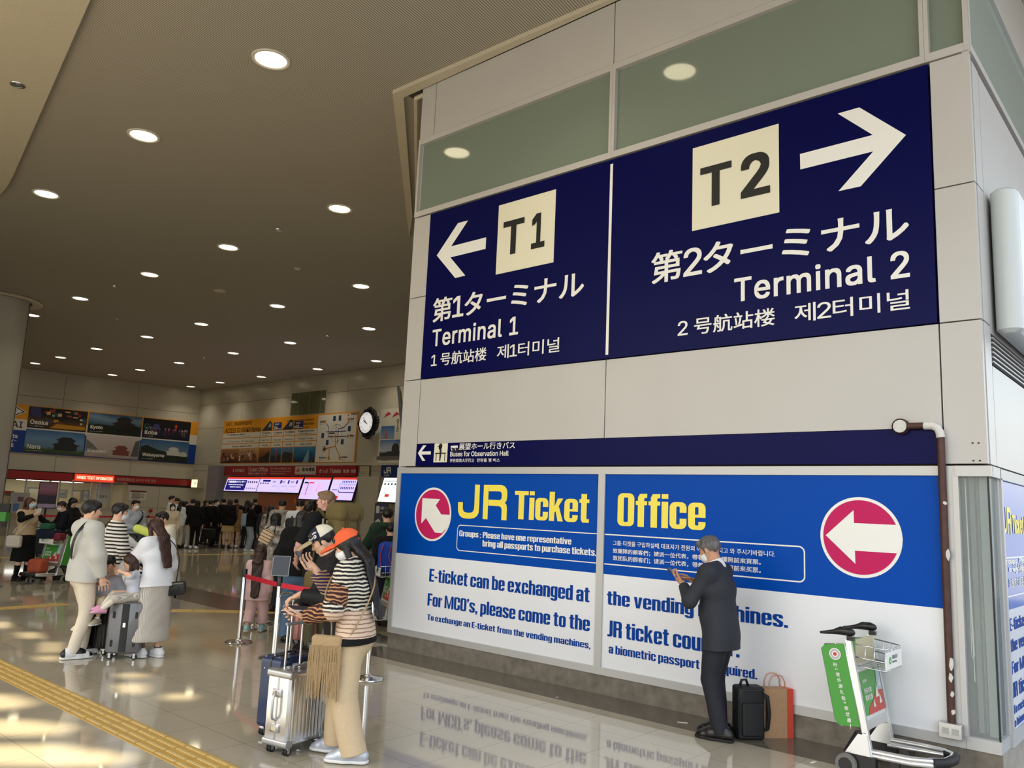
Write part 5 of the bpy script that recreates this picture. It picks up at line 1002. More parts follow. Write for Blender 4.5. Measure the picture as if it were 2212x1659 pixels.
# ================================================================ modelling by distance fields (bodies, clothes, soft things)
def _n(v): v=np.asarray(v,float); return v/max(np.linalg.norm(v),1e-9)
class Field:
    """soft union of limbs; each limb carries its own bounds so only nearby samples are evaluated"""
    def __init__(s,noise=0.0,nsc=18.0,seed=0): s.ops=[]; s.noise=noise; s.nsc=nsc; s.seed=seed
    def cap(s,a,b,ra,rb,kx=1.0,side=None,k=.02,sub=False,ky=1.0,fe=False):
        """tapering limb a->b; kx widens it along 'side', ky across"""
        s.ops.append(('cap',np.asarray(a,float),np.asarray(b,float),ra,rb,kx,None if side is None else _n(side),k,sub,ky,fe)); return s
    def ell(s,c,r,R=None,k=.02,sub=False):
        s.ops.append(('ell',np.asarray(c,float),np.asarray(r,float),R,k,sub)); return s
    def box(s,c,h,r,R=None,k=.01,sub=False):
        s.ops.append(('box',np.asarray(c,float),np.asarray(h,float),r,R,k,sub)); return s
    def cut(s,p,n,k=0.0):
        """keeps the side the normal points away from"""
        s.ops.append(('cut',np.asarray(p,float),_n(n),k)); return s
    def cutin(s,p,n,c,r):
        """a plane cut that only acts within r of c (cuffs)"""
        s.ops.append(('cutin',np.asarray(p,float),_n(n),np.asarray(c,float),r)); return s
    def tor(s,c,n,R,r,k=.01,kx=1.0,side=(1,0,0)): s.ops.append(('tor',np.asarray(c,float),_n(n),R,r,k,kx,_n(side))); return s
    def bounds(s,pad):
        lo=np.full(3,1e9); hi=-lo
        for o in s.ops:
            if o[0]=='cap' and not o[8]:
                m=max(o[5],o[9],1.0)
                for p,r in((o[1],o[3]),(o[2],o[4])): lo=np.minimum(lo,p-r*m); hi=np.maximum(hi,p+r*m)
            elif o[0]=='ell' and not o[5]: m=o[2].max(); lo=np.minimum(lo,o[1]-m); hi=np.maximum(hi,o[1]+m)
            elif o[0]=='box' and not o[6]: m=np.linalg.norm(o[2])+o[3]; lo=np.minimum(lo,o[1]-m); hi=np.maximum(hi,o[1]+m)
            elif o[0]=='tor': m=(o[3]+o[4])*max(1,o[6]); lo=np.minimum(lo,o[1]-m); hi=np.maximum(hi,o[1]+m)
        return lo-pad,hi+pad
    def __call__(s,P):
        D=np.full(len(P),1.0,np.float64); band=.10
        for o in s.ops:
            t=o[0]
            if t=='cut': D=np.maximum(D,(P-o[1])@o[2]); continue
            if t=='cutin':
                d=(P-o[1])@o[2]; near=np.linalg.norm(P-o[3],axis=1)<o[4]; D=np.where(near,np.maximum(D,d),D); continue
            if t=='cap':
                a,b,ra,rb,kx,side,k,sub,ky,fe=o[1:]; m=max(kx,ky,1); c=(a+b)/2; R=np.linalg.norm(b-a)/2+max(ra,rb)*m+band
                i=np.nonzero(((P-c)**2).sum(1)<R*R)[0]
                if not len(i): continue
                q=P[i]-a; ab=b-a; L=ab@ab; h=np.clip((q@ab)/L,0,1) if L>1e-12 else np.zeros(len(i)); d=q-h[:,None]*ab; r=ra+(rb-ra)*h
                if side is not None:
                    ax=ab/np.sqrt(L) if L>1e-12 else np.array([0,0,1.]); sd=side-(side@ax)*ax; sd=_n(sd); ft=np.cross(ax,sd)
                    e=np.stack([(d@sd)/kx,(d@ft)/ky,d@ax],1); g=np.linalg.norm(e,axis=1); gl=np.sqrt((e[:,0]/kx)**2+(e[:,1]/ky)**2+e[:,2]**2)
                    v=(g-r)*g/np.maximum(gl,1e-6)
                else: v=np.linalg.norm(d,axis=1)-r
                if fe: v=np.maximum(v,((P[i]-b)@ab)/np.sqrt(L))
            elif t=='ell':
                c,r,Rm,k,sub=o[1:]; R=r.max()+band; i=np.nonzero(((P-c)**2).sum(1)<R*R)[0]
                if not len(i): continue
                q=P[i]-c
                if Rm is not None: q=q@Rm
                k0=np.linalg.norm(q/r,axis=1); k1=np.linalg.norm(q/(r*r),axis=1); v=k0*(k0-1)/np.maximum(k1,1e-6)
            elif t=='box':
                c,hf,rr,Rm,k,sub=o[1:]; R=np.linalg.norm(hf)+rr+band; i=np.nonzero(((P-c)**2).sum(1)<R*R)[0]
                if not len(i): continue
                q=P[i]-c
                if Rm is not None: q=q@Rm
                q=np.abs(q)-(hf-rr); v=np.linalg.norm(np.maximum(q,0),axis=1)+np.minimum(q.max(1),0)-rr
            elif t=='tor':
                c,n,R0,r0,k,kx,side=o[1:]; sub=False; R=(R0+r0)*max(1,kx)+band; i=np.nonzero(((P-c)**2).sum(1)<R*R)[0]
                if not len(i): continue
                q=P[i]-c; z=q@n; sd=_n(side-(side@n)*n); ft=np.cross(n,sd); x=(q@sd)/kx; y=q@ft; v=np.hypot(np.hypot(x,y)-R0,z)-r0
            w=D[i]
            if sub:
                h=np.clip(.5-.5*(w+v)/max(k,1e-6),0,1); D[i]=w+(-v-w)*h+k*h*(1-h)
            elif k>0:
                h=np.clip(.5+.5*(w-v)/k,0,1); D[i]=w+(v-w)*h-k*h*(1-h)
            else: D[i]=np.minimum(w,v)
        if s.noise: D=D+s.noise*fold(P,s.nsc,s.seed)
        return D
def fold(P,sc,seed=0):
    """cloth-like creases: warped waves of a few directions"""
    r=np.random.RandomState(seed+11); v=np.zeros(len(P)); w=P+.05*np.sin(P[:,[1,2,0]]*7.3+r.rand(3)*6)
    for k in range(4):
        d=_n(r.randn(3)*np.array([1,1,.9])); v+=np.sin((w@d)*sc*(.7+.5*k)+r.rand()*6.28+1.3*np.sin((w@_n(r.randn(3)))*sc*.45))/(1+.5*k)
    return v/2.2
def surface(fn,lo,hi,h):
    """samples only blocks near the surface and nets it"""
    B=4; n=np.ceil((hi-lo)/(h*B)).astype(int)+1; N=n*B
    bc=np.stack(np.meshgrid(*[(np.arange(k)+.5)*h*B+lo[i] for i,k in enumerate(n)],indexing='ij'),-1).reshape(-1,3)
    dc=fn(bc); act=np.abs(dc)<h*B*1.25
    D=np.where(dc>0,1.0,-1.0).astype(np.float32).reshape(n); D=np.repeat(np.repeat(np.repeat(D,B,0),B,1),B,2)
    ia=np.nonzero(act)[0]
    if len(ia)==0: return np.zeros((0,3)),np.zeros((0,4),int)
    bi=np.stack(np.unravel_index(ia,n),-1)*B; off=np.stack(np.meshgrid(range(B),range(B),range(B),indexing='ij'),-1).reshape(-1,3)
    idx=(bi[:,None,:]+off[None]).reshape(-1,3); d=fn(idx*h+lo); D[idx[:,0],idx[:,1],idx[:,2]]=d
    D[0]=D[-1]=1; D[:,0]=D[:,-1]=1; D[:,:,0]=D[:,:,-1]=1
    S=D<0; nx,ny,nz=D.shape; cc=np.zeros((nx-1,ny-1,nz-1),np.int8)
    for a in(0,1):
        for b in(0,1):
            for c in(0,1): cc+=S[a:nx-1+a,b:ny-1+b,c:nz-1+c]
    cells=np.argwhere((cc>0)&(cc<8)); 
    if len(cells)==0: return np.zeros((0,3)),np.zeros((0,4),int)
    lut=np.full(cc.shape,-1,np.int32); lut[cells[:,0],cells[:,1],cells[:,2]]=np.arange(len(cells))
    acc=np.zeros((len(cells),3)); cnt=np.zeros(len(cells)); cor=[(a,b,c) for a in(0,1) for b in(0,1) for c in(0,1)]
    val={q:D[cells[:,0]+q[0],cells[:,1]+q[1],cells[:,2]+q[2]].astype(float) for q in cor}
    for q in cor:
        for ax in range(3):
            if q[ax]==0:
                p=list(q); p[ax]=1; v0=val[q]; v1=val[tuple(p)]; m=(v0<0)!=(v1<0); t=np.where(m,v0/np.where(v0==v1,1,v0-v1),0)
                e=np.tile(np.array(q,float),(len(cells),1)); e[:,ax]=t; acc[m]+=e[m]; cnt[m]+=1
    V=(cells+acc/np.maximum(cnt,1)[:,None])*h+lo
    F=[]
    for ax in range(3):
        sl0=[slice(None)]*3; sl1=[slice(None)]*3; sl0[ax]=slice(0,-1); sl1[ax]=slice(1,None)
        a=S[tuple(sl0)]; b=S[tuple(sl1)]; E=np.argwhere(a!=b); u,v=(ax+1)%3,(ax+2)%3
        ok=(E[:,u]>0)&(E[:,v]>0); E=E[ok]; pos=a[E[:,0],E[:,1],E[:,2]]
        q=[]
        for du,dv in((0,0),(1,0),(1,1),(0,1)):
            c=E.copy(); c[:,u]-=du; c[:,v]-=dv; c=np.minimum(c,np.array(lut.shape)-1); q.append(lut[c[:,0],c[:,1],c[:,2]])
        q=np.stack(q,1); q=np.where(pos[:,None],q,q[:,::-1]); F.append(q[(q>=0).all(1)])
    F=np.concatenate(F) if F else np.zeros((0,4),int)
    return V,F
def relax(V,F,n,lam=.45):
    if n<=0 or len(V)==0: return V
    e=np.concatenate([F[:,[0,1]],F[:,[1,2]],F[:,[2,3]],F[:,[3,0]]]); e=np.concatenate([e,e[:,::-1]]); deg=np.bincount(e[:,0],minlength=len(V)).astype(float); deg[deg==0]=1
    for _ in range(n):
        for l in(lam,-lam*1.04):
            A=np.stack([np.bincount(e[:,0],weights=V[e[:,1],i],minlength=len(V)) for i in range(3)],1)/deg[:,None]; V=V+l*(A-V)
    return V
def quads(name,V,F,mats,parent=None,mi=None):
    me=bpy.data.meshes.new(name); me.vertices.add(len(V)); me.vertices.foreach_set('co',np.asarray(V,np.float32).ravel()); me.loops.add(F.size); me.loops.foreach_set('vertex_index',F.ravel().astype(np.int32))
    me.polygons.add(len(F)); me.polygons.foreach_set('loop_start',np.arange(0,F.size,4,dtype=np.int32))
    try: me.polygons.foreach_set('loop_total',np.full(len(F),4,np.int32))
    except Exception: pass
    for m in(mats if isinstance(mats,(list,tuple)) else [mats]): me.materials.append(m)
    if mi is not None: me.polygons.foreach_set('material_index',mi.astype(np.int32))
    me.polygons.foreach_set('use_smooth',np.ones(len(F),bool)); me.update(calc_edges=True); me.validate()
    o=bpy.data.objects.new(name,me); COL.objects.link(o)
    if parent: o.parent=parent
    return o
def grow(name,field,mats,parent,h,sm=1,matfn=None,fn=None,pad=None):
    lo,hi=field.bounds(pad if pad else 3*h+.012); V,F=surface(fn or field,lo,hi,h); V=relax(V,F,sm)
    mi=None
    if matfn is not None and len(F): mi=matfn(V[F].mean(1))
    return quads(name,V,F,mats,parent,mi)
# ================================================================ people
def rotx(a): c,s=math.cos(a),math.sin(a); return np.array([[1,0,0],[0,c,-s],[0,s,c]])
def roty(a): c,s=math.cos(a),math.sin(a); return np.array([[c,0,s],[0,1,0],[-s,0,c]])
def rotz(a): c,s=math.cos(a),math.sin(a); return np.array([[c,-s,0],[s,c,0],[0,0,1]])
def skin_mat(n,c): return mat(n,srgb(*c),rough=.55,spec=.35,noise=.05,nscale=30)
SKIN=skin_mat('skin_light',(222,178,150)); SKIN2=skin_mat('skin_fair_pink',(226,172,156)); SKIN3=skin_mat('skin_tan',(196,146,116)); LIP=mat('lip',srgb(196,130,114),rough=.45); BROW=mat('brow_dark',srgb(44,34,30),rough=.8); 
EYEW=mat('eye_white',srgb(228,222,214),rough=.3); EYED=mat('eye_dark',srgb(30,20,16),rough=.2)
def hair_mat(n,c,hi=1.6):
    if n in MATS: return MATS[n]
    m=bpy.data.materials.new(n); m.use_nodes=True; nt=m.node_tree; b=nt.nodes['Principled BSDF']; b.inputs['Roughness'].default_value=.42; b.inputs['Specular IOR Level'].default_value=.4; N=nt.nodes.new; L=nt.links.new
    tc=N('ShaderNodeTexCoord'); mp=N('ShaderNodeMapping'); mp.inputs['Scale'].default_value=(70,70,6); L(tc.outputs['Object'],mp.inputs[0]); n_=N('ShaderNodeTexNoise'); n_.inputs['Scale'].default_value=1.6; n_.inputs['Detail'].default_value=4; L(mp.outputs[0],n_.inputs['Vector'])
    r=N('ShaderNodeValToRGB'); r.color_ramp.elements[0].position=.35; r.color_ramp.elements[0].color=tuple(v*.6 for v in srgb(*c))+(1,); r.color_ramp.elements[1].position=.7; r.color_ramp.elements[1].color=tuple(min(1,v*hi) for v in srgb(*c))+(1,); L(n_.outputs[0],r.inputs[0]); L(r.outputs[0],b.inputs['Base Color'])
    bp=N('ShaderNodeBump'); bp.inputs['Strength'].default_value=.5; bp.inputs['Distance'].default_value=.004; L(n_.outputs[0],bp.inputs['Height']); L(bp.outputs[0],b.inputs['Normal']); MATS[n]=m; return m
HBLACK=hair_mat('hair_black',(26,22,22)); HBROWN=hair_mat('hair_dark_brown',(58,36,28)); HRED=hair_mat('hair_reddish_brown',(86,46,34)); HGREY=hair_mat('hair_grey',(88,86,84),1.9); HLIGHT=hair_mat('hair_light_brown',(128,100,72),1.5); HBLOND=hair_mat('hair_blond',(206,176,128),1.3)
CAPM={}
def cloth(n,c,rough=.85,noise=.06,ns=60,bump=.25,bs=500,sheen=.0): return mat('cloth_'+n,srgb(*c),rough=rough,noise=noise,nscale=ns,bump=bump,bscale=bs,sheen=sheen,spec=.25)
MASKW=cloth('mask_white',(236,238,240),noise=.02,bump=.1); MASKB=cloth('mask_blue',(176,212,222),noise=.02,bump=.1)
SHOEB=mat('shoe_black',srgb(20,19,19),rough=.3); SHOEW=mat('shoe_white',srgb(232,232,234),rough=.5); SOLEW=mat('sole_white',srgb(226,226,224),rough=.6); SOLEB=mat('sole_black',srgb(18,18,18),rough=.6)
def ik(S,W,l1,l2,pole):
    d=W-S; L=np.linalg.norm(d); 
    if L>(l1+l2)*.985: W=S+d/L*(l1+l2)*.985; d=W-S; L=np.linalg.norm(d)
    u=d/L; a=(l1*l1-l2*l2+L*L)/(2*L); hgt=math.sqrt(max(l1*l1-a*a,0)); p=np.asarray(pole,float); p=p-(p@u)*u
    return S+u*a+_n(p)*hgt, W
class Pose: pass
def skeleton(H,k):
    p=Pose(); p.H=H; fem=k.get('fem',False); p.fem=fem; child=k.get('child',False)
    lean=rad(k.get('lean',0)); sl=rad(k.get('slouch',0)); tw=rad(k.get('twist',0))
    hipz=k.get('hipz',.455 if child else .52)*H; p.hip0=np.array(k.get('hip',(0,0,0)),float)*H+np.array([0,0,hipz])
    piv=p.hip0+np.array([0,0,.01*H]); Rt=rotz(tw)@rotx(-lean); Rc=Rt@rotx(-sl)
    ts=k.get('torso',1.0)
    def B(x,y,z):       # x,y,z in heights measured from a standing hip of .52
        q=np.array([x,y,(z-.53)*ts])*H
        if z<=.66: return piv+Rt@q
        m=np.array([0,0,.13*ts])*H; return piv+Rt@m+Rc@(q-m)
    p.B=B; p.Rt=Rt; p.Rc=Rc; p.sx=Rc@np.array([1.,0,0]); p.hx=Rt@np.array([1.,0,0])
    sw=(.086 if fem else .1 if not child else .085)*k.get('sw',1.0); p.sh={1:B(sw,-.004,.806+k.get('shr',{}).get(1,0)),-1:B(-sw,-.004,.806+k.get('shr',{}).get(-1,0))}
    p.nb=B(0,-.008,.845); hh=k.get('hh',.136 if not child else .19)*H; p.hh=hh
    hp,hy,hr=[rad(v) for v in k.get('head',(0,0,0))]
    p.Rh=rotz(tw*.5+hy)@rotx(-hp)@roty(hr); up=Rc@np.array([0,0,1.]); p.hc=p.nb+up*(.012*H+hh*.40)+p.Rh@np.array([0,.10*hh,.10*hh])
    p.head=lambda v:p.hc+p.Rh@(np.asarray(v,float)*hh)
    l1,l2=.168*H*k.get('arm',1),.15*H*k.get('arm',1); p.el={};p.wr={}
    for s in(1,-1):
        w=k.get('hand',{}).get(s); base=np.array([s*(sw+.05)*H,.02*H,.46*H])+np.array([p.hip0[0],p.hip0[1],p.hip0[2]-.52*H])
        w=base if w is None else np.asarray(w,float)*H
        pole=k.get('pole',{}).get(s,(s*.6,-.8,-.3)); p.el[s],p.wr[s]=ik(p.sh[s],w,l1,l2,pole)
    p.hj={};p.kn={};p.an={}; tl,sl_=.2405*H,.2405*H
    if child: tl,sl_=.215*H,.2*H
    for s in(1,-1):
        hj=p.hip0+np.array([s*.05*H,0,0]); f=k.get('foot',{}).get(s,(s*.055,0,.045)); A=np.asarray(f,float)*H
        if len(f)==2: A=np.array([f[0],f[1],.045])*H
        p.hj[s]=hj; p.kn[s],p.an[s]=ik(hj,A,tl,sl_,k.get('kpole',{}).get(s,(s*.12,1,0)))
    return p
def torso(F,p,g,bulk=1.0,bust=True,k=.03):
    H=p.H; B=p.B; q=H*bulk
    F.cap(B(0,-.004,.50),B(0,.004,.615),.064*q+g,(.052 if p.fem else .059)*q+g,1.5,p.hx,k*H)
    F.cap(B(0,.004,.615),B(0,0,.725),(.053 if p.fem else .06)*q+g,.066*q+g,1.36,p.sx,k*H)
    F.cap(B(0,0,.725),B(0,-.008,.785),.066*q+g,.05*q+g,1.5,p.sx,k*H)
    F.cap(p.sh[1],p.sh[-1],.031*q+g,.031*q+g,1,None,k*H)
    for s in(1,-1): F.cap(p.nb,p.sh[s],.028*q+g*.7,.029*q+g,1,None,k*H)
    if p.fem and bust:
        for s in(1,-1): F.ell(B(s*.04,.052,.725),np.array([.036,.034,.036])*q+g,None,.03*H)
    if not p.fem and bulk>1.05: F.ell(B(0,.035,.60),np.array([.085,.05,.08])*q+g,None,.04*H)
def hand(F,W,d,n,thumb,H,curl=.4,spread=.1,pinch=0.0,fc=None,tc=None):
    """palm, five separate fingers and a thumb from the side of the palm; d fingers' direction, n palm normal, thumb = side the thumb is on"""
    L=.108*H; d=_n(d); n=_n(n-(n@d)*d); s=_n(thumb-(thumb@d)*d-(thumb@n)*n); r=.0048*H
    F.cap(W-d*.012*H,W+d*.02*H,.0125*H,.0125*H,1.25,s,.008*H)
    c=W+d*L*.26; 
    F.cap(W+d*L*.12,W+d*L*.40,.0085*H,.0082*H,2.5,s,.006*H)
    for i,(o,l) in enumerate(((.036*.72,.46),(.012*.72,.50),(-.013*.72,.46),(-.036*.72,.37))):
        cu=(fc[i] if fc else curl)+.06*i; b=W+d*L*.44+s*o*H; dd=_n(d+s*(o/.03)*spread*.25); seg=[.45,.32,.26]; P=b
        for j,sg in enumerate(seg):
            a=cu*(.55+.75*j)*.9; v=dd*math.cos(a*(1 if j else .8))+n*math.sin(a*(1 if j else .8)); Q=P+v*l*L*sg; F.cap(P,Q,r*(1.05-.1*j),r*(.98-.1*j),1,None,.0012*H if j else .004*H); P=Q
    t0=W+d*L*.14+s*.018*H+n*.004*H; tcu=tc if tc is not None else .5
    v=_n(s*.75+d*.75+n*.25); t1=t0+v*L*.26; F.cap(t0,t1,r*1.45,r*1.2,1,None,.006*H)
    v2=_n(s*(.45-.5*tcu)+d*.9+n*(.2+.5*tcu)); t2=t1+v2*L*.22; F.cap(t1,t2,r*1.18,r*1.0,1,None,.001*H); v3=_n(s*(.2-.5*tcu)+d*.9+n*(.2+.6*tcu)); F.cap(t2,t2+v3*L*.15,r*1.0,r*.85,1,None,.001*H)
def head_field(F,p,detail=True):
    hh=p.hh; R=p.Rh; h=p.head; v=lambda a:np.array(a)*hh
    F.ell(h((0,-.06,.12)),v((.335,.41,.375)),R,.02*hh); F.ell(h((0,.10,-.10)),v((.272,.27,.37)),R,.08*hh)
    F.cap(h((0,.17,-.36)),h((0,.21,-.40)),.10*hh,.085*hh,1.25,R@np.array([1.,0,0]),.09*hh)
    for s in(1,-1):
        F.cap(h((s*.22,-.02,-.18)),h((s*.09,.19,-.38)),.085*hh,.08*hh,1,None,.08*hh)
        F.ell(h((s*.15,.245,-.06)),v((.10,.09,.085)),R,.08*hh)
        F.ell(h((s*.325,-.04,-.03)),v((.035,.085,.135)),R@rotz(-s*.35),.012*hh)
    F.cap(h((0,-.07,-.2)),p.nb,.19*hh if p.fem else .215*hh,(.036 if p.fem else .043)*p.H,1,None,.06*hh)
    if detail:
        F.cap(h((-.13,.30,.105)),h((.13,.30,.105)),.05*hh,.05*hh,1,None,.06*hh)
        F.cap(h((0,.345,.06)),h((0,.425,-.095)),.026*hh,.042*hh,1.1,R@np.array([1.,0,0]),.035*hh)
        for s in(1,-1):
            F.ell(h((s*.045,.375,-.115)),v((.035,.04,.028)),R,.02*hh)
            F.ell(h((s*.135,.385,.02)),v((.085,.075,.045)),R,.03*hh,True)
            F.ell(h((s*.13,.285,.018)),v((.075,.06,.05)),R,.01*hh)
        F.cap(h((-.075,.335,-.225)),h((.075,.335,-.225)),.026*hh,.026*hh,1,None,.02*hh); F.cap(h((-.06,.34,-.262)),h((.06,.34,-.262)),.028*hh,.028*hh,1,None,.02*hh)
        F.ell(h((0,.395,-.243)),v((.10,.03,.007)),R,.006*hh,True)
    else: F.cap(h((0,.34,.04)),h((0,.41,-.09)),.03*hh,.045*hh,1,None,.04*hh)
def face_region(p):
    hh=p.hh
    def f(C):
        q=(C-p.hc)@p.Rh/hh; m=np.zeros(len(C),int); q[(q[:,1]>.5)|(np.abs(q[:,0])>.4)]=9
        lip=(np.abs(q[:,0])<.085-.9*np.abs(q[:,2]+.243))&(np.abs(q[:,2]+.243)<.035)&(q[:,1]>.27); m[lip]=1
        br=(np.abs(np.abs(q[:,0])-.14)<.085)&(np.abs(q[:,2]-(.125-.25*(np.abs(q[:,0])-.14)**1))<.018)&(q[:,1]>.2); m[br]=2
        ey=(((np.abs(q[:,0])-.135)/.062)**2+((q[:,2]-.018)/.019)**2<1)&(q[:,1]>.2); m[ey]=3
        return m
    return f
def hair(p,style,m,parent,h,ln=1.0,seed=0,name='hair'):
    hh=p.hh; R=p.Rh; hd=p.head; v=lambda a:np.array(a)*hh; F=Field(); ex=R@np.array([1.,0,0]); up=R@np.array([0,0,1.]); down=np.array([0,0,-1.])
    if style in('short','fade','fringe'):
        g=1.0 if style!='fade' else .96
        F.ell(hd((0,-.06,.145)),v((.362*g,.44*g,.395*g)),R,.0)
        n=R@np.array([0,.56,-.83]); F.cut(hd((0,-.42,-.27)),n)
        F.ell(hd((0,.36,-.16)),v((.31,.20,.40)),R,.03*hh,True)
        if style=='fringe': F.cap(hd((-.2,.26,.30)),hd((.2,.26,.30)),.12*hh,.12*hh,1,None,.05*hh); F.cap(hd((-.24,.27,.2)),hd((.24,.27,.2)),.075*hh,.075*hh,1,None,.04*hh)
        else: F.cap(hd((-.17,.24,.33)),hd((.17,.2,.36)),.12*hh,.12*hh,1,None,.06*hh)
        for s in(1,-1): F.cap(hd((s*.31,.06,.12)),hd((s*.315,.07,-.06)),.05*hh,.03*hh,1,None,.04*hh)
    elif style in('long','bob','tied'):
        F.ell(hd((0,-.06,.145)),v((.38,.46,.405)),R,.0)
        F.ell(hd((0,.36,-.22)),v((.27,.24,.44)),R,.05*hh,True)
        low={'long':-.5-1.0*ln,'bob':-.42*ln,'tied':-.3}[style]
        b0=hd((0,-.20,.05)); 
        if style=='long':
            c0=p.nb+p.Rc@np.array([0,-.075*p.H,-.0*p.H]); tip=c0+p.Rc@np.array([0,-.02*p.H,-.17*p.H*ln])
            F.cap(b0,c0,.26*hh,.22*hh,1.4,ex,.08*hh,False,.8); F.cap(c0,tip,.22*hh,.16*hh,1.75,p.sx,.06*hh,False,.5)
            for s in(1,-1): F.cap(hd((s*.28,.02,.05)),hd((s*.30,-.02,-.5)),.11*hh,.11*hh,1,None,.06*hh); F.cap(hd((s*.30,-.02,-.5)),p.nb+p.Rc@np.array([s*.07*p.H,-.04*p.H,-.05*p.H*ln]),.11*hh,.07*hh,1,None,.05*hh)
        elif style=='bob':
            F.cap(b0,hd((0,-.2,low)),.27*hh,.24*hh,1.4,ex,.08*hh)
            for s in(1,-1): F.cap(hd((s*.29,.0,.05)),hd((s*.30,.03,low)),.10*hh,.085*hh,1,None,.06*hh)
        else:
            F.cap(hd((0,-.42,.02)),hd((0,-.55,-.55)),.12*hh,.06*hh,1,None,.05*hh); F.cut(hd((0,-.42,-.3)),R@np.array([0,.3,-.95])) if False else None
        if style!='tied': F.cap(hd((-.18,.25,.27)),hd((.18,.25,.27)),.10*hh,.10*hh,1,None,.06*hh)
    def fn(P):
        d=F(P); q=(P-p.hc)@R/hh; a=np.arctan2(q[:,0],q[:,1]+.05)
        return d+.0016*np.sin(a*46+2.2*np.sin(q[:,2]*3+seed)+seed)*(hh/.23)+.0022*np.sin(q[:,2]*9+a*7+seed)*(hh/.23)
    return grow(name,F,m,parent,h,1,None,fn)
def mask_(p,m,parent,h):
    hh=p.hh; R=p.Rh; F=Field(); F.ell(p.head((0,.125,-.20)),np.array([.295,.325,.265])*hh,R,0); F.cap(p.head((0,.39,-.02)),p.head((0,.42,-.16)),.04*hh,.06*hh,1,None,.08*hh)
    F.cut(p.head((0,.12,0)),R@np.array([0,-1.,0])); F.cut(p.head((0,.4,.02)),R@np.array([0,.15,.98])); F.cut(p.head((0,.3,-.46)),R@np.array([0,.3,-.95]))
    o=grow('face_mask',F,m,parent,h,1); b=MB()
    for s in(1,-1): b.tube([tuple(p.head((s*.27,.14,-.06))),tuple(p.head((s*.335,.0,.06))),tuple(p.head((s*.345,-.07,.0))),tuple(p.head((s*.33,-.06,-.1))),tuple(p.head((s*.26,.14,-.3)))],.0022,5)
    b.build('ear_loop',m,o); return o
def shoe(p,s,m,sole,parent,h,kind='low',yaw=0.0,tilt=0.0,mats=None):
    H=p.H; A=p.an[s]; fd=rotz(yaw)@np.array([0,1.,0]); fd=rotx(0)@fd; sx=np.array([fd[1],-fd[0],0]); up=np.array([0,0,1.]); 
    if tilt: ax=sx; c,s_=math.cos(tilt),math.sin(tilt); fd=fd*c+up*s_; up=np.cross(sx,fd)
    zg=A-up*.045*H; P=lambda f,z:zg+fd*f*H+up*z*H
    F=Field(); F.cap(P(-.042,.03),P(.04,.03),.026*H,.024*H,1,None,.01*H); F.cap(P(.04,.026),P(.085,.02),.026*H,.021*H,1.12,sx,.02*H); F.cap(P(.085,.018),P(.108,.014),.021*H,.016*H,1.3,sx,.015*H)
    F.cap(P(-.012,.03),P(-.02,.062 if kind=='low' else (.085 if kind=='mid' else .2)),.026*H,.024*H if kind!='boot' else .034*H,1,None,.02*H); F.cap(P(.0,.05),P(.05,.035),.02*H,.018*H,1,None,.03*H)
    F.cut(zg,-up); F.cut(P(-.012,.066 if kind=='low' else (.09 if kind=='mid' else .21)),up)
    o=grow('shoe',F,mats or m,parent,h,1,(lambda C:(((np.abs((C-zg)@fd/H-.045)<.03)&((C-zg)@up>.03*H))|((C-zg)@fd/H<-.045)|((C-zg)@fd/H>.097)).astype(int)) if mats else None)
    if sole:
        G_=Field(); G_.cap(P(-.04,.008),P(.04,.008),.029*H,.03*H,1,None,.01*H); G_.cap(P(.04,.008),P(.09,.008),.03*H,.026*H,1.15,sx,.02*H); G_.cap(P(.09,.008),P(.108,.008),.025*H,.02*H,1.25,sx,.01*H); G_.cut(zg,-up); G_.cut(P(0,.013),up); grow('sole',G_,sole,o,h,0)
    return o
def top_field(p,t,bulk=1.0):
    H=p.H; g=t.get('loose',.012); F=Field(t.get('fold',.0025),t.get('fsc',20),t.get('seed',1)); hem=t.get('hem',.47)
    torso(F,p,g,bulk,True)
    F.cap(p.B(0,-.004,.55),p.B(0,-.002,hem-.03),.062*H*bulk+g,.068*H*bulk+g+t.get('flare',0)*H,1.55,p.hx,.03*H)
    sl=t.get('sleeve','long'); ends={}
    for s in(1,-1):
        S,E,W=p.sh[s],p.el[s],p.wr[s]; dw=_n(W-E); sg=g+t.get('sl',0)
        if sl=='none': continue
        if sl=='long':
            C=W-dw*t.get('cuffback',.012)*H; F.cap(S,E,.031*H+g,.027*H+sg,1,None,.03*H); F.cap(E,C,.028*H+sg,.0205*H+sg*t.get('cuffk',.8),1,None,.02*H,False,1,True); ends[s]=(C,dw)
        else:
            q=t.get('short',.75); C=S+(E-S)*q; F.cap(S,C,.031*H+g,.031*H+sg,1,None,.03*H,False,1,True); ends[s]=(C,_n(E-S))
    if t.get('collar'):
        F.cap(p.nb+p.Rc@np.array([0,0,-.015])*H,p.nb+p.Rc@np.array([0,.004,.022])*H,.05*H,.044*H,1.1,p.sx,.012*H)
    if t.get('hood'):
        F.tor(p.nb+p.Rc@np.array([0,-.035,.008])*H,p.Rc@np.array([0,-.35,.95]),.055*H,.024*H,.02*H,1.15,p.sx)
    return F,ends,hem
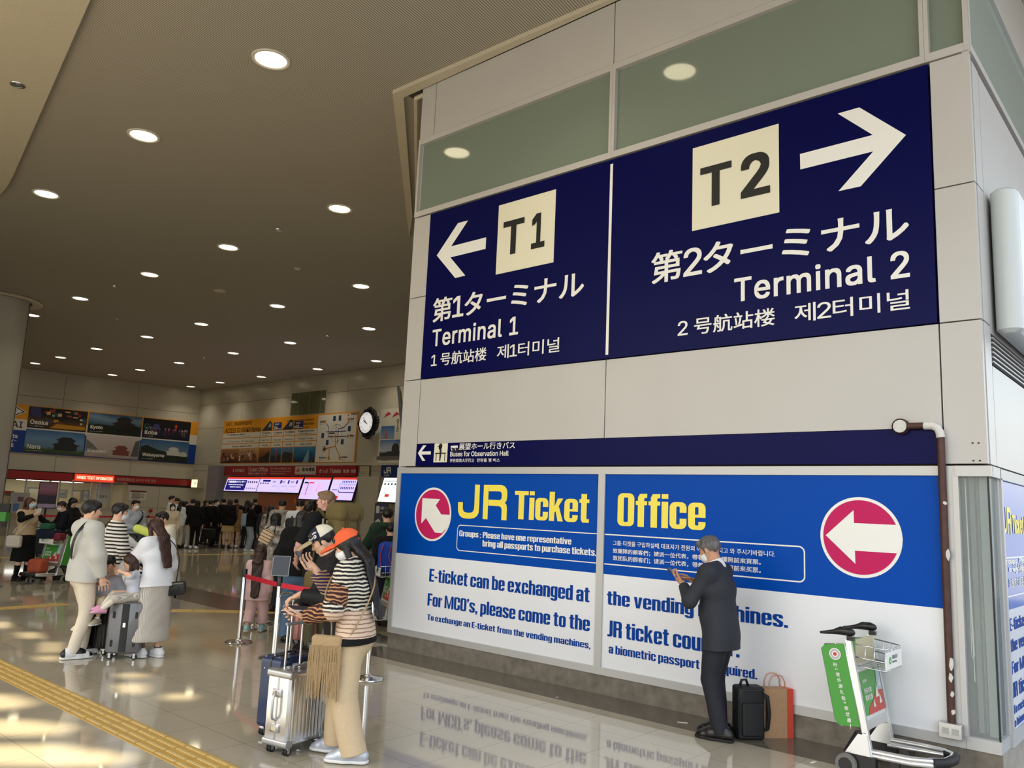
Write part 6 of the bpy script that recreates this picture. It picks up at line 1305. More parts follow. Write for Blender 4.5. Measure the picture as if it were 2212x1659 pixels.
def garment_top(p,t,parent,h,bulk=1.0,name=None):
    F,ends,hem=top_field(p,t,bulk); H=p.H; up=p.Rt@np.array([0,0,1.])
    F.cut(p.B(0,0,hem),-up); F.cut(p.nb+p.Rc@np.array([0,0,.02 if (t.get('collar') or t.get('hood')) else .012])*H,p.Rc@np.array([0,-.0 if t.get('hood') else .25,1.]))
    if t.get('vneck'): F.cap(p.B(0,.10,.86),p.B(0,.11,t['vneck']),.03*H,.006*H,1.1,p.sx,.004,True)
    if t.get('open'): F.cap(p.B(0,.13,.86),p.B(0,.13,hem-.05),.03*H,.05*H,1.0,p.sx,.004,True)
    o=grow(name or t.get('name','shirt'),F,t['m'],parent,h,t.get('sm',1),t.get('mf') and t['mf'](p)); return o
def garment_bottom(p,t,parent,h,bulk=1.0):
    H=p.H; g=t.get('loose',.008); ty=t.get('type','pants'); F=Field(t.get('fold',.003),t.get('fsc',16),t.get('seed',2)); wz=t.get('waist',.60)
    F.cap(p.B(0,.002,wz),p.B(0,-.004,.50),.055*H*bulk+g,.063*H*bulk+g,1.48,p.hx,.03*H)
    if ty in('pants','shorts','wide'):
        hemf=t.get('hem',.0); 
        for s in(1,-1):
            kr=.036*H+g+(.012*H if ty=='wide' else 0); ar=.029*H+g+(.018*H if ty=='wide' else 0)
            F.cap(p.hj[s],p.kn[s],.052*H*bulk+g,kr,1,None,.022*H)
            if ty=='shorts': d=_n(p.an[s]-p.kn[s]); e=p.kn[s]+d*max(.012,t.get('below',.02))*H; F.cap(p.kn[s],e,kr,kr*1.02,1,None,.01*H,False,1,True)
            else:
                d=_n(p.an[s]-p.kn[s]); e=p.an[s]+d*(.012-t.get('crop',0))*H; F.cap(p.kn[s],e,kr,ar,1,None,.012*H,False,1,True)
    else:
        zb=t.get('hem',.3); mid=(p.kn[1]+p.kn[-1])/2; c=np.array([(p.an[1]+p.an[-1])[0]/2,(p.an[1]+p.an[-1])[1]/2,zb*H])
        F.cap(p.B(0,.004,.51),c,.072*H+g,t.get('flare',.092)*H,1.4,p.hx,.02*H); F.cut(np.array([0,0,zb*H]),(0,0,-1))
    F.cut(p.B(0,0,wz),p.Rt@np.array([0,0,1.]))
    return grow(t.get('name','trousers' if ty in('pants','wide') else ty),F,t['m'],parent,h,t.get('sm',1),t.get('mf') and t['mf'](p))
def person(label,loc,face,H,top=None,bottom=None,hr=None,skin=SKIN,mask=None,shoes=None,res=.006,group=None,detail=None,world=None,hand_pose=None,bare=False,bulk=1.0,**k):
    """builds the body as one continuous mesh with hair and clothes as its children; face: 0 looks at the camera side, 90 to image right, 180 away"""
    loc=np.array([loc[0],loc[1],loc[2] if len(loc)>2 else 0.0]); v=loc-CAM; v[2]=0; v=_n(v); r=np.array([v[1],-v[0],0]); a=rad(face); hd=-v*math.cos(a)+r*math.sin(a); yaw=math.atan2(hd[1],hd[0])-math.pi/2
    p=skeleton(H,k); big=res<.0075 if detail is None else detail
    F=Field(); torso(F,p,-.006,bulk); head_field(F,p,big)

    for s in(1,-1):
        F.cap(p.sh[s],p.el[s],.027*H*bulk,.023*H*bulk,1,None,.02*H); F.cap(p.el[s],p.el[s]+(p.wr[s]-p.el[s])*.35,.0235*H*bulk,.0235*H*bulk,1,None,.01*H); F.cap(p.el[s]+(p.wr[s]-p.el[s])*.3,p.wr[s],.0235*H*bulk,.0148*H,1.12,None,.02*H)
        hpz=(hand_pose or {}).get(s,{}); d=np.asarray(hpz.get('d',_n(p.wr[s]-p.el[s])),float); n=np.asarray(hpz.get('n',(-s,0.1,0)),float); th=np.asarray(hpz.get('t',(0,1,.0)),float)
        if big or res<.012: hand(F,p.wr[s],d,n,th,H,hpz.get('curl',.45),hpz.get('spread',.15),fc=hpz.get('fc'),tc=hpz.get('tc'))
        else: F.cap(p.wr[s],p.wr[s]+_n(d)*.07*H,.016*H,.014*H,1.2,None,.01*H)
        F.cap(p.hj[s],p.kn[s],.048*H,.031*H,1,None,.03*H); kk=p.kn[s]; an=p.an[s]; F.cap(kk,kk+(an-kk)*.35,.031*H,.031*H,1,None,.015*H); F.cap(kk+(an-kk)*.3,an,.031*H,.018*H,1,None,.02*H); 
        fdv=rotz(rad(k.get('toe',{}).get(s,-s*6)))@np.array([0,1.,0]); 
        if bare or not shoes: F.cap(an-np.array([0,0,.022*H]),an-np.array([0,0,.025*H])+fdv*.09*H,.021*H,.016*H,1.3,None,.02*H)
    if k.get('cut'): pass
    body=grow('person',F,[skin,LIP,BROW,EYED] if big else [skin],None,res,1,face_region(p) if big else None)
    body.location=loc; body.rotation_euler=(0,0,yaw); tag(body,label,'person',group)
    hres=min(res*1.0,.006) if big else res
    if hr: hair(p,hr[0],hr[1],body,hres,hr[2] if len(hr)>2 else 1.0,len(label))
    if mask: mask_(p,mask,body,hres)
    if bottom: garment_bottom(p,bottom,body,max(res,.0065),bulk)
    for t in (top if isinstance(top,(list,tuple)) else ([top] if top else [])): garment_top(p,t,body,max(res,.006),bulk)
    if shoes:
        for s in(1,-1): shoe(p,s,shoes[0],shoes[1] if len(shoes)>1 else None,body,max(res*.8,.005),shoes[2] if len(shoes)>2 else 'low',rad(k.get('toe',{}).get(s,-s*6)),rad(k.get('tilt',{}).get(s,0)),shoes[3] if len(shoes)>3 else None)
    body_info=(body,p,Matrix.Translation(Vector(loc))@Matrix.Rotation(yaw,4,'Z'))
    return body_info
def W_(info,q): return info[2]@Vector([float(x) for x in q])
def strap(pts,wd,th,m,parent,name='strap',info=None):
    """flat band along a path"""
    b=MB(); pts=[Vector(p) for p in spl(pts)]; n=len(pts)
    P=[];
    for i,p in enumerate(pts):
        d=(pts[min(i+1,n-1)]-pts[max(i-1,0)]).normalized(); o=Vector((p.x,p.y,0)); o=o.normalized() if o.length>1e-4 else Vector((0,1,0)); sd=d.cross(o).normalized(); nn=sd.cross(d).normalized()
        P+=[p-sd*wd/2+nn*th,p+sd*wd/2+nn*th,p+sd*wd/2-nn*th,p-sd*wd/2-nn*th]
    fs=[(4*i+a,4*i+(a+1)%4,4*i+4+(a+1)%4,4*i+4+a) for i in range(n-1) for a in range(4)]+[(3,2,1,0),(4*n-4,4*n-3,4*n-2,4*n-1)]
    b.add(P,fs); return b.build(name,m,parent,True,40)
# ================================================================ luggage, trolleys, rope posts
RH=np.array([.7475,.6643,0]); AWV=np.array([-.6643,.7475,0]); UPV=np.array([0,0,1.])
def vdir(t): t=rad(t); return RH*math.cos(t)+AWV*math.sin(t)
def yaw_of(v): return math.atan2(v[1],v[0])
def suitcase(label,loc,yaw,w,d,h,m,ribs=0,hext=.3,ribm=None,band=None,pads=None,latch=None,hm=None,name='suitcase',group=None,grip=None,wheel=RUBBER,vert=True):
    r=empty(name,(loc[0],loc[1],0),yaw); tag(r,label,'suitcase',group); z0=.065; zc=z0+(h-z0)/2
    b=MB(); b.rbox((0,0,zc),(w,d,h-z0),.045,None,0,6,1); 
    if ribs:
        for sd in(1,-1):
            for i in range(ribs):
                x=-w/2+.035+(w-.07)*(i+.5)/ribs; b.rbox((x,sd*(d/2-.001),zc),((w-.07)/ribs*.62,.012,h-z0-.07),.005,axis=2,seg=2)
    b.build('shell',m,r,True,40)
    b=MB(); b.rbox((0,0,zc),(w+.006,.022,h-z0+.006),.046,None,0,6,1); b.build('zip_band',band or PLASTIC,r,True,40)
    if ribs and ribm:
        b=MB()
        for sx in(1,-1):
            for sz in(z0+.02,h-.02): b.rbox((sx*(w/2-.03),0,sz),(.075,d+.014,.055),.02,axis=1)
        b.build('corner_guards',ribm,r,True,40)
    if pads:
        b=MB()
        for sx in(1,-1):
            for sz in(z0+.11,h-.14): b.rbox((sx*w*.33,-d/2-.002,sz),(.026,.012,.075),.012,axis=1)
        b.build('corner_pads',pads,r,True,40); b=MB(); b.rbox((0,-d/2-.001,zc),(.075,.014,h-z0-.04),.006,axis=2); b.build('centre_band',pads,r,True,40); b=MB(); b.rbox((0,-d/2-.009,zc+.03),(.03,.006,.05),.006,axis=1); b.build('lock',CHROME,r)
    if latch:
        for sz in(h-.15,z0+.12):
            b=MB(); b.rbox((-w/2-.006,0,sz),(.016,.085,.055),.008,axis=0); o=b.build('latch',latch,r,True,40); b=MB(); b.rbox((-w/2-.015,0,sz),(.006,.05,.026),.004,axis=0); b.build('latch_plate',G(206,196,168),o)
        b=MB(); x=-w/2-.004; b.tube([(x,0,zc+.12),(x-.03,0,zc+.105),(x-.038,0,zc+.07),(x-.038,0,zc-.03),(x-.03,0,zc-.065),(x,0,zc-.08)],.009,8); b.build('side_handle',STEEL,r,True,50)
    b=MB(); b.tube([(-.07,0,h-.005),(-.06,0,h+.02),(.06,0,h+.02),(.07,0,h-.005)],.009,8); b.build('carry_handle',grip or PLASTIC,r,True,50)
    for sx in(1,-1):
        for sy in(1,-1):
            M=Matrix.Rotation(rad(90),3,'X'); c=(sx*(w/2-.05),sy*(d/2-.035),.027); b=MB()
            for dy in(-.012,.012): b.lathe([(.004,-.008),(.027,-.008),(.027,.008),(.004,.008)],(c[0],c[1]+dy,c[2]),16,M)
            o=b.build('wheel',wheel,r,True,40); b=MB(); b.rbox((c[0],c[1],.052),(.03,.045,.035),.01,axis=1); b.lathe([(.0,-.0215),(.014,-.0215),(.014,.0215),(0,.0215)],c,10,M); b.build('fork',STEEL,o,True,40)
    if hext:
        b=MB(); s=.075 if w<.5 else .09; y=d/2-.035
        for sx in(1,-1): b.tube([(sx*s,y,h-.01),(sx*s,y,h+hext)],.0085,10)
        o=b.build('telescopic_handle',hm or CHROME,r,True,50); b=MB()
        if grip: b.rbox((0,y,h+hext+.004),(2*s+.035,.028,.024),.011,axis=0); b.build('grip',grip,o,True,40)
        else: b.tube([(-s,y,h+hext),(-s+.01,y,h+hext+.02),(-s+.03,y,h+hext+.028),(s-.03,y,h+hext+.028),(s-.01,y,h+hext+.02),(s,y,h+hext)],.0085,10); b.build('grip',hm or CHROME,o,True,50)
    return r
ALU=mat('case_aluminium',(0.72,0.73,0.74),rough=.24,metal=1.0); ALUD=mat('case_alu_dull',(0.46,0.47,0.48),rough=.4,metal=.9)
p=on_floor(634,1618); S1=suitcase('silver ribbed aluminium suitcase standing in front of the navy patterned one',p,yaw_of(vdir(58)),.40,.235,.58,ALU,9,.31,ALUD,ALUD,None,STEEL,mat('rod_silver',(.8,.8,.8),rough=.25,metal=1),grip=mat('grip_grey',srgb(150,152,154),rough=.5))
o=MB(); q=Vector((.02,.10,.60)); o.prism([(.03,.1175,.60),(.07,.1175,.60),(.07,.121,.30),(.03,.121,.30)],(0,.0015,0)); 
b=MB(); b.prism([(.045,.126,.585),(.095,.127,.585),(.12,.129,.30),(.07,.129,.29)],(0,.002,0)); t_=b.build('luggage_tag',mat('tag_white',srgb(236,236,238),rough=.5),S1); b=MB()
for i in range(9): b.box((.075+.0022*i,.1315,.55-.028*i),(.034,.001,.004 if i%2 else .010))
b.build('tag_print',G(90,90,110),t_)
NAVP=mat('case_navy_base',srgb(24,32,56),rough=.3)
def navy_pattern():
    m=bpy.data.materials.new('case_navy_print'); m.use_nodes=True; nt=m.node_tree; b=nt.nodes['Principled BSDF']; b.inputs['Roughness'].default_value=.28; N=nt.nodes.new; L=nt.links.new; tc=N('ShaderNodeTexCoord'); v=N('ShaderNodeTexVoronoi'); v.inputs['Scale'].default_value=16; L(tc.outputs['Object'],v.inputs['Vector']); r=N('ShaderNodeValToRGB'); e=r.color_ramp.elements; e[0].position=.10; e[0].color=srgb(206,208,204)+(1,); e[1].position=.16; e[1].color=srgb(24,34,62)+(1,); n=e.new(.34); n.color=srgb(30,48,84)+(1,); L(v.outputs['Distance'],r.inputs[0]); L(r.outputs[0],b.inputs['Base Color']); return m
p=on_floor(612,1583); suitcase('navy patterned suitcase with a tall chrome handle behind the silver one',p,yaw_of(vdir(58)),.38,.24,.60,navy_pattern(),0,.44,hm=CHROME)
p=on_floor(214,1410); BS=suitcase('black ribbed suitcase with the small boy sitting on it',p,yaw_of(vdir(-14)),.36,.22,.53,mat('case_black',srgb(16,16,17),rough=.32),7,.28,hm=STEEL,grip=PLASTIC)
p=on_floor(268,1421); GS=suitcase('large graphite suitcase with a black centre band carrying the toddler',p,yaw_of(vdir(8)),.36,.25,.62,mat('case_graphite',srgb(112,112,114),rough=.34,metal=.4),0,.30,pads=mat('pad_black',srgb(20,20,21),rough=.5),hm=STEEL,grip=PLASTIC)
p=on_floor(554,1190); suitcase('dark maroon suitcase beside the girl in pale jeans',p,yaw_of(vdir(10)),.44,.27,.66,mat('case_maroon',srgb(44,24,34),rough=.3),7,.10,hm=STEEL)
p=on_floor(662,1392); suitcase('rose gold ribbed suitcase between the black coat and the orange cap',p,yaw_of(vdir(20)),.38,.25,.56,mat('case_rose',srgb(196,136,124),rough=.28,metal=.6),8,.55,hm=CHROME)
p=on_floor(501,1169); suitcase('white suitcase behind the woman in the brown coat',p,yaw_of(vdir(0)),.5,.28,.75,mat('case_white',srgb(206,202,194),rough=.4),6,0)
p=on_floor(75,1202); suitcase('dark suitcase with a white and red stripe standing behind the left trolley',p,yaw_of(vdir(70)),.42,.26,.70,mat('case_slate',srgb(40,46,54),rough=.4),5,.25,band=G(206,70,60),hm=STEEL)
# ---- trolleys
TGREEN=mat('trolley_green',srgb(70,152,58),rough=.35); TALU=mat('trolley_alu',(.74,.75,.76),rough=.3,metal=.85); TWHITE=mat('trolley_white',srgb(214,214,206),rough=.4); TYRE=mat('tyre_grey',srgb(112,112,106),rough=.7)
def trolley(label,loc,yaw,first=True):
    r=empty('luggage_trolley',(loc[0],loc[1],0),yaw); tag(r,label,'luggage trolley'); Wd=.50
    lean=lambda z:.155-.17*(z-.16)      # uprights lean back
    for y in(0,Wd):
        b=MB(); b.prism([(lean(.14)-.024,y-.017,.14),(lean(.14)+.022,y-.017,.14),(lean(.96)+.018,y-.017,.96),(lean(.96)-.022,y-.017,.96)],(0,.034,0)); b.build('upright',TALU,r)
        b=MB(); b.bb((lean(.9)-.02,y-.02,.955),(lean(.9)+.03,y+.02,.985)); h=[(.06,-.035,.985,.022),(.055,0,1.0,.03),(0,0,1.025,.034),(-.07,0,1.02,.03),(-.12,0,1.0,.018),(-.20,0,.992,.014),(-.225,0,.99,.008)]
        x0=lean(.96); b.tube([(x0+.045,y,1.005),(x0+.03,y,1.012),(x0-.0,y,1.018),(x0-.06,y,1.018),(x0-.11,y,1.004),(x0-.17,y,.993),(x0-.215,y,.988)],[.012,.026,.033,.031,.019,.013,.009],12); b.build('brake_handle',PLASTIC,r,True,60)
        b=MB(); b.prism([(-.02,y-.03,.06),(.20,y-.03,.06),(.20,y-.03,.155),(-.02,y-.03,.155)],(0,.06,0)); b.build('wheel_guard',PLASTIC,r)
        b=MB(); b.prism([(-.015,y-.028,.155),(.165,y-.028,.155),(.145,y-.028,.30),(.08,y-.028,.30)],(0,.056,0)); o=b.build('ribbed_cover',TALU,r); b=MB(); b.tube([(-.02,y,.15),(.065,y,.305),(.135,y,.31)],.018,8); b.build('cover_edge',PLASTIC,o)
        b=MB(); M=Matrix.Rotation(rad(90),3,'X'); c=(0,y+(-.05 if y==0 else .05),.077); b.lathe([(.05,-.022),(.073,-.022),(.077,-.01),(.077,.01),(.073,.022),(.05,.022)],c,26,M); o=b.build('rear_wheel',TYRE,r,True,40); b=MB(); b.lathe([(0,-.02),(.052,-.02),(.052,.02),(0,.02)],c,22,M); b.build('hub',PLASTIC,o,True,40)
    # side advertising panels in chrome loops
    for y,yo in((-.005,-.028),(Wd+.005,Wd+.028)):
        P=[(-.145,.90),(.015,.925),(.105,.36),(-.045,.345),(-.075,.375),(-.165,.865)]
        P=[(-.155,.905),(lean(.93)-.03,.93),(lean(.35)-.028,.35),(-.045,.335),(-.082,.365),(-.178,.875)]
        b=MB(); b.prism([(x,min(y,yo),z) for x,z in P],(0,.016,0)); o=b.build('side_panel',TGREEN,r); b=MB(); b.tube([(x,(y+yo)/2,z) for x,z in P],.0075,8,closed=True); b.build('panel_loop',CHROME,o,True)
        if y<0:
            fr=Frame((0,min(y,yo)-.0015,0),(1,0,0)); w=MB(); fr.disc(w,(-.075,.845),.043,.001,0,30); s=w.build('round_badge',WHITE,o); w=MB(); fr.disc(w,(-.075,.845),.014,.002,0,20); w.build('badge_dot',G(206,60,60),s); w=MB(); fr.ring(w,(-.075,.845),.022,.037,.002,0,30); w.build('badge_ring',G(186,180,184),s)
            w=MB(); zz=.775
            for i,ch in enumerate('扫“境外游礼包”领优惠！'):
                u=fr; x=-.075+.0176*i*.55; sm=ch in '“”'; u.text(w,ch,x-.001,zz-(.022 if not sm else .004),h=.030 if not sm else .012,d=.001,align='c',bold=.012); zz-=.041 if not sm else .028
            w.build('lettering',WHITE,o)
    # board between the uprights, basket with its label
    b=MB(); b.prism([(lean(.36)+.01,.02,.36),(lean(.78)+.012,.02,.78),(lean(.78)+.012,Wd-.02,.78),(lean(.36)+.01,Wd-.02,.36)],(-.01,0,0)); b.build('back_board',TWHITE,r)
    fx=lambda z:lean(z)+.0125
    ax=Vector((lean(.74)-lean(.42),0,.32)).normalized(); fr=Frame((fx(.42),.0,.42),(0,1,0),tuple(ax)); w=MB(); fr.rect(w,.04,.0,Wd-.03,.31,.002); o=w.build('front_advert',TGREEN,r)
    w=MB(); fr.text(w,'在日本用',.07,.23,h=.022,d=.005,bold=.01); fr.text(w,'扫码付款',.07,.15,h=.04,d=.005,bold=.014); fr.text(w,'满减优惠',.07,.10,h=.04,d=.005,bold=.014); w.build('lettering',WHITE,o)
    w=MB(); fr.pts(w,[(.10,0),(Wd-.03,0),(Wd-.03,.14),(.33,.15),(.24,.09),(.13,.05)],.004); w.build('advert_red',G(192,70,62),o); w=MB(); fr.pts(w,[(.36,.15),(Wd-.03,.14),(Wd-.03,.31),(.40,.31)],.0045); w.build('advert_sky',G(170,196,206),o)
    w=MB()
    for i,(a,c,s) in enumerate(((.30,.10,.08),(.36,.05,.06),(.22,.04,.05),(.40,.17,.05))): fr.pts(w,[(a,c),(a+s,c),(a+s*.5,c+s*1.2)],.006)
    w.build('advert_shapes',G(226,220,206),o); b=MB(); b.prism([(lean(.33)+.0,.0,.33),(lean(.39),.0,.39),(lean(.39),Wd,.39),(lean(.33),Wd,.33)],(.018,0,0)); b.build('cross_bar',TALU,r)
    b=MB(); zb,zt=.775,.90; x0=lean(.85)+.02; xf=x0+.20
    for z in(zb,(zb+zt)/2,zt+.03): b.tube([(x0,.03,z),(xf,.06,z-.02),(xf,Wd-.06,z-.02),(x0,Wd-.03,z)],.005,6)
    for yy in np.linspace(.07,Wd-.07,6): b.tube([(x0,yy,zb),(xf,yy,zb-.02),(xf,yy,zt)],.0035,5)
    for xx in(.33,.66): 
        for yy in(.04,Wd-.04): b.tube([(x0+(xf-x0)*xx,yy,zb),(x0+(xf-x0)*xx,yy,zt+.02)],.0035,5)
    k=b.build('wire_basket',CHROME,r,True); b=MB(); b.bb((xf+.004,.06,zb-.01),(xf+.009,Wd-.06,zt-.01)); l_=b.build('basket_label',WHITE,k); fr=Frame((xf+.0095,0,zb),(0,1,0)); w=MB(); fr.disc(w,(.155,.052),.03,.001,0,24,.026); g_=w.build('logo_bubble',mat('logo_green',srgb(60,176,84),rough=.4),l_); w=MB(); fr.line(w,[(.142,.052),(.152,.043),(.170,.062)],.007,.002); g2=w.build('logo_tick',WHITE,g_)
    w=MB(); fr.text(w,'微信支付',.20,.058,h=.03,d=.001,bold=.01); fr.text(w,'WeChat Pay',.20,.028,h=.018,d=.001,bold=.01); w.build('lettering',G(120,124,126),l_)
    b=MB(); b.bb((x0-.012,.05,zb-.01),(x0-.004,Wd-.05,zt+.06)); b.build('document_plate',G(196,186,150),r)
    # low loop frame and front castor
    b=MB(); L=[(.16,.015,.185),(.42,.02,.19),(.55,.06,.195),(.62,.13,.2),(.64,Wd/2,.205),(.62,Wd-.13,.2),(.55,Wd-.06,.195),(.42,Wd-.02,.19),(.16,Wd-.015,.185)]
    for dz,rr in((0,.020),(-.028,.018)): b.tube([(x,y,z+dz) for x,y,z in L],rr,10)
    o=b.build('loop_rail',TALU,r,True,50); b=MB(); b.tube([(x+.012*(1 if x>.5 else 0),y,z-.012) for x,y,z in L[2:7]],.034,12); b.build('bumper',RUBBER,o,True,50)
    b=MB(); 
    for y in(.11,Wd-.11): b.tube([(.16,y,.165),(.55,y,.18)],.014,8)
    b.build('tray_bars',TALU,r,True,50); b=MB(); b.prism([(.26,.06,.15),(.34,.06,.15),(.33,.06,.05),(.30,.06,.05)],(0,.03,0)); b.prism([(.30,Wd-.06,.15),(.34,Wd-.06,.15),(.33,Wd-.06,.05)],(0,-.03,0)); b.build('stand_foot',PLASTIC,r)
    b=MB(); c=(.53,Wd/2,.16); b.lathe([(0,-.02),(.06,-.02),(.065,-.01),(.065,.0),(.05,.012),(0,.012)],c,20); o=b.build('castor_plate',PLASTIC,r,True,40)
    for y in(.20,.30): b=MB(); b.lathe([(.03,-.02),(.055,-.02),(.06,-.01),(.06,.01),(.055,.02),(.03,.02)],(.50,y,.06),20,Matrix.Rotation(rad(90),3,'X')); w_=b.build('front_wheel',TYRE,r,True,40); b=MB(); b.lathe([(0,-.017),(.032,-.017),(.032,.017),(0,.017)],(.50,y,.06),16,Matrix.Rotation(rad(90),3,'X')); b.build('hub',PLASTIC,w_,True,40)
    return r
T0=trolley('empty luggage trolley with green side panel parked by the conduit pipe',(-.402,-.674),0.0)
p=on_floor(122,1262); fA=-AWV*.93+RH*-.36; T1=copy_tree(T0); T1.location=(p[0],p[1],0); T1.rotation_euler=(0,0,yaw_of(fA)); lx=np.array([math.cos(T1.rotation_euler.z),math.sin(T1.rotation_euler.z),0]); ly=np.array([-lx[1],lx[0],0])
c=on_floor(104,1258)-ly*.25-lx*.1; T1.location=(c[0],c[1],0); tag(T1,'luggage trolley loaded with bags held by the woman in the beige vest')
p=on_floor(283,1296); fB=-AWV*.98-RH*.2; T2=copy_tree(T0); T2.rotation_euler=(0,0,yaw_of(fB)); lx=_n(np.array([math.cos(T2.rotation_euler.z),math.sin(T2.rotation_euler.z),0])); ly=np.array([-lx[1],lx[0],0]); c=p-ly*.25-lx*.1; T2.location=(c[0],c[1],0); tag(T2,'luggage trolley carrying a black bag behind the sitting boy')
p=on_floor(838,1352); T3=copy_tree(T0); T3.rotation_euler=(0,0,yaw_of(vdir(200))); T3.location=(p[0],p[1],0); tag(T3,'luggage trolley half hidden by the corner of the sign wall')
# ---- rope posts
BELT=mat('belt_red',srgb(206,28,52),rough=.6); 
def post(label,loc,h=.92,detail=True,name='rope_post',group=None):
    r=empty(name,(loc[0],loc[1],0)); tag(r,label,'barrier post',group); b=MB(); b.lathe([(0,.0),(.165,.0),(.17,.008),(.165,.018),(.10,.03),(.035,.045),(.027,.06)],(0,0,0),32); b.build('base',CHROME,r,True,50)
    b=MB(); b.lathe([(.026,.05),(.026,h-.09),(.022,h-.085)],(0,0,0),18); b.build('pole',CHROME,r,True,50); b=MB(); b.lathe([(0,h-.10),(.033,h-.10),(.033,h-.005),(.03,h),(0,h)],(0,0,0),18); b.build('belt_head',PLASTIC,r,True,40); return r
def belt(label,a,c,z=.86,h=.05,group=None,sag=.02,m=None):
    a=np.array([a[0],a[1],0.]); c=np.array([c[0],c[1],0.]); d=_n(c-a); n=np.array([-d[1],d[0],0])*.0015; b=MB(); N=8; P=[]
    for i in range(N+1):
        t=i/N; q=a+(c-a)*t; zz=z-sag*4*t*(1-t); P+=[q-n+UPV*(zz-h/2),q+n+UPV*(zz-h/2),q+n+UPV*(zz+h/2),q-n+UPV*(zz+h/2)]
    b.add(P,[(4*i+k,4*i+(k+1)%4,4*i+4+(k+1)%4,4*i+4+k) for i in range(N) for k in range(4)]); o=b.build('barrier_belt',m or BELT); tag(o,label,'belt',group); return o
pa=on_floor(515,1388); pb=on_floor(590,1422); pe=on_floor(793,1468); post('chrome rope post left of the girl in pink',pa); P2=post('chrome rope post carrying a clear sign holder',pb); post('chrome rope post hidden behind the legs of the orange capped woman',pe)
belt('red belt between the two near rope posts',pa+_n(pb-pa)*.034,pb-_n(pb-pa)*.034,.83,.055,None,.0); belt('red belt from the sign holder post toward the orange capped woman',pb+_n(pe-pb)*.034,pe-_n(pe-pb)*.034,.83,.055,None,.01)
b=MB(); 
hz=.93; d=vdir(0); 
Rz=Matrix.Rotation(yaw_of(d),3,'Z')@Matrix.Rotation(rad(-14),3,'X'); 
b.box((0,0,hz+.02),(.05,.02,.06),Rz); 
P_=[Rz@Vector(q)+Vector((0,0,hz+.12)) for q in((-.10,0,-.115),(.10,0,-.115),(.10,0,.115),(-.10,0,.115))]
o=MB(); o.tube([tuple(q) for q in P_],.005,6,closed=True); k=o.build('holder_frame',mat('clear_edge',srgb(176,182,180),rough=.2),P2); b.build('holder_bracket',PLASTIC,k); o=MB(); o.prism([tuple(q) for q in P_],tuple(Rz@Vector((0,.004,0)))); o.build('holder_sheet',mat('holder_dark',srgb(22,23,25),rough=.12),k)
for i,(x,y) in enumerate(((545,1357),(566,1349))): post('chrome rope post half hidden behind the girl in pink, %s one'%('nearer' if i==0 else 'farther'),on_floor(x,y))
FP=[(64,1163),(166,1163),(262,1160),(316,1160),(347,1158),(390,1157.5),(432,1155),(449,1155)]
prev=None
for i,(x,y) in enumerate(FP):
    q=on_floor(x,y); lab='far chrome queue post number %d from the left along the red belts'%(i+1)
    lab=['far queue post behind the beige vest woman','far queue post behind the man in the black coat at the counter','far queue post left of the light blue jacket','far queue post right of the light blue jacket','far queue post by the masked girl in cream','far queue post beside the pale trousers in the queue','far queue post left of the man with a black bag','far queue post touching the man with a black bag'][i]
    post(lab,q); 
    if prev is not None: belt('far red queue belt '+['','behind the vest woman','behind the grey sweatshirt man','beside the light blue jacket','left of the masked girl in cream','in front of the pale trousers','in front of the queue in black','short piece left of the man with a bag'][i],prev+_n(q-prev)*.034,q-_n(q-prev)*.034,.86,.07,None,.02)
    prev=q
a=on_floor(536,1170); c=on_floor(575,1172); post('far queue post beside the girl in pale jeans',a); post('far queue post behind the black coat woman',c); belt('far red belt right of the girl in pale jeans',a+_n(c-a)*.034,c-_n(c-a)*.034,.86,.07,None,.0)
# ---- standing railway sign behind the tall traveller
root=empty('railway_stand_sign',(0,0,0)); tag(root,'tall dark standing sign with an up arrow beside the green jacket','sign'); q=at_depth(822,1125,(-24,13.6,1.2)); fr=Frame((q[0],q[1],0),vdir(4)); zb=fr.uv(822,1162)[1]; zt_=fr.uv(830,1087)[1]; a0,a1=fr.uv(808,1120)[0],fr.uv(838,1120)[0]
b=MB(); fr.slab(b,a0,.05,a1,zt_,-.06,0); fr.slab(b,a0-.1,0,a1+.1,.05,-.25,.2); b.build('board',mat('stand_black',srgb(24,24,30),rough=.4),root); b=MB(); fr.rect(b,a0+.03,zt_-.46,a1-.03,zt_-.03,.004); o=b.build('header',G(34,40,96),root)
w=MB(); fr.text(w,'JR線きっぷ',a0+.22,zt_-.26,a1-.06,zt_-.12,bold=.01,d=.008); fr.text(w,'JR Line Tickets',a0+.22,zt_-.40,a1-.06,zt_-.32,d=.008); fr.rect(w,a0+.06,zt_-.40,a0+.19,zt_-.12,.008); w.build('lettering',WHITE,o)
w=MB(); am=a0+.16; zz=zt_-.95; fr.pts(w,[(am-.02,zz),(am+.02,zz),(am+.02,zz+.25),(am+.10,zz+.17),(am+.12,zz+.2),(am,zz+.34),(am-.12,zz+.2),(am-.10,zz+.17),(am-.02,zz+.25)],.005); fr.rect(w,am+.22,zz,a1-.06,zz+.33,.005); fr.text(w,'ICOCA',am+.05,zt_-1.28,h=.09,d=.005,bold=.02); fr.rect(w,a0+.06,zt_-1.5,a0+.2,zt_-1.4,.005); w.build('lettering',WHITE,root); w=MB(); fr.rect(w,a0+.06,zt_-1.3,a0+.18,zt_-1.15,.006); w.build('icon',G(80,150,190),root)
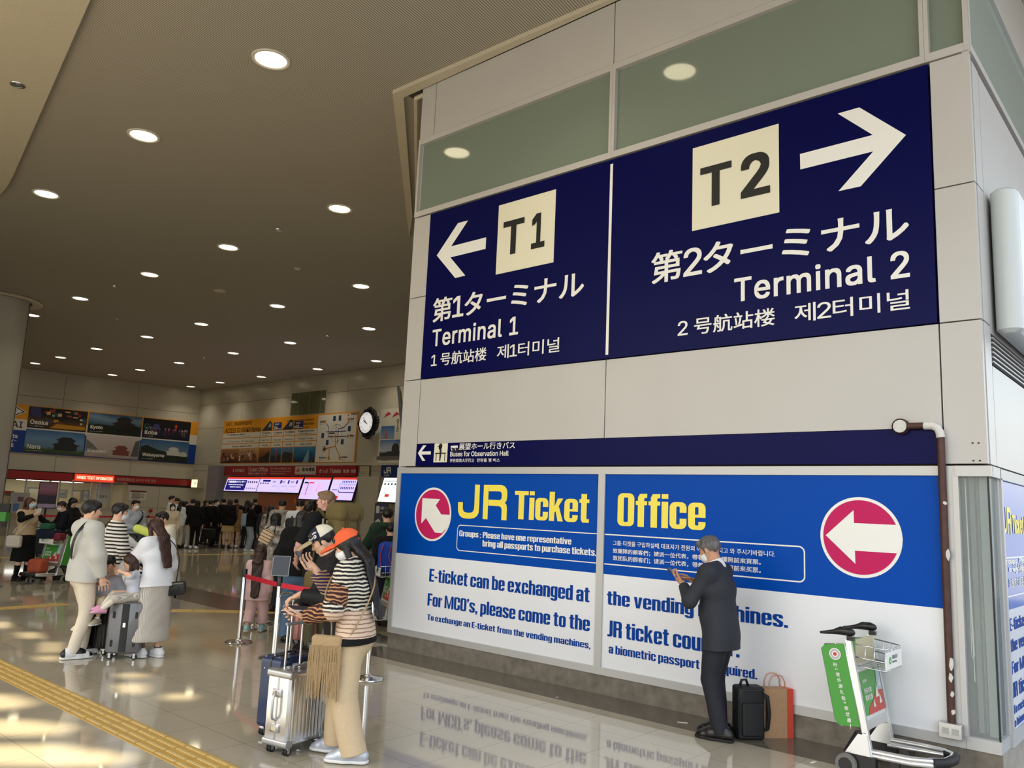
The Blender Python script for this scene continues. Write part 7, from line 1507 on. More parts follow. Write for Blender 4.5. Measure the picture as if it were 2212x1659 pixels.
# litter by the wall
for i,(x,y,l,lab) in enumerate(((1474,1562,.09,'small white paper scrap on the dark floor band left of the suited man'),(1757,1648,.07,'small white paper scrap on the floor near the trolley wheel'),(1062,1443,.02,'tiny white crumb on the dark floor band under the left poster'),(835,1572,.03,'tiny white scrap on the floor tiles left of the poster'),(1203,1507,.03,'tiny white scrap on the dark floor band under the post between posters'))):
    q=on_floor(x,y); b=MB(); b.box((0,0,.0035),(l,l*.35,.002),Matrix.Rotation(.5+i,3,'Z')); o=b.build('paper_scrap',WHITE); o.location=(q[0],q[1],0.0015); tag(o,lab,'litter')
# briefcase and paper bag beside the suited man
q=on_floor(1622,1592); r=empty('backpack',(q[0],q[1]-.05,0),yaw_of(vdir(8))); tag(r,'black square backpack standing on the floor behind the suited man','bag'); NY=mat('nylon_black',srgb(17,18,21),rough=.6,bump=.15,bscale=300)
b=MB(); b.rbox((0,0,.215),(.24,.16,.42),.035,axis=2,seg=5); b.build('body',NY,r,True,40); b=MB(); b.rbox((0,-.085,.17),(.19,.05,.26),.02,axis=2); b.build('front_pocket',NY,r,True,40); b=MB(); b.tube([(-.075,0,.42),(-.06,0,.47),(-.02,0,.475),(.0,0,.42)],.012,8); b.build('top_handle',NY,r,True); b=MB(); b.tube([(.115,.0,.36),(.16,-.02,.34),(.175,-.02,.2),(.16,-.02,.08),(.12,0,.06)],.02,8); b.build('shoulder_strap',NY,r,True); b=MB(); b.tube([(-.118,-.08,.08),(-.118,-.08,.34),(-.09,-.08,.40),(.09,-.08,.40),(.118,-.08,.34),(.118,-.08,.08)],.004,6); b.build('zip',PLASTIC,r)
q=q+np.array([.13,.185,0]); r=empty('paper_bag',(q[0],q[1],0),yaw_of(vdir(10))); tag(r,'brown paper shopping bag with a red side behind the black backpack','bag'); KR=mat('kraft',srgb(176,140,106),rough=.8,noise=.05)
b=MB(); b.bb((-.14,-.06,0),(.14,.06,.40)); b.build('body',KR,r); b=MB(); b.bb((.085,-.062,.0),(.142,.062,.401)); b.build('red_side',G(206,74,54),r)
for y in(-.045,.045): b=MB(); b.tube([(-.075,y,.38),(-.07,y,.46),(-.045,y,.505),(0,y,.515),(.045,y,.505),(.07,y,.46),(.075,y,.38)],.006,6); b.build('handle',mat('bag_handle',srgb(200,150,130),rough=.7),r,True)
# ================================================================ the people in the photo
JS=cloth('suit_charcoal',(50,52,58),noise=.03,rough=.7); JT=cloth('suit_trousers',(40,41,48),noise=.03,rough=.7)
def feet(x,y): return on_floor(x,y)
def by_head(hx,hy,D):
    """a person whose crown is seen at hx,hy and who stands D metres along the view"""
    q=CAM+ray(hx,hy)*D; return np.array([q[0],q[1],0]),q[2]
def phone(loc,R,label,m=PLASTIC,sz=(.072,.15,.009)):
    b=MB(); b.rbox((0,0,0),sz,.012,axis=2); o=b.build('phone',m); o.matrix_world=Matrix.Translation(Vector(loc))@R.to_4x4(); tag(o,label,'phone'); c=MB(); c.bb((-sz[0]/2+.004,-sz[1]/2+.006,sz[2]/2),(sz[0]/2-.004,sz[1]/2-.006,sz[2]/2+.0008)); c.build('screen',mat('phone_screen',srgb(60,74,84),rough=.1,emit=srgb(120,140,150),estr=.25),o); return o
def held(info,W,d,n,off=(.0,.06,.02)): pass
# ---- man in the dark suit
sm=person('man in a dark suit and white mask looking at his phone by the poster',feet(1556,1594),-112,1.69,
 top=[dict(m=cloth('shirt_white',(232,233,236),noise=.01),hem=.5,loose=.003,collar=True,name='shirt'),dict(m=JS,hem=.43,loose=.013,collar=False,name='jacket',fold=.003,fsc=15,flare=.004,cuffback=.02,seed=4)],bottom=dict(m=JT,loose=.017,type='pants',fold=.005,fsc=13,seed=7),hr=('short',HGREY),skin=SKIN3,mask=MASKW,shoes=(SHOEB,SOLEB),res=.0045,
 head=(24,-4,0),slouch=9,lean=2,hand={1:(.055,.165,.745),-1:(-.05,.185,.735)},pole={1:(.75,-.3,-.8),-1:(-.75,-.3,-.8)},hand_pose={1:dict(d=(-.45,.85,.35),n=(-.4,-.2,-.9),t=(-.8,0,.3),curl=.75,fc=[.3,.7,.85,.9]),-1:dict(d=(.25,.9,.45),n=(.55,-.35,.75),t=(-.2,.4,.8),curl=.7,tc=.7)},foot={1:(.05,.02),-1:(-.05,-.02)},bulk=1.12)
M4=sm[2]; q=M4@Vector((.0,.185*1.69+.13,.78*1.69)); phone(q,(M4.to_3x3()@Matrix.Rotation(rad(38),3,'X')),'black phone held by the man in the dark suit')
pp=sm[1]; b=MB(); 
b.tube([tuple(pp.wr[-1]+np.array([.022*math.cos(t),.0,.022*math.sin(t)])) for t in np.linspace(0,6.0,14)],.006,6,closed=True); b.build('watch',PLASTIC,sm[0],True)
# ---- woman in the orange cap
def knit(p):
    H=p.H
    def f(C):
        m=np.zeros(len(C),int); m[C[:,2]<.645*H]=1
        for s,k in((-1,2),(1,3)):
            S,E,W=p.sh[s],p.el[s],p.wr[s]; d=[]
            for A_,B_,lo in((E,W,0.0),(S,E,.5)): ab=B_-A_; t=((C-A_)@ab)/(ab@ab); q=np.linalg.norm(C-A_-np.clip(t,lo,1)[:,None]*ab,axis=1); d.append(q)
            m[np.minimum(d[0],d[1])<.082]=k
        m[C[:,2]<.525*H]=4
        return m
    return f
K0=stripes('knit_black_white',[srgb(22,20,22),srgb(222,214,196)],2,36,.52,.9,.9,14); K1=stripes('knit_cream',[srgb(222,196,172),srgb(150,118,98)],2,34,.72,.5,.9,20); K2=stripes('knit_brown',[srgb(58,26,26),srgb(190,140,96)],2,40,.62,2.6,.9,9); K3=stripes('knit_purple',[srgb(58,42,92),srgb(206,170,110)],2,40,.62,1.2,.9,9); K4=cloth('knit_black_rib',(20,19,20))
BEI=cloth('cargo_beige',(206,184,150),noise=.05)
SNK=mat('sneaker_silver',srgb(190,196,206),rough=.35,metal=.3)
ow=person('woman in an orange cap and striped patchwork sweater holding a phone',feet(748,1638),-108,1.635,fem=True,
 top=dict(m=[K0,K1,K2,K3,K4],mf=knit,hem=.495,loose=.026,fold=.003,fsc=14,sl=.004,name='sweater',cuffback=.008,flare=.006,collar=True),bottom=dict(m=BEI,type='wide',loose=.018,fold=.006,fsc=13,seed=3),hr=('long',HBLACK,1.45),mask=MASKW,shoes=(SNK,SOLEW),res=.0045,
 head=(24,6,0),slouch=8,lean=3,hand={1:(.015,.215,.80),-1:(-.10,.20,.605)},pole={1:(.6,-.2,-.9),-1:(-.55,-.75,-.5)},hand_pose={1:dict(d=(-.2,.7,.65),n=(-.6,-.45,.55),t=(-.6,.3,.6),curl=.55,tc=.6),-1:dict(d=(.05,.98,.1),n=(.2,0,.95),t=(-.9,.2,.1),curl=.35,tc=.3)},foot={1:(.06,.07),-1:(-.06,-.05)},toe={1:-4,-1:4})
def cap_hat(info,crown_m,brim_m,back=None,open_back=True,panel=None,tilt=0):
    p=info[1]; hh=p.hh; R=p.Rh; F=Field(); F.ell(p.head((0,-.05,.165)),np.array([.40,.475,.435])*hh,R,0); F.cut(p.head((0,.2,.14)),R@np.array([0,-.12,-.99]))
    if open_back: F.ell(p.head((0,-.5,.14)),np.array([.16,.16,.17])*hh,R,.01*hh,True)
    mf=None; mats=crown_m
    if isinstance(crown_m,list): mf=lambda C:(((C-p.hc)@R/hh)[:,1]<-.02).astype(int)
    o=grow('cap',F,mats,info[0],.0045,1,mf); B=Field(); B.ell(p.head((0,.50,.10)),np.array([.325,.46,.15])*hh,R@rotx(rad(-3)),0); B.ell(p.head((0,.50,.015)),np.array([.36,.52,.17])*hh,R@rotx(rad(-3)),.005*hh,True); B.cut(p.head((0,.31,.1)),R@np.array([0,-1.,0])); grow('brim',B,brim_m,o,.0042,1)
    b=MB(); b.lathe([(0,.012),(.008,.008),(.01,0)],tuple(p.head((0,-.05,.6))),10); b.build('button',crown_m[0] if isinstance(crown_m,list) else crown_m,o,True)
    if open_back:
        b=MB(); b.tube([tuple(p.head((.17*math.cos(t),-.46-.0*t,.10))) for t in(0,1.57,3.14)],.009,6); b.build('back_strap',crown_m if not isinstance(crown_m,list) else crown_m[0],o)
    return o
ORG=cloth('cap_orange',(238,104,62),noise=.03); cap_hat(ow,ORG,ORG)
M4=ow[2]; wr=ow[1].wr
q=M4@Vector(tuple(wr[1]+np.array([-.015,.105,.075]))); phone(q,(M4.to_3x3()@Matrix.Rotation(rad(48),3,'X')),'dark phone held up by the woman in the orange cap')
q=M4@Vector(tuple(wr[-1]+np.array([.02,.105,.028]))); b=MB(); b.rbox((0,0,0),(.11,.15,.012),.008,axis=2); b.rbox((.07,.01,.012),(.10,.15,.008),.006,Matrix.Rotation(rad(-16),3,'Y'),axis=2); o=b.build('wallet',mat('wallet_navy',srgb(26,26,44),rough=.5)); o.matrix_world=Matrix.Translation(q)@M4.to_3x3().to_4x4(); tag(o,'open dark travel wallet in the lower hand of the orange capped woman','wallet'); b=MB(); b.bb((-.045,-.06,.006),(.045,.078,.0085)); b.build('paper',WHITE,o)
# fringed bag with its long strap
TAN=cloth('suede_tan',(176,150,112),noise=.1,bump=.3)
r=empty('fringe_bag',tuple(M4@Vector((-.20,.135,.70)))); r.rotation_euler=(0,0,M4.to_euler().z); tag(r,'tan suede bag with long fringes hanging at the woman in the orange cap','bag')
F=Field(.002,20,3); F.box((0,0,.07),np.array([.032,.115,.11]),.03); grow('pouch',F,TAN,r,.006,1)
b=MB(); rg=random.Random(8)
for side in(-.036,.036):
    for row,(zt,ln) in enumerate(((.11,.22),(.0,.26))):
        for i in range(24):
            y=-.112+.224*i/23; dx=rg.uniform(-.006,.006); dy=rg.uniform(-.012,.012); l=ln*rg.uniform(.85,1.08); b.tube([(side,y,zt),(side+dx*.5+.004*(1 if side>0 else -1),y+dy*.4,zt-l*.5),(side+dx,y+dy,zt-l)],[.0048,.0048,.0035],4)
o=b.build('fringe',TAN,r); o['kind']='stuff'
H=1.635; sp=[ow[1].B(-.075,.085,.49),ow[1].B(-.105,.075,.60),ow[1].B(-.06,.115,.72),ow[1].B(.03,.085,.82),ow[1].B(.06,.0,.868),ow[1].B(.045,-.075,.82),ow[1].B(-.03,-.105,.73),ow[1].B(-.115,-.055,.60),ow[1].B(-.12,.01,.50)]
sp=[M4@Vector(tuple(v)) for v in sp]; inv=(Matrix.Translation(r.location)@Matrix.Rotation(r.rotation_euler.z,4,'Z')).inverted(); b=MB(); b.tube(spl([tuple(inv@v) for v in sp]),.006,6); b.build('strap',TAN,r,True)
b=MB(); b.prism([(-.168,.075,.835),(-.172,.0,.83),(-.17,.055,.58)],(.004,0,0)); b.build('white_cloth',MASKW,ow[0])
# ---- man in the khaki and navy cap
BLKJ=cloth('track_black',(26,27,30),rough=.6); MAUVE=cloth('trousers_mauve',(120,96,90))
cg=person('man in a navy and khaki cap leaning to his suitcase handle',feet(716,1592),-78,1.66,
 top=dict(m=BLKJ,hem=.46,loose=.02,fold=.004,fsc=13,name='jacket',collar=True),bottom=dict(m=MAUVE,loose=.012,fold=.004,crop=.0,seed=5),hr=('short',HBLACK),shoes=(SHOEB,SOLEB),res=.005,
 head=(30,-14,0),lean=10,slouch=8,hand={-1:(-.10,.215,.665),1:(.10,.20,.58)},pole={-1:(-.7,-.6,-.5),1:(.7,-.6,-.3)},hand_pose={-1:dict(d=(.1,.85,-.35),n=(0,-.4,-.9),t=(.9,.2,0),curl=1.1),1:dict(curl=.8)},foot={1:(.055,.05),-1:(-.055,-.06)})
KHA=cloth('cap_khaki',(176,160,124)); cp=cap_hat(cg,[cloth('cap_navy',(34,40,58)),cloth('cap_cream',(226,218,196))],KHA,open_back=False)
pc=cg[1]; hh=pc.hh
fr=Frame(tuple(pc.head((.0,.0,.165))),tuple(-(pc.Rh@np.array([1.,0,0]))),tuple(pc.Rh@np.array([0,0,1.])))
w=MB(); 
def wrapcap(t,z0,hgt,a0):
    v,f,wd,y0,y1=glyphs(t,.02); k=hgt/(y1-y0); pts=[]
    for x in v:
        th=a0+(x[0]-wd/2)*k/.46; z=z0+(x[1]-y0)*k; rr=math.sqrt(max(.02,1-((z-.165)/.435)**2)); pts.append(tuple(pc.head((-math.sin(th)*.405*rr,-.05+math.cos(th)*.482*rr,z))))
    w.add(pts,f)
wrapcap('Stay Beautiful',.36,.085,.75); wrapcap('ENISH ◎',.22,.12,.75); w.build('cap_lettering',WHITE,cp)
b=MB(); S,E,W=pc.sh[-1],pc.el[-1],pc.wr[-1]; b.tube([tuple(S+np.array([-.03,.01,.035])),tuple((S+E)/2+np.array([-.045,.01,.03])),tuple(E+np.array([-.03,.012,.042])),tuple(E*.45+W*.55+np.array([-.022,.0,.042]))],.009,6); b.build('piping',WHITE,cg[0],True)
# ---- the family: man in grey sweatshirt
GRY=cloth('sweat_grey',(196,195,188),noise=.06); CRM=cloth('trousers_cream',(226,214,194)); 
dm=person('man in a pale grey sweatshirt and cream trousers beside the suitcases',feet(158,1420),112,1.735,
 top=dict(m=GRY,hem=.475,loose=.034,fold=.006,fsc=12,sl=.008,cuffk=.35,name='sweatshirt',collar=True,seed=6),bottom=dict(m=CRM,loose=.012,fold=.005,fsc=12,seed=9),hr=('short',HBLACK),shoes=(mat('sneaker_white',srgb(228,228,228),rough=.45),SOLEW,'low',[mat('sneaker_white',srgb(228,228,228)),mat('sneaker_black',srgb(24,24,24),rough=.4)]),res=.005,
 head=(6,-8,4),hand={1:(.15,.07,.465),-1:(-.07,.20,.565)},pole={1:(.9,-.6,-.2),-1:(-.8,-.6,-.3)},hand_pose={1:dict(d=(.0,.25,-.95),n=(-1,.2,0),t=(0,.9,.2),curl=.5),-1:dict(d=(.1,.9,-.3),n=(0,-.3,-.95),t=(.9,.1,.1),curl=1.0)},foot={1:(.05,-.03),-1:(-.06,.07)})
r=dm[1]; strap([r.B(.02,-.095,.62),r.B(.06,-.11,.72),r.B(.075,-.088,.80),r.B(.068,-.02,.858),r.B(.05,.06,.80)],.032,.002,PLASTIC,dm[0],'shoulder_strap')
# woman in white sweatshirt and checked skirt
CHK=stripes('skirt_check',[srgb(206,200,190),srgb(166,160,152)],0,110,.5,.2,.9,30)
WSW=cloth('sweat_white',(232,234,240),noise=.02)
mw=person('woman in a white sweatshirt and long checked skirt leaning to the toddler',feet(322,1420),-142,1.56,fem=True,
 top=dict(m=WSW,hem=.50,loose=.028,fold=.005,fsc=13,sl=.005,cuffk=.4,name='sweatshirt',seed=8),bottom=dict(m=CHK,type='skirt',hem=.135,flare=.105,loose=.012,fold=.008,fsc=26),hr=('long',HBROWN,1.25),shoes=(SHOEW,SOLEW),res=.005,
 head=(22,0,6),slouch=8,lean=6,hand={-1:(-.17,.27,.565),1:(.12,.08,.5)},pole={-1:(-.5,-.6,-.8),1:(.9,-.4,-.3)},hand_pose={-1:dict(d=(.1,.95,-.1),n=(.4,-.4,-.8),t=(.5,.3,.7),curl=.9)},foot={1:(.05,-.02),-1:(-.05,.05)},hh=.14)
b=Field(.006,30,4); c=np.array([0,.01,.0])*1.56; b.cap((0,.03,.40),(0,.025,.22),.152,.172,1.38,(1,0,0),.01); b.cut((0,0,.185),(0,0,-1)); b.cut((0,0,.385),(0,0,1)); grow('skirt_ruffle',b,CHK,mw[0],.007,1)
b=MB(); 
for s in(1,-1): a=mw[1].an[s]; b.lathe([(.036,.035),(.041,.09)],tuple(a-np.array([0,0,.05])),16)
b.build('socks',SHOEB,mw[0],True)
M4=mw[2]; LEA=mat('leather_black',srgb(20,20,21),rough=.42)
r=empty('crossbody_bag',tuple(M4@Vector((.165,-.115,.76)))); r.rotation_euler=(0,0,M4.to_euler().z+rad(140)); tag(r,'small black leather crossbody bag on the hip of the woman in white','bag')
r.rotation_euler=(0,rad(-8),yaw_of(vdir(4))); b=MB(); b.rbox((0,-.03,.0),(.245,.075,.155),.03,axis=1,seg=5); b.build('body',LEA,r,True,40); b=MB(); b.tube([(.038*math.cos(t)-.02,-.069,.038*math.sin(t)) for t in np.linspace(.6,5.7,16)],.005,5); b.tube([(.038*math.cos(t)+.02,-.069,.038*math.sin(t)) for t in np.linspace(3.7,8.8,16)],.005,5); b.build('emblem',LEA,r,True); b=MB(); b.tube([(-.12,-.05,.05),(-.155,-.06,-.02),(-.165,-.06,-.10)],[.006,.012,.018],8); b.build('tassel',LEA,r,True); b=MB(); b.tube([(-.11,-.068,.055),(.11,-.068,.055)],.004,6); b.build('zip',CHROME,r)
inv=(Matrix.Translation(r.location)@r.rotation_euler.to_matrix().to_4x4()).inverted(); sp=[M4@Vector(tuple(v)) for v in(mw[1].B(.12,-.06,.53),mw[1].B(.095,-.115,.70),mw[1].B(.03,-.105,.82),mw[1].B(-.05,-.02,.862),mw[1].B(-.06,.08,.80),mw[1].B(.05,.12,.66),mw[1].B(.13,.04,.53))]; b=MB(); b.tube(spl([tuple(inv@v) for v in sp]),.006,6); b.build('strap',LEA,r,True)
# boy on the black suitcase
def seat_on(S,h,fwd=0.0): q=Vector(S.location); return np.array([q.x,q.y,h])
LAV=cloth('shirt_lavender',(198,202,216),noise=.03); KH=cloth('trousers_khaki',(200,186,156))
q=on_floor(214,1410); bl=np.array([q[0],q[1],0])+RH*.03-AWV*.03
boy=person('small boy in a pale shirt sitting on the black suitcase',(bl[0],bl[1],.53-.205),-38,1.04,child=True,top=dict(m=LAV,hem=.46,loose=.014,fold=.004,fsc=22,name='shirt',collar=True),bottom=dict(m=KH,type='shorts',loose=.016,fold=.004,below=.12,waist=.55),hr=('fringe',HBLACK),shoes=(mat('shoe_beige',srgb(196,184,160),rough=.6),SOLEW),res=.0042,
 hipz=.27,torso=.84,head=(20,8,4),lean=-4,slouch=10,hand={1:(.02,.16,.45),-1:(-.13,.10,.32)},foot={1:(.06,.27,.02),-1:(-.08,.22,.07)},kpole={1:(.3,1,.8),-1:(-.4,1,.8)},hand_pose={1:dict(d=(-.7,.6,.2),n=(-.2,-.9,0),t=(0,.2,.9),curl=.4)},hh=.192)
b=MB()
for s in(1,-1): a=boy[1].an[s]; b.lathe([(.026,.0),(.028,.055)],tuple(a-np.array([0,0,.015])),14)
b.build('socks',SHOEW,boy[0],True)
# toddler on the graphite suitcase
q=on_floor(270,1421); tl=np.array([q[0],q[1],0])+RH*.02
PNK=mat('shoe_pink',srgb(226,160,190),rough=.5)
td=person('toddler in a checked skirt and pink shoes sitting on the graphite suitcase',(tl[0],tl[1],.62-.17),-78,.92,child=True,fem=True,top=dict(m=LAV,hem=.46,loose=.014,fold=.003,name='shirt'),bottom=dict(m=CHK,type='shorts',loose=.03,fold=.006,fsc=26,below=.0,waist=.56,name='skirt'),hr=('bob',HBROWN,1.0),skin=SKIN,shoes=(PNK,mat('sole_grey',srgb(120,112,112),rough=.7)),res=.0042,
 hipz=.265,torso=.86,head=(12,-10,0),lean=6,slouch=6,hand={1:(.06,.22,.57),-1:(-.12,.20,.55)},foot={1:(.05,.33,.12),-1:(-.07,.36,.10)},kpole={1:(.3,1,.8),-1:(-.3,1,.8)},hh=.2)
b=MB()
for s in(1,-1): k_,a=td[1].kn[s],td[1].an[s]; b.tube([tuple(k_),tuple((k_+a)/2),tuple(a)],[.036,.034,.026],12)
b.build('tights',cloth('tights_cream',(226,220,204)),td[0],True)
# man in the striped shirt behind
STR=stripes('shirt_striped',[srgb(232,228,218),srgb(34,32,34)],2,22,.55,.25,.9,6); WHT=cloth('trousers_white',(224,222,214))
st=person('man in a black and white striped shirt with a white tote bag',feet(226,1378),100,1.70,top=dict(m=STR,hem=.5,loose=.022,fold=.004,sl=.004,name='shirt'),bottom=dict(m=WHT,type='wide',loose=.012),hr=('short',HBLACK),mask=MASKW,shoes=(SHOEW,SOLEW),res=.007,detail=True,head=(8,0,0),hand={1:(.14,.12,.53),-1:(-.10,.16,.62)},pole={1:(.8,-.6,-.3)})
M4=st[2]; r=empty('tote_bag',tuple(M4@Vector((.30,.16,.60)))); r.rotation_euler=(0,0,yaw_of(vdir(0))); tag(r,'white cloth tote bag with bread in clear wrap beside the striped shirt','bag'); F=Field(.006,14,2); F.box((0,0,.08),np.array([.17,.05,.19]),.045); grow('body',F,WHT,r,.009,1)
for i in(-.06,.06): F=Field(); F.ell((i-.03,-.06,.26),np.array([.035,.03,.055])); grow('bread_roll',F,mat('bread',srgb(214,166,104),rough=.6),r,.007,1)
b=MB(); b.tube([(-.1,0,.25),(-.08,0,.36),(.0,0,.40),(.08,0,.36),(.1,0,.25)],.008,6); b.build('handles',WHT,r,True)
# woman with long hair pushing the middle trolley
lw,H=by_head(246,1107,12.9); person('smiling woman with long hair in white pushing the middle trolley',lw,62,H,fem=True,top=dict(m=WSW,hem=.48,loose=.024,fold=.004,name='sweater'),bottom=dict(m=cloth('skirt_white',(222,220,214)),type='skirt',hem=.2,flare=.12),hr=('long',HBROWN,1.2),shoes=(SHOEW,SOLEW),res=.009,detail=True,head=(16,-6,0),lean=6,hand={1:(.10,.30,.62),-1:(-.10,.30,.62)})
c=Vector(T2.location); f2=Vector((math.cos(T2.rotation_euler.z),math.sin(T2.rotation_euler.z),0)); l2=Vector((-f2.y,f2.x,0))
r=empty('duffel_bag',tuple(c+f2*.22+l2*.28+Vector((0,0,.86)))); r.rotation_euler=(0,0,yaw_of(vdir(0))); tag(r,'black duffel bag resting on the basket of the middle trolley','bag'); F=Field(.004,18,2); F.box((0,0,.14),np.array([.24,.13,.14]),.07); grow('body',F,NY,r,.01,1); b=MB(); b.tube([(-.1,-.13,.2),(-.06,-.15,.27),(.06,-.15,.27),(.1,-.13,.2)],.01,6); b.build('handle',NY,r,True)
npk,H=by_head(331,1129,13.6); ii=person('person in navy bent behind the yellow green neck pillow',npk,30,H,top=dict(m=cloth('navy_top',(36,42,70)),hem=.48,loose=.018,name='jacket'),bottom=dict(m=JT),hr=('short',HBLACK),shoes=(SHOEB,),res=.011,head=(45,0,0),slouch=14)
q=CAM+ray(318,1148)*12.9; F=Field(); F.cap((-.16,.0,.04),(.13,0,-.05),.065,.065); o=grow('neck_pillow',F,cloth('pillow_lime',(214,226,110),noise=.02),None,.009,1); o.location=tuple(q); o.rotation_euler=(0,0,yaw_of(vdir(0))); tag(o,'yellow green tube neck pillow lying on the bags of the middle trolley','pillow')
# young man in cream hoodie
ch,H=by_head(362,1103,12.2); person('young man in a cream hoodie and white mask behind the woman in white',ch,-62,H,top=dict(m=cloth('hoodie_cream',(226,218,200)),hem=.47,loose=.03,hood=True,name='hoodie'),bottom=dict(m=BLKJ),hr=('short',HBLACK),mask=MASKW,shoes=(SHOEB,SOLEB),res=.008,detail=True,head=(18,0,0),slouch=8)
lb,H=by_head(294,1079,18.5); lbi=person('man in a light blue jacket with a black sling strap and mask',lb,35,H,top=dict(m=cloth('jacket_pale_blue',(178,184,196)),hem=.44,loose=.03,name='jacket'),bottom=dict(m=JT),hr=('short',HBLACK),mask=MASKW,shoes=(SHOEB,),res=.011,head=(5,0,0),hand={1:(.07,.14,.62),-1:(-.07,.14,.62)})
r=lbi[1]; strap([r.B(.09,.10,.60),r.B(.0,.135,.72),r.B(-.07,.09,.81),r.B(-.08,.0,.85)],.05,.004,PLASTIC,lbi[0],'sling_strap')
# woman in the beige vest at the left
VST=cloth('vest_beige',(206,178,142)); BLK=cloth('dress_black',(16,16,17),noise=.03)
vw=person('woman in a beige vest over black with a blue mask at the left',feet(42,1254),28,1.655,fem=True,top=[dict(m=BLK,hem=.5,loose=.010,name='dress_top',collar=False),dict(m=VST,hem=.545,loose=.024,sleeve='none',open=True,name='vest',fold=.002)],bottom=dict(m=BLK,type='skirt',hem=.235,flare=.10,loose=.02,waist=.6),hr=('long',HRED,.9),mask=MASKB,shoes=(SHOEB,SOLEB),res=.0075,detail=True,
 head=(-6,22,0),hand={1:(.02,.18,.79),-1:(-.36,.10,.555)},pole={1:(1,-.1,-.5),-1:(-.5,-.8,-.2)},hand_pose={1:dict(d=(-.6,.4,.5),n=(-.3,-.8,.3),t=(0,.3,.9),curl=.8)})
b=MB()
for s in(1,-1): b.tube([tuple(vw[1].kn[s]),tuple(vw[1].kn[s]*.6+vw[1].an[s]*.4),tuple(vw[1].an[s])],[.057,.058,.034],12)
b.build('tights',BLK,vw[0],True)
M4=vw[2]; q=M4@Vector(tuple(vw[1].wr[1]+np.array([-.05,.05,.07]))); phone(q,(M4.to_3x3()@Matrix.Rotation(rad(70),3,'X')),'pale phone raised by the woman in the beige vest',WHITE)
r=empty('shoulder_bag',tuple(M4@Vector((.26,.10,.78)))); r.rotation_euler=(0,0,yaw_of(vdir(0))); tag(r,'pale grey shoulder bag of the woman in the beige vest','bag'); F=Field(.004,18,2); F.box((0,0,.0),np.array([.15,.06,.12]),.05); grow('body',F,cloth('bag_pale',(206,196,184)),r,.009,1); inv=(Matrix.Translation(r.location)@r.rotation_euler.to_matrix().to_4x4()).inverted(); sp=[M4@Vector(tuple(v)) for v in(vw[1].B(.15,.06,.54),vw[1].B(.06,.125,.68),vw[1].B(-.04,.10,.80),vw[1].B(-.065,.0,.858),vw[1].B(-.03,-.10,.78),vw[1].B(.12,-.06,.56))]; b=MB(); b.tube(spl([tuple(inv@v) for v in sp]),.012,6); b.build('strap',cloth('bag_pale',(206,196,184)),r,True)
c=Vector(T1.location); f1=Vector((math.cos(T1.rotation_euler.z),math.sin(T1.rotation_euler.z),0)); l1=Vector((-f1.y,f1.x,0))
for nm,off,sz,m,lab in(('duffel_bag',(.20,.22,.86),(.22,.13,.09),cloth('bag_navy2',(30,36,56)),'dark navy bag lying on the basket of the left trolley'),('duffel_bag',(.16,.42,.84),(.13,.11,.07),cloth('bag_maroon',(120,44,56)),'small maroon bag on the right side of the left trolley'),('plastic_bag',(.24,.20,1.04),(.12,.09,.06),cloth('bag_green',(44,96,72)),'dark green bag on top of the left trolley load'),('plastic_bag',(.42,.30,.2),(.16,.14,.14),cloth('bag_rust',(176,84,60)),'rust coloured bag on the low rail of the left trolley')):
    o=empty(nm,tuple(c+f1*off[0]+l1*off[1]+Vector((0,0,off[2])))); o.rotation_euler=(0,0,rad(30)); tag(o,lab,'bag'); F=Field(.006,20,len(lab)); F.box((0,0,sz[2]),np.array(sz),min(sz)*.6); grow('body',F,m,o,.011,1); b=MB(); b.tube([(-sz[0]*.4,0,sz[2]*1.9),(-sz[0]*.2,0,sz[2]*2+.06),(sz[0]*.2,0,sz[2]*2+.06),(sz[0]*.4,0,sz[2]*1.9)],.008,6); b.build('handle',PLASTIC,o,True)
# black umbrella-like monitor on the far left counter
o=empty('desk_monitor',tuple(CAM+ray(8,1097)*15.2)); tag(o,'black monitor on a green trolley load at the far left edge','monitor'); o.rotation_euler=(0,0,yaw_of(vdir(0))); b=MB(); b.box((-.05,0,0),(.34,.04,.16)); b.build('housing',PLASTIC,o); z=o.location.z; b=MB(); b.box((-.05,0,-.16),(.30,.14,.17)); b.build('green_case',TGREEN,o); b=MB(); b.box((-.05,0,-(z+.25)/2-.0),(.06,.06,z-.25)); b.box((-.05,0,-z+.012),(.3,.3,.024)); b.build('stand',STEEL,o)
# people at the counter behind
a,H=by_head(158,1074,20); person('person with black hair in dark clothes looking at a phone by the office',a,60,H,fem=True,top=dict(m=cloth('coat_black2',(22,22,24)),hem=.42,loose=.03,name='coat'),bottom=dict(m=JT),hr=('bob',HBLACK),shoes=(SHOEB,),res=.012,head=(20,0,0),hand={1:(.07,.2,.7),-1:(-.07,.2,.7)})
a,H=by_head(146,1081,18.3); person('man in a black coat and mask reading his phone behind the left trolley',a,-80,H,top=dict(m=cloth('coat_blue_black',(20,24,30)),hem=.42,loose=.034,name='coat'),bottom=dict(m=JT),hr=('short',HBLACK),mask=MASKW,shoes=(SHOEB,),res=.01,detail=True,head=(20,0,0),slouch=12,hand={1:(.06,.22,.66),-1:(-.06,.2,.66)})
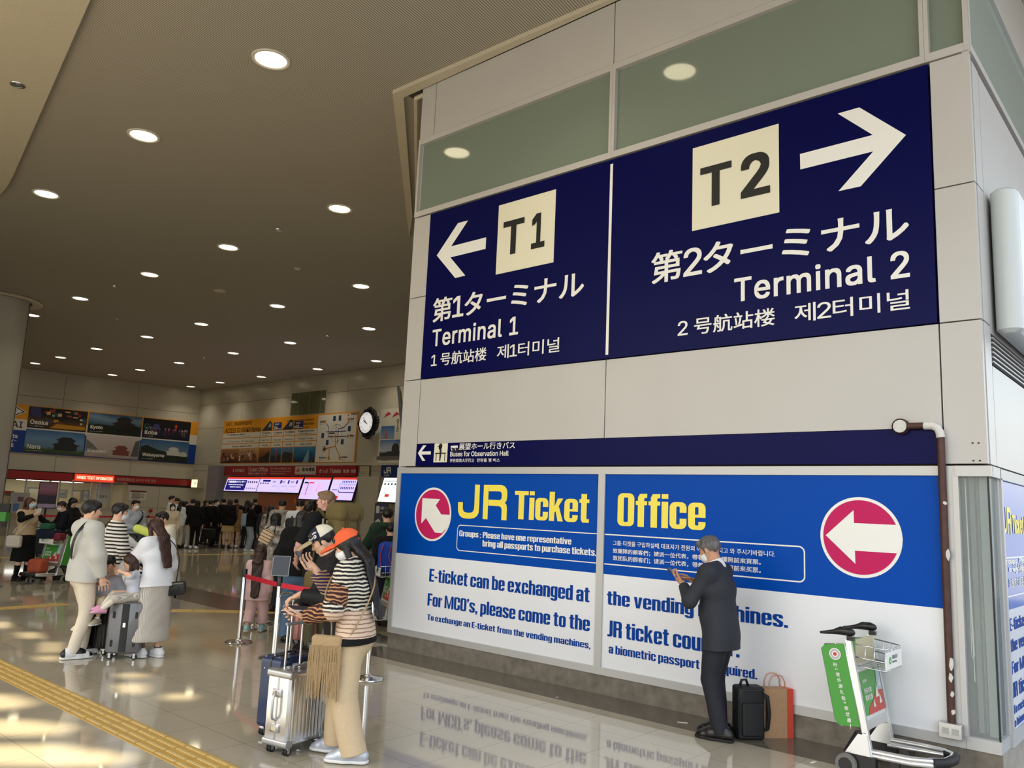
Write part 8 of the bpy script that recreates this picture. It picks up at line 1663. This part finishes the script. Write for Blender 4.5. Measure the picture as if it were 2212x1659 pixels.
# ---- tall traveller with the big backpack
a,H=by_head(708,1058,10.3); TEE=cloth('tee_black',(22,23,26)); tt=person('tall fair man in a black tee carrying a huge olive backpack',a,-140,H,top=dict(m=TEE,sleeve='short',hem=.46,loose=.03,fold=.005,fsc=12,name='tee_shirt',short=.95),bottom=dict(m=cloth('olive_trousers',(86,80,58))),hr=('fade',HLIGHT),skin=SKIN2,shoes=(SHOEB,SOLEB),res=.007,detail=True,head=(0,24,0),hand={-1:(-.10,.13,.55),1:(.10,.1,.55)},pole={-1:(-1,-.5,-.3),1:(1,-.5,-.3)},bulk=1.06)
OLV=cloth('pack_olive',(112,98,62),noise=.08); OLD=cloth('pack_olive_dark',(84,74,48))
M4=tt[2]; r=empty('trekking_backpack',tuple(M4@Vector((.0,-.30,0)))); r.rotation_euler=(0,0,M4.to_euler().z); tag(r,'huge olive trekking backpack on the back of the tall man','backpack')
F=Field(.007,11,3); F.box((.02,-.02,1.30),np.array([.20,.15,.36]),.11); F.cap((.02,-.03,.96),(.02,-.03,.86),.14,.12,1.3,(1,0,0),.06); F.box((.02,-.14,1.18),np.array([.15,.06,.20]),.05,None,.03); grow('main_body',F,OLV,r,.011,1)
F=Field(.006,12,5); F.box((.02,-.03,1.70),np.array([.215,.17,.12]),.09); grow('lid',F,OLV,r,.011,1)
for s in(1,-1): F=Field(.005,14,6+s); F.box((.02+s*.215,-.02,1.06),np.array([.055,.10,.22]),.045); grow('side_pocket',F,OLD,r,.011,1)
b=MB(); 
for x in(-.08,.12): b.tube([(x,-.16,1.78),(x,-.205,1.66),(x,-.19,1.5),(x,-.215,1.3),(x,-.2,1.05)],.012,6)
b.build('compression_straps',OLD,r,True); b=MB(); b.tube([(-.27,.02,1.62),(-.26,.0,.95)],.016,8); b.tube([(-.25,-.03,1.6),(-.24,-.06,.92)],.013,8); b.build('tripod',STEEL,r,True)
for s in(1,-1):
    b=MB(); hb=lambda v:tuple((Matrix.Translation(r.location)@Matrix.Rotation(r.rotation_euler.z,4,'Z')).inverted()@(M4@Vector(tuple(v)))); b.tube([hb(tt[1].B(s*.07,-.10,.82)),hb(tt[1].B(s*.072,-.02,.872)),hb(tt[1].B(s*.07,.09,.80)),hb(tt[1].B(s*.09,.10,.68)),hb(tt[1].B(s*.115,.0,.58))],.024,8); b.build('shoulder_strap',OLD,r,True)
r2=empty('camera_bag',tuple(CAM+ray(680,1262)*9.6)); tag(r2,'small olive bag hanging low behind the phone of the woman in the orange cap','bag'); F=Field(.006,14,3); F.box((0,0,0),np.array([.14,.09,.16]),.06); grow('body',F,OLV,r2,.01,1); b=MB(); b.tube([(-.1,0,.14),(-.06,0,.42),(.0,.1,.72)],.012,6); b.build('strap',OLD,r2,True)
# woman in black coat and jeans, girl in pink
a=on_floor(632,1386); JEAN=cloth('jeans_blue',(96,124,156),noise=.12); bc=person('woman with bobbed hair in a black coat and blue jeans seen from behind',a,176,1.70,fem=True,top=dict(m=BLK,hem=.50,loose=.04,fold=.004,collar=True,name='coat',flare=.012),bottom=dict(m=JEAN,loose=.014,type='wide'),hr=('bob',HBLACK,1.0),shoes=(SHOEB,SOLEB),res=.007,detail=True,head=(12,0,0),hand={1:(.1,.15,.6),-1:(-.1,.15,.6)},bulk=1.1)
a=on_floor(548,1366); PKC=cloth('pink_sweats',(228,190,188)); pg=person('little girl in pink with long dark hair stepping away',a,165,1.23,child=True,fem=True,top=dict(m=PKC,hem=.42,loose=.026,name='sweatshirt'),bottom=dict(m=PKC,type='wide',loose=.014,crop=.05),hr=('long',HBROWN,2.2),shoes=(mat('shoe_mint',srgb(168,206,214),rough=.5),SOLEW),res=.0065,detail=True,head=(5,0,0),foot={1:(.06,.10),-1:(-.06,-.08,.07)},hh=.17)
# right side behind the posters
a,H=by_head(838,1096,13.2); gj=person('man in a green jacket with a white mask strap by the wall corner',a,-158,H,top=dict(m=cloth('jacket_green',(40,60,46)),hem=.46,loose=.034,hood=True,name='jacket'),bottom=dict(m=JT),hr=('short',HBLACK),mask=MASKW,shoes=(SHOEB,),res=.009,detail=True,head=(4,-24,0),hand={-1:(-.12,.2,.6),1:(.1,.2,.6)})
q=CAM+ray(838,1205)*12.2; r=empty('blue_backpack',(q[0],q[1],q[2])); r.rotation_euler=(0,0,yaw_of(vdir(0))); tag(r,'bright blue backpack half hidden by the wall corner','backpack'); F=Field(.006,14,3); F.box((.02,0,0),np.array([.17,.12,.24]),.09); grow('body',F,cloth('pack_blue',(40,72,176)),r,.01,1); b=MB(); b.tube([(-.06,-.125,.2),(-.1,-.13,.05),(-.07,-.13,-.15)],.006,6); b.tube([(.06,-.125,.2),(.03,-.13,.02),(.1,-.13,-.15)],.006,6); b.build('zip_trim',G(206,70,60),r)
q2,H=by_head(846,1128,12.6); person('person in dark clothes wearing the blue backpack beside the wall corner',(q2[0],q2[1]),175,H,top=dict(m=TEE,hem=.46,loose=.03,name='jacket'),bottom=dict(m=JT),hr=('short',HBLACK),shoes=(SHOEB,),res=.011)
# ---- queue
tops={'blk':BLK,'wht':WSW,'gry':cloth('tee_grey',(122,116,108)),'hood':cloth('hoodie_grey',(170,166,158)),'brn':cloth('coat_brown',(142,108,70)),'crm':cloth('fleece_cream',(224,206,176)),'tan':cloth('beige_skirt',(186,160,112)),'dk':cloth('dark_grey',(40,40,44)),'animal':mat('cloth_animal',srgb(150,140,130),rough=.8,noise=.9,nscale=14)}
DEN=cloth('denim_pale',(150,164,178)); PALE=cloth('trousers_pale',(206,198,190)); 
def q_(label,hx,hy,D,face,top,bot='dk',hr=('short',HBLACK),fem=False,mask=None,sh=SHOEB,btype='pants',grp=None,**k):
    a,H=by_head(hx,hy,D); ts=k.pop('ts',{}); bm={'dk':JT,'pale':PALE,'denim':DEN,'tan':tops['tan'],'brn':tops['brn'],'blk':BLK}[bot]
    return person(label,a,face,H,fem=fem,top=dict(dict(m=tops[top],hem=.46,loose=.024,name='jacket'),**ts),bottom=dict(m=bm,type=btype,hem=k.pop('hem',.3)),hr=hr,mask=mask,shoes=(sh,),res=.014,group=grp,**k)
q_('man in an olive cap with a black backpack at the left end of the queue',372,1070,29,90,'wht')
q_('bowed man in white with a dark strap behind the olive capped man',382,1074,29.5,90,'wht',head=(30,0,0))
q_('masked girl in a cream fleece at the left end of the queue',374,1087,25,10,'crm',hr=('bob',HBLACK),fem=True,mask=MASKW)
q_('girl with long black hair and white sleeves in the queue',393,1081,29,150,'wht','pale',hr=('long',HBLACK,1),fem=True)
q_('short haired girl in front of the long haired one in the queue',402,1082,30,70,'wht','pale',hr=('bob',HBLACK),fem=True)
q_('man in a black tee and pale trousers in the queue',418,1077,29,150,'blk','pale',sh=SHOEW,ts=dict(sleeve='short'))
q_('woman all in black with white shoes in the queue',428,1080,28.6,170,'blk','blk',hr=('bob',HBLACK),fem=True,sh=SHOEW)
q_('woman with dark wavy hair behind the man with a black bag',446,1079,31.5,60,'blk',hr=('bob',HBROWN),fem=True)
q_('man in black just left of the man with a black bag',456,1080,31,150,'blk')
bm_,H=by_head(468,1078,30.4); bi=person('masked man in a black suit walking with a black bag',bm_,78,H,top=[dict(m=cloth('shirt_white',(232,233,236)),hem=.5,loose=.004,collar=True,name='shirt'),dict(m=BLK,hem=.36,loose=.026,name='coat',vneck=.72)],bottom=dict(m=BLK),hr=('short',HBLACK),mask=MASKW,shoes=(SHOEB,),res=.012,hand={1:(.14,-.04,.42),-1:(-.12,.05,.46)})
q=bi[2]@Vector(tuple(bi[1].wr[1]+np.array([.02,-.06,-.12]))); r=empty('hand_bag',tuple(q)); r.rotation_euler=(0,0,yaw_of(vdir(0))); tag(r,'large black bag hanging from the hand of the walking man','bag'); F=Field(); F.box((0,0,-.27),np.array([.25,.10,.19]),.06); grow('body',F,NY,r,.014,1); b=MB(); b.tube([(-.1,0,-.08),(-.05,0,.06),(.05,0,.06),(.1,0,-.08)],.012,6); b.build('handle',NY,r,True)
q_('man in black seen from behind right of the walking man',484,1076,31.5,178,'blk')
q_('girl in black with a beige skirt and black boots carrying a cream bag',498,1078,30,-170,'blk','tan',hr=('bob',HBROWN),fem=True,btype='skirt',hem=.3,shoes_=None) if False else q_('girl in black with a beige skirt in the queue',498,1078,30,-170,'blk','tan',hr=('bob',HBROWN),fem=True,btype='skirt',hem=.33)
q_('man in black behind the woman in the brown coat',511,1077,32,178,'blk')
q_('woman with reddish hair in a short brown coat',513,1087,30.2,175,'brn','brn',hr=('long',HRED,.9),fem=True,btype='skirt',hem=.37,sh=SHOEW)
q_('person with a black hood of hair behind the girl in pale jeans',536,1080,30.5,150,'blk',hr=('long',HBLACK,1),fem=True)
ji,H=by_head(544,1084,28.6); jj=person('girl in a black top and pale jeans with a pale blue backpack',ji,100,H,fem=True,top=dict(m=BLK,hem=.5,loose=.03,sleeve='long',cuffback=.06,name='top'),bottom=dict(m=DEN,type='wide',loose=.012),hr=('long',HBLACK,1),shoes=(SHOEW,SOLEW),res=.011,detail=True,head=(0,-20,0),hand={1:(.08,.24,.58),-1:(-.08,.24,.58)})
q=jj[2]@Vector((0,-.22,1.08)); r=empty('blue_rucksack',tuple(q)); r.rotation_euler=(0,0,jj[2].to_euler().z); tag(r,'pale blue rucksack on the girl in pale jeans','backpack'); F=Field(.004,14,2); F.box((0,-.0,0),np.array([.15,.08,.22]),.07); grow('body',F,cloth('ruck_blue',(150,170,190)),r,.013,1); b=MB(); b.tube([(.1,.05,.2),(.1,.13,.27),(.09,.24,.2)],.016,6); b.build('strap',cloth('ruck_blue',(150,170,190)),r,True)
q_('man in black facing the counter right of the girl in jeans',552,1076,32.5,178,'blk')
# nearer block of the queue, right
q_('woman with long hair and a reddish hat at the counter',578,1091,24,170,'dk',hr=('long',HRED,1.0),fem=True)
q_('woman with long black hair in a patterned top at the counter',587,1092,22.5,165,'animal',hr=('long',HBLACK,1.0),fem=True)
q_('young man in a grey hoodie with black hair in the queue',611,1079,19.5,165,'hood',ts=dict(hood=True,loose=.03),head=(14,0,0))
wb_,H=by_head(649,1079,18.5); wi=person('man in white with a big black backpack in the queue',wb_,165,H,top=dict(m=WSW,hem=.47,loose=.03,name='shirt'),bottom=dict(m=JT),hr=('short',HBLACK),shoes=(SHOEB,),res=.012,head=(22,0,0))
q=wi[2]@Vector((-.02,-.26,1.17)); r=empty('black_backpack',tuple(q)); r.rotation_euler=(0,0,wi[2].to_euler().z); tag(r,'big black backpack worn by the man in white','backpack'); F=Field(.005,14,2); F.box((0,0,0),np.array([.20,.11,.27]),.08); grow('body',F,NY,r,.013,1); b=MB(); 
for s in(1,-1): b.tube([(s*.1,.06,.24),(s*.1,.17,.31),(s*.1,.34,.2)],.02,6)
b.build('straps',NY,r,True)
q_('man in a grey tee with short black hair in the queue',668,1088,16.5,160,'gry',ts=dict(sleeve='short',loose=.03))
q_('short person with dark hair between the grey tee and the traveller',676,1080,20,150,'dk',hr=('bob',HBLACK),fem=True)
q_('woman with fair ended hair behind the tall traveller',690,1112,12.6,170,'dk',hr=('long',HBLOND,1.0),fem=True)
ap,H=by_head(598,1107,13.6); ai=person('person in an animal print top behind the black coat woman',ap,150,H,fem=True,top=dict(m=tops['animal'],hem=.46,loose=.03,name='top'),bottom=dict(m=JT),hr=('bob',HBLACK),shoes=(SHOEB,),res=.011)
q=CAM+ray(576,1160)*11.6; r=empty('checked_bag',tuple(q)); r.rotation_euler=(0,rad(24),yaw_of(vdir(0))); tag(r,'beige and black checked shoulder bag left of the black coat woman','bag'); F=Field(); F.box((0,0,0),np.array([.09,.05,.10]),.03); grow('body',F,stripes('bag_check',[srgb(206,176,140),srgb(40,34,32)],2,22,.8),r,.01,1); b=MB(); b.tube([(-.07,0,.09),(.02,.02,.26),(.07,0,.09)],.01,6); b.build('strap',LEA,r,True)
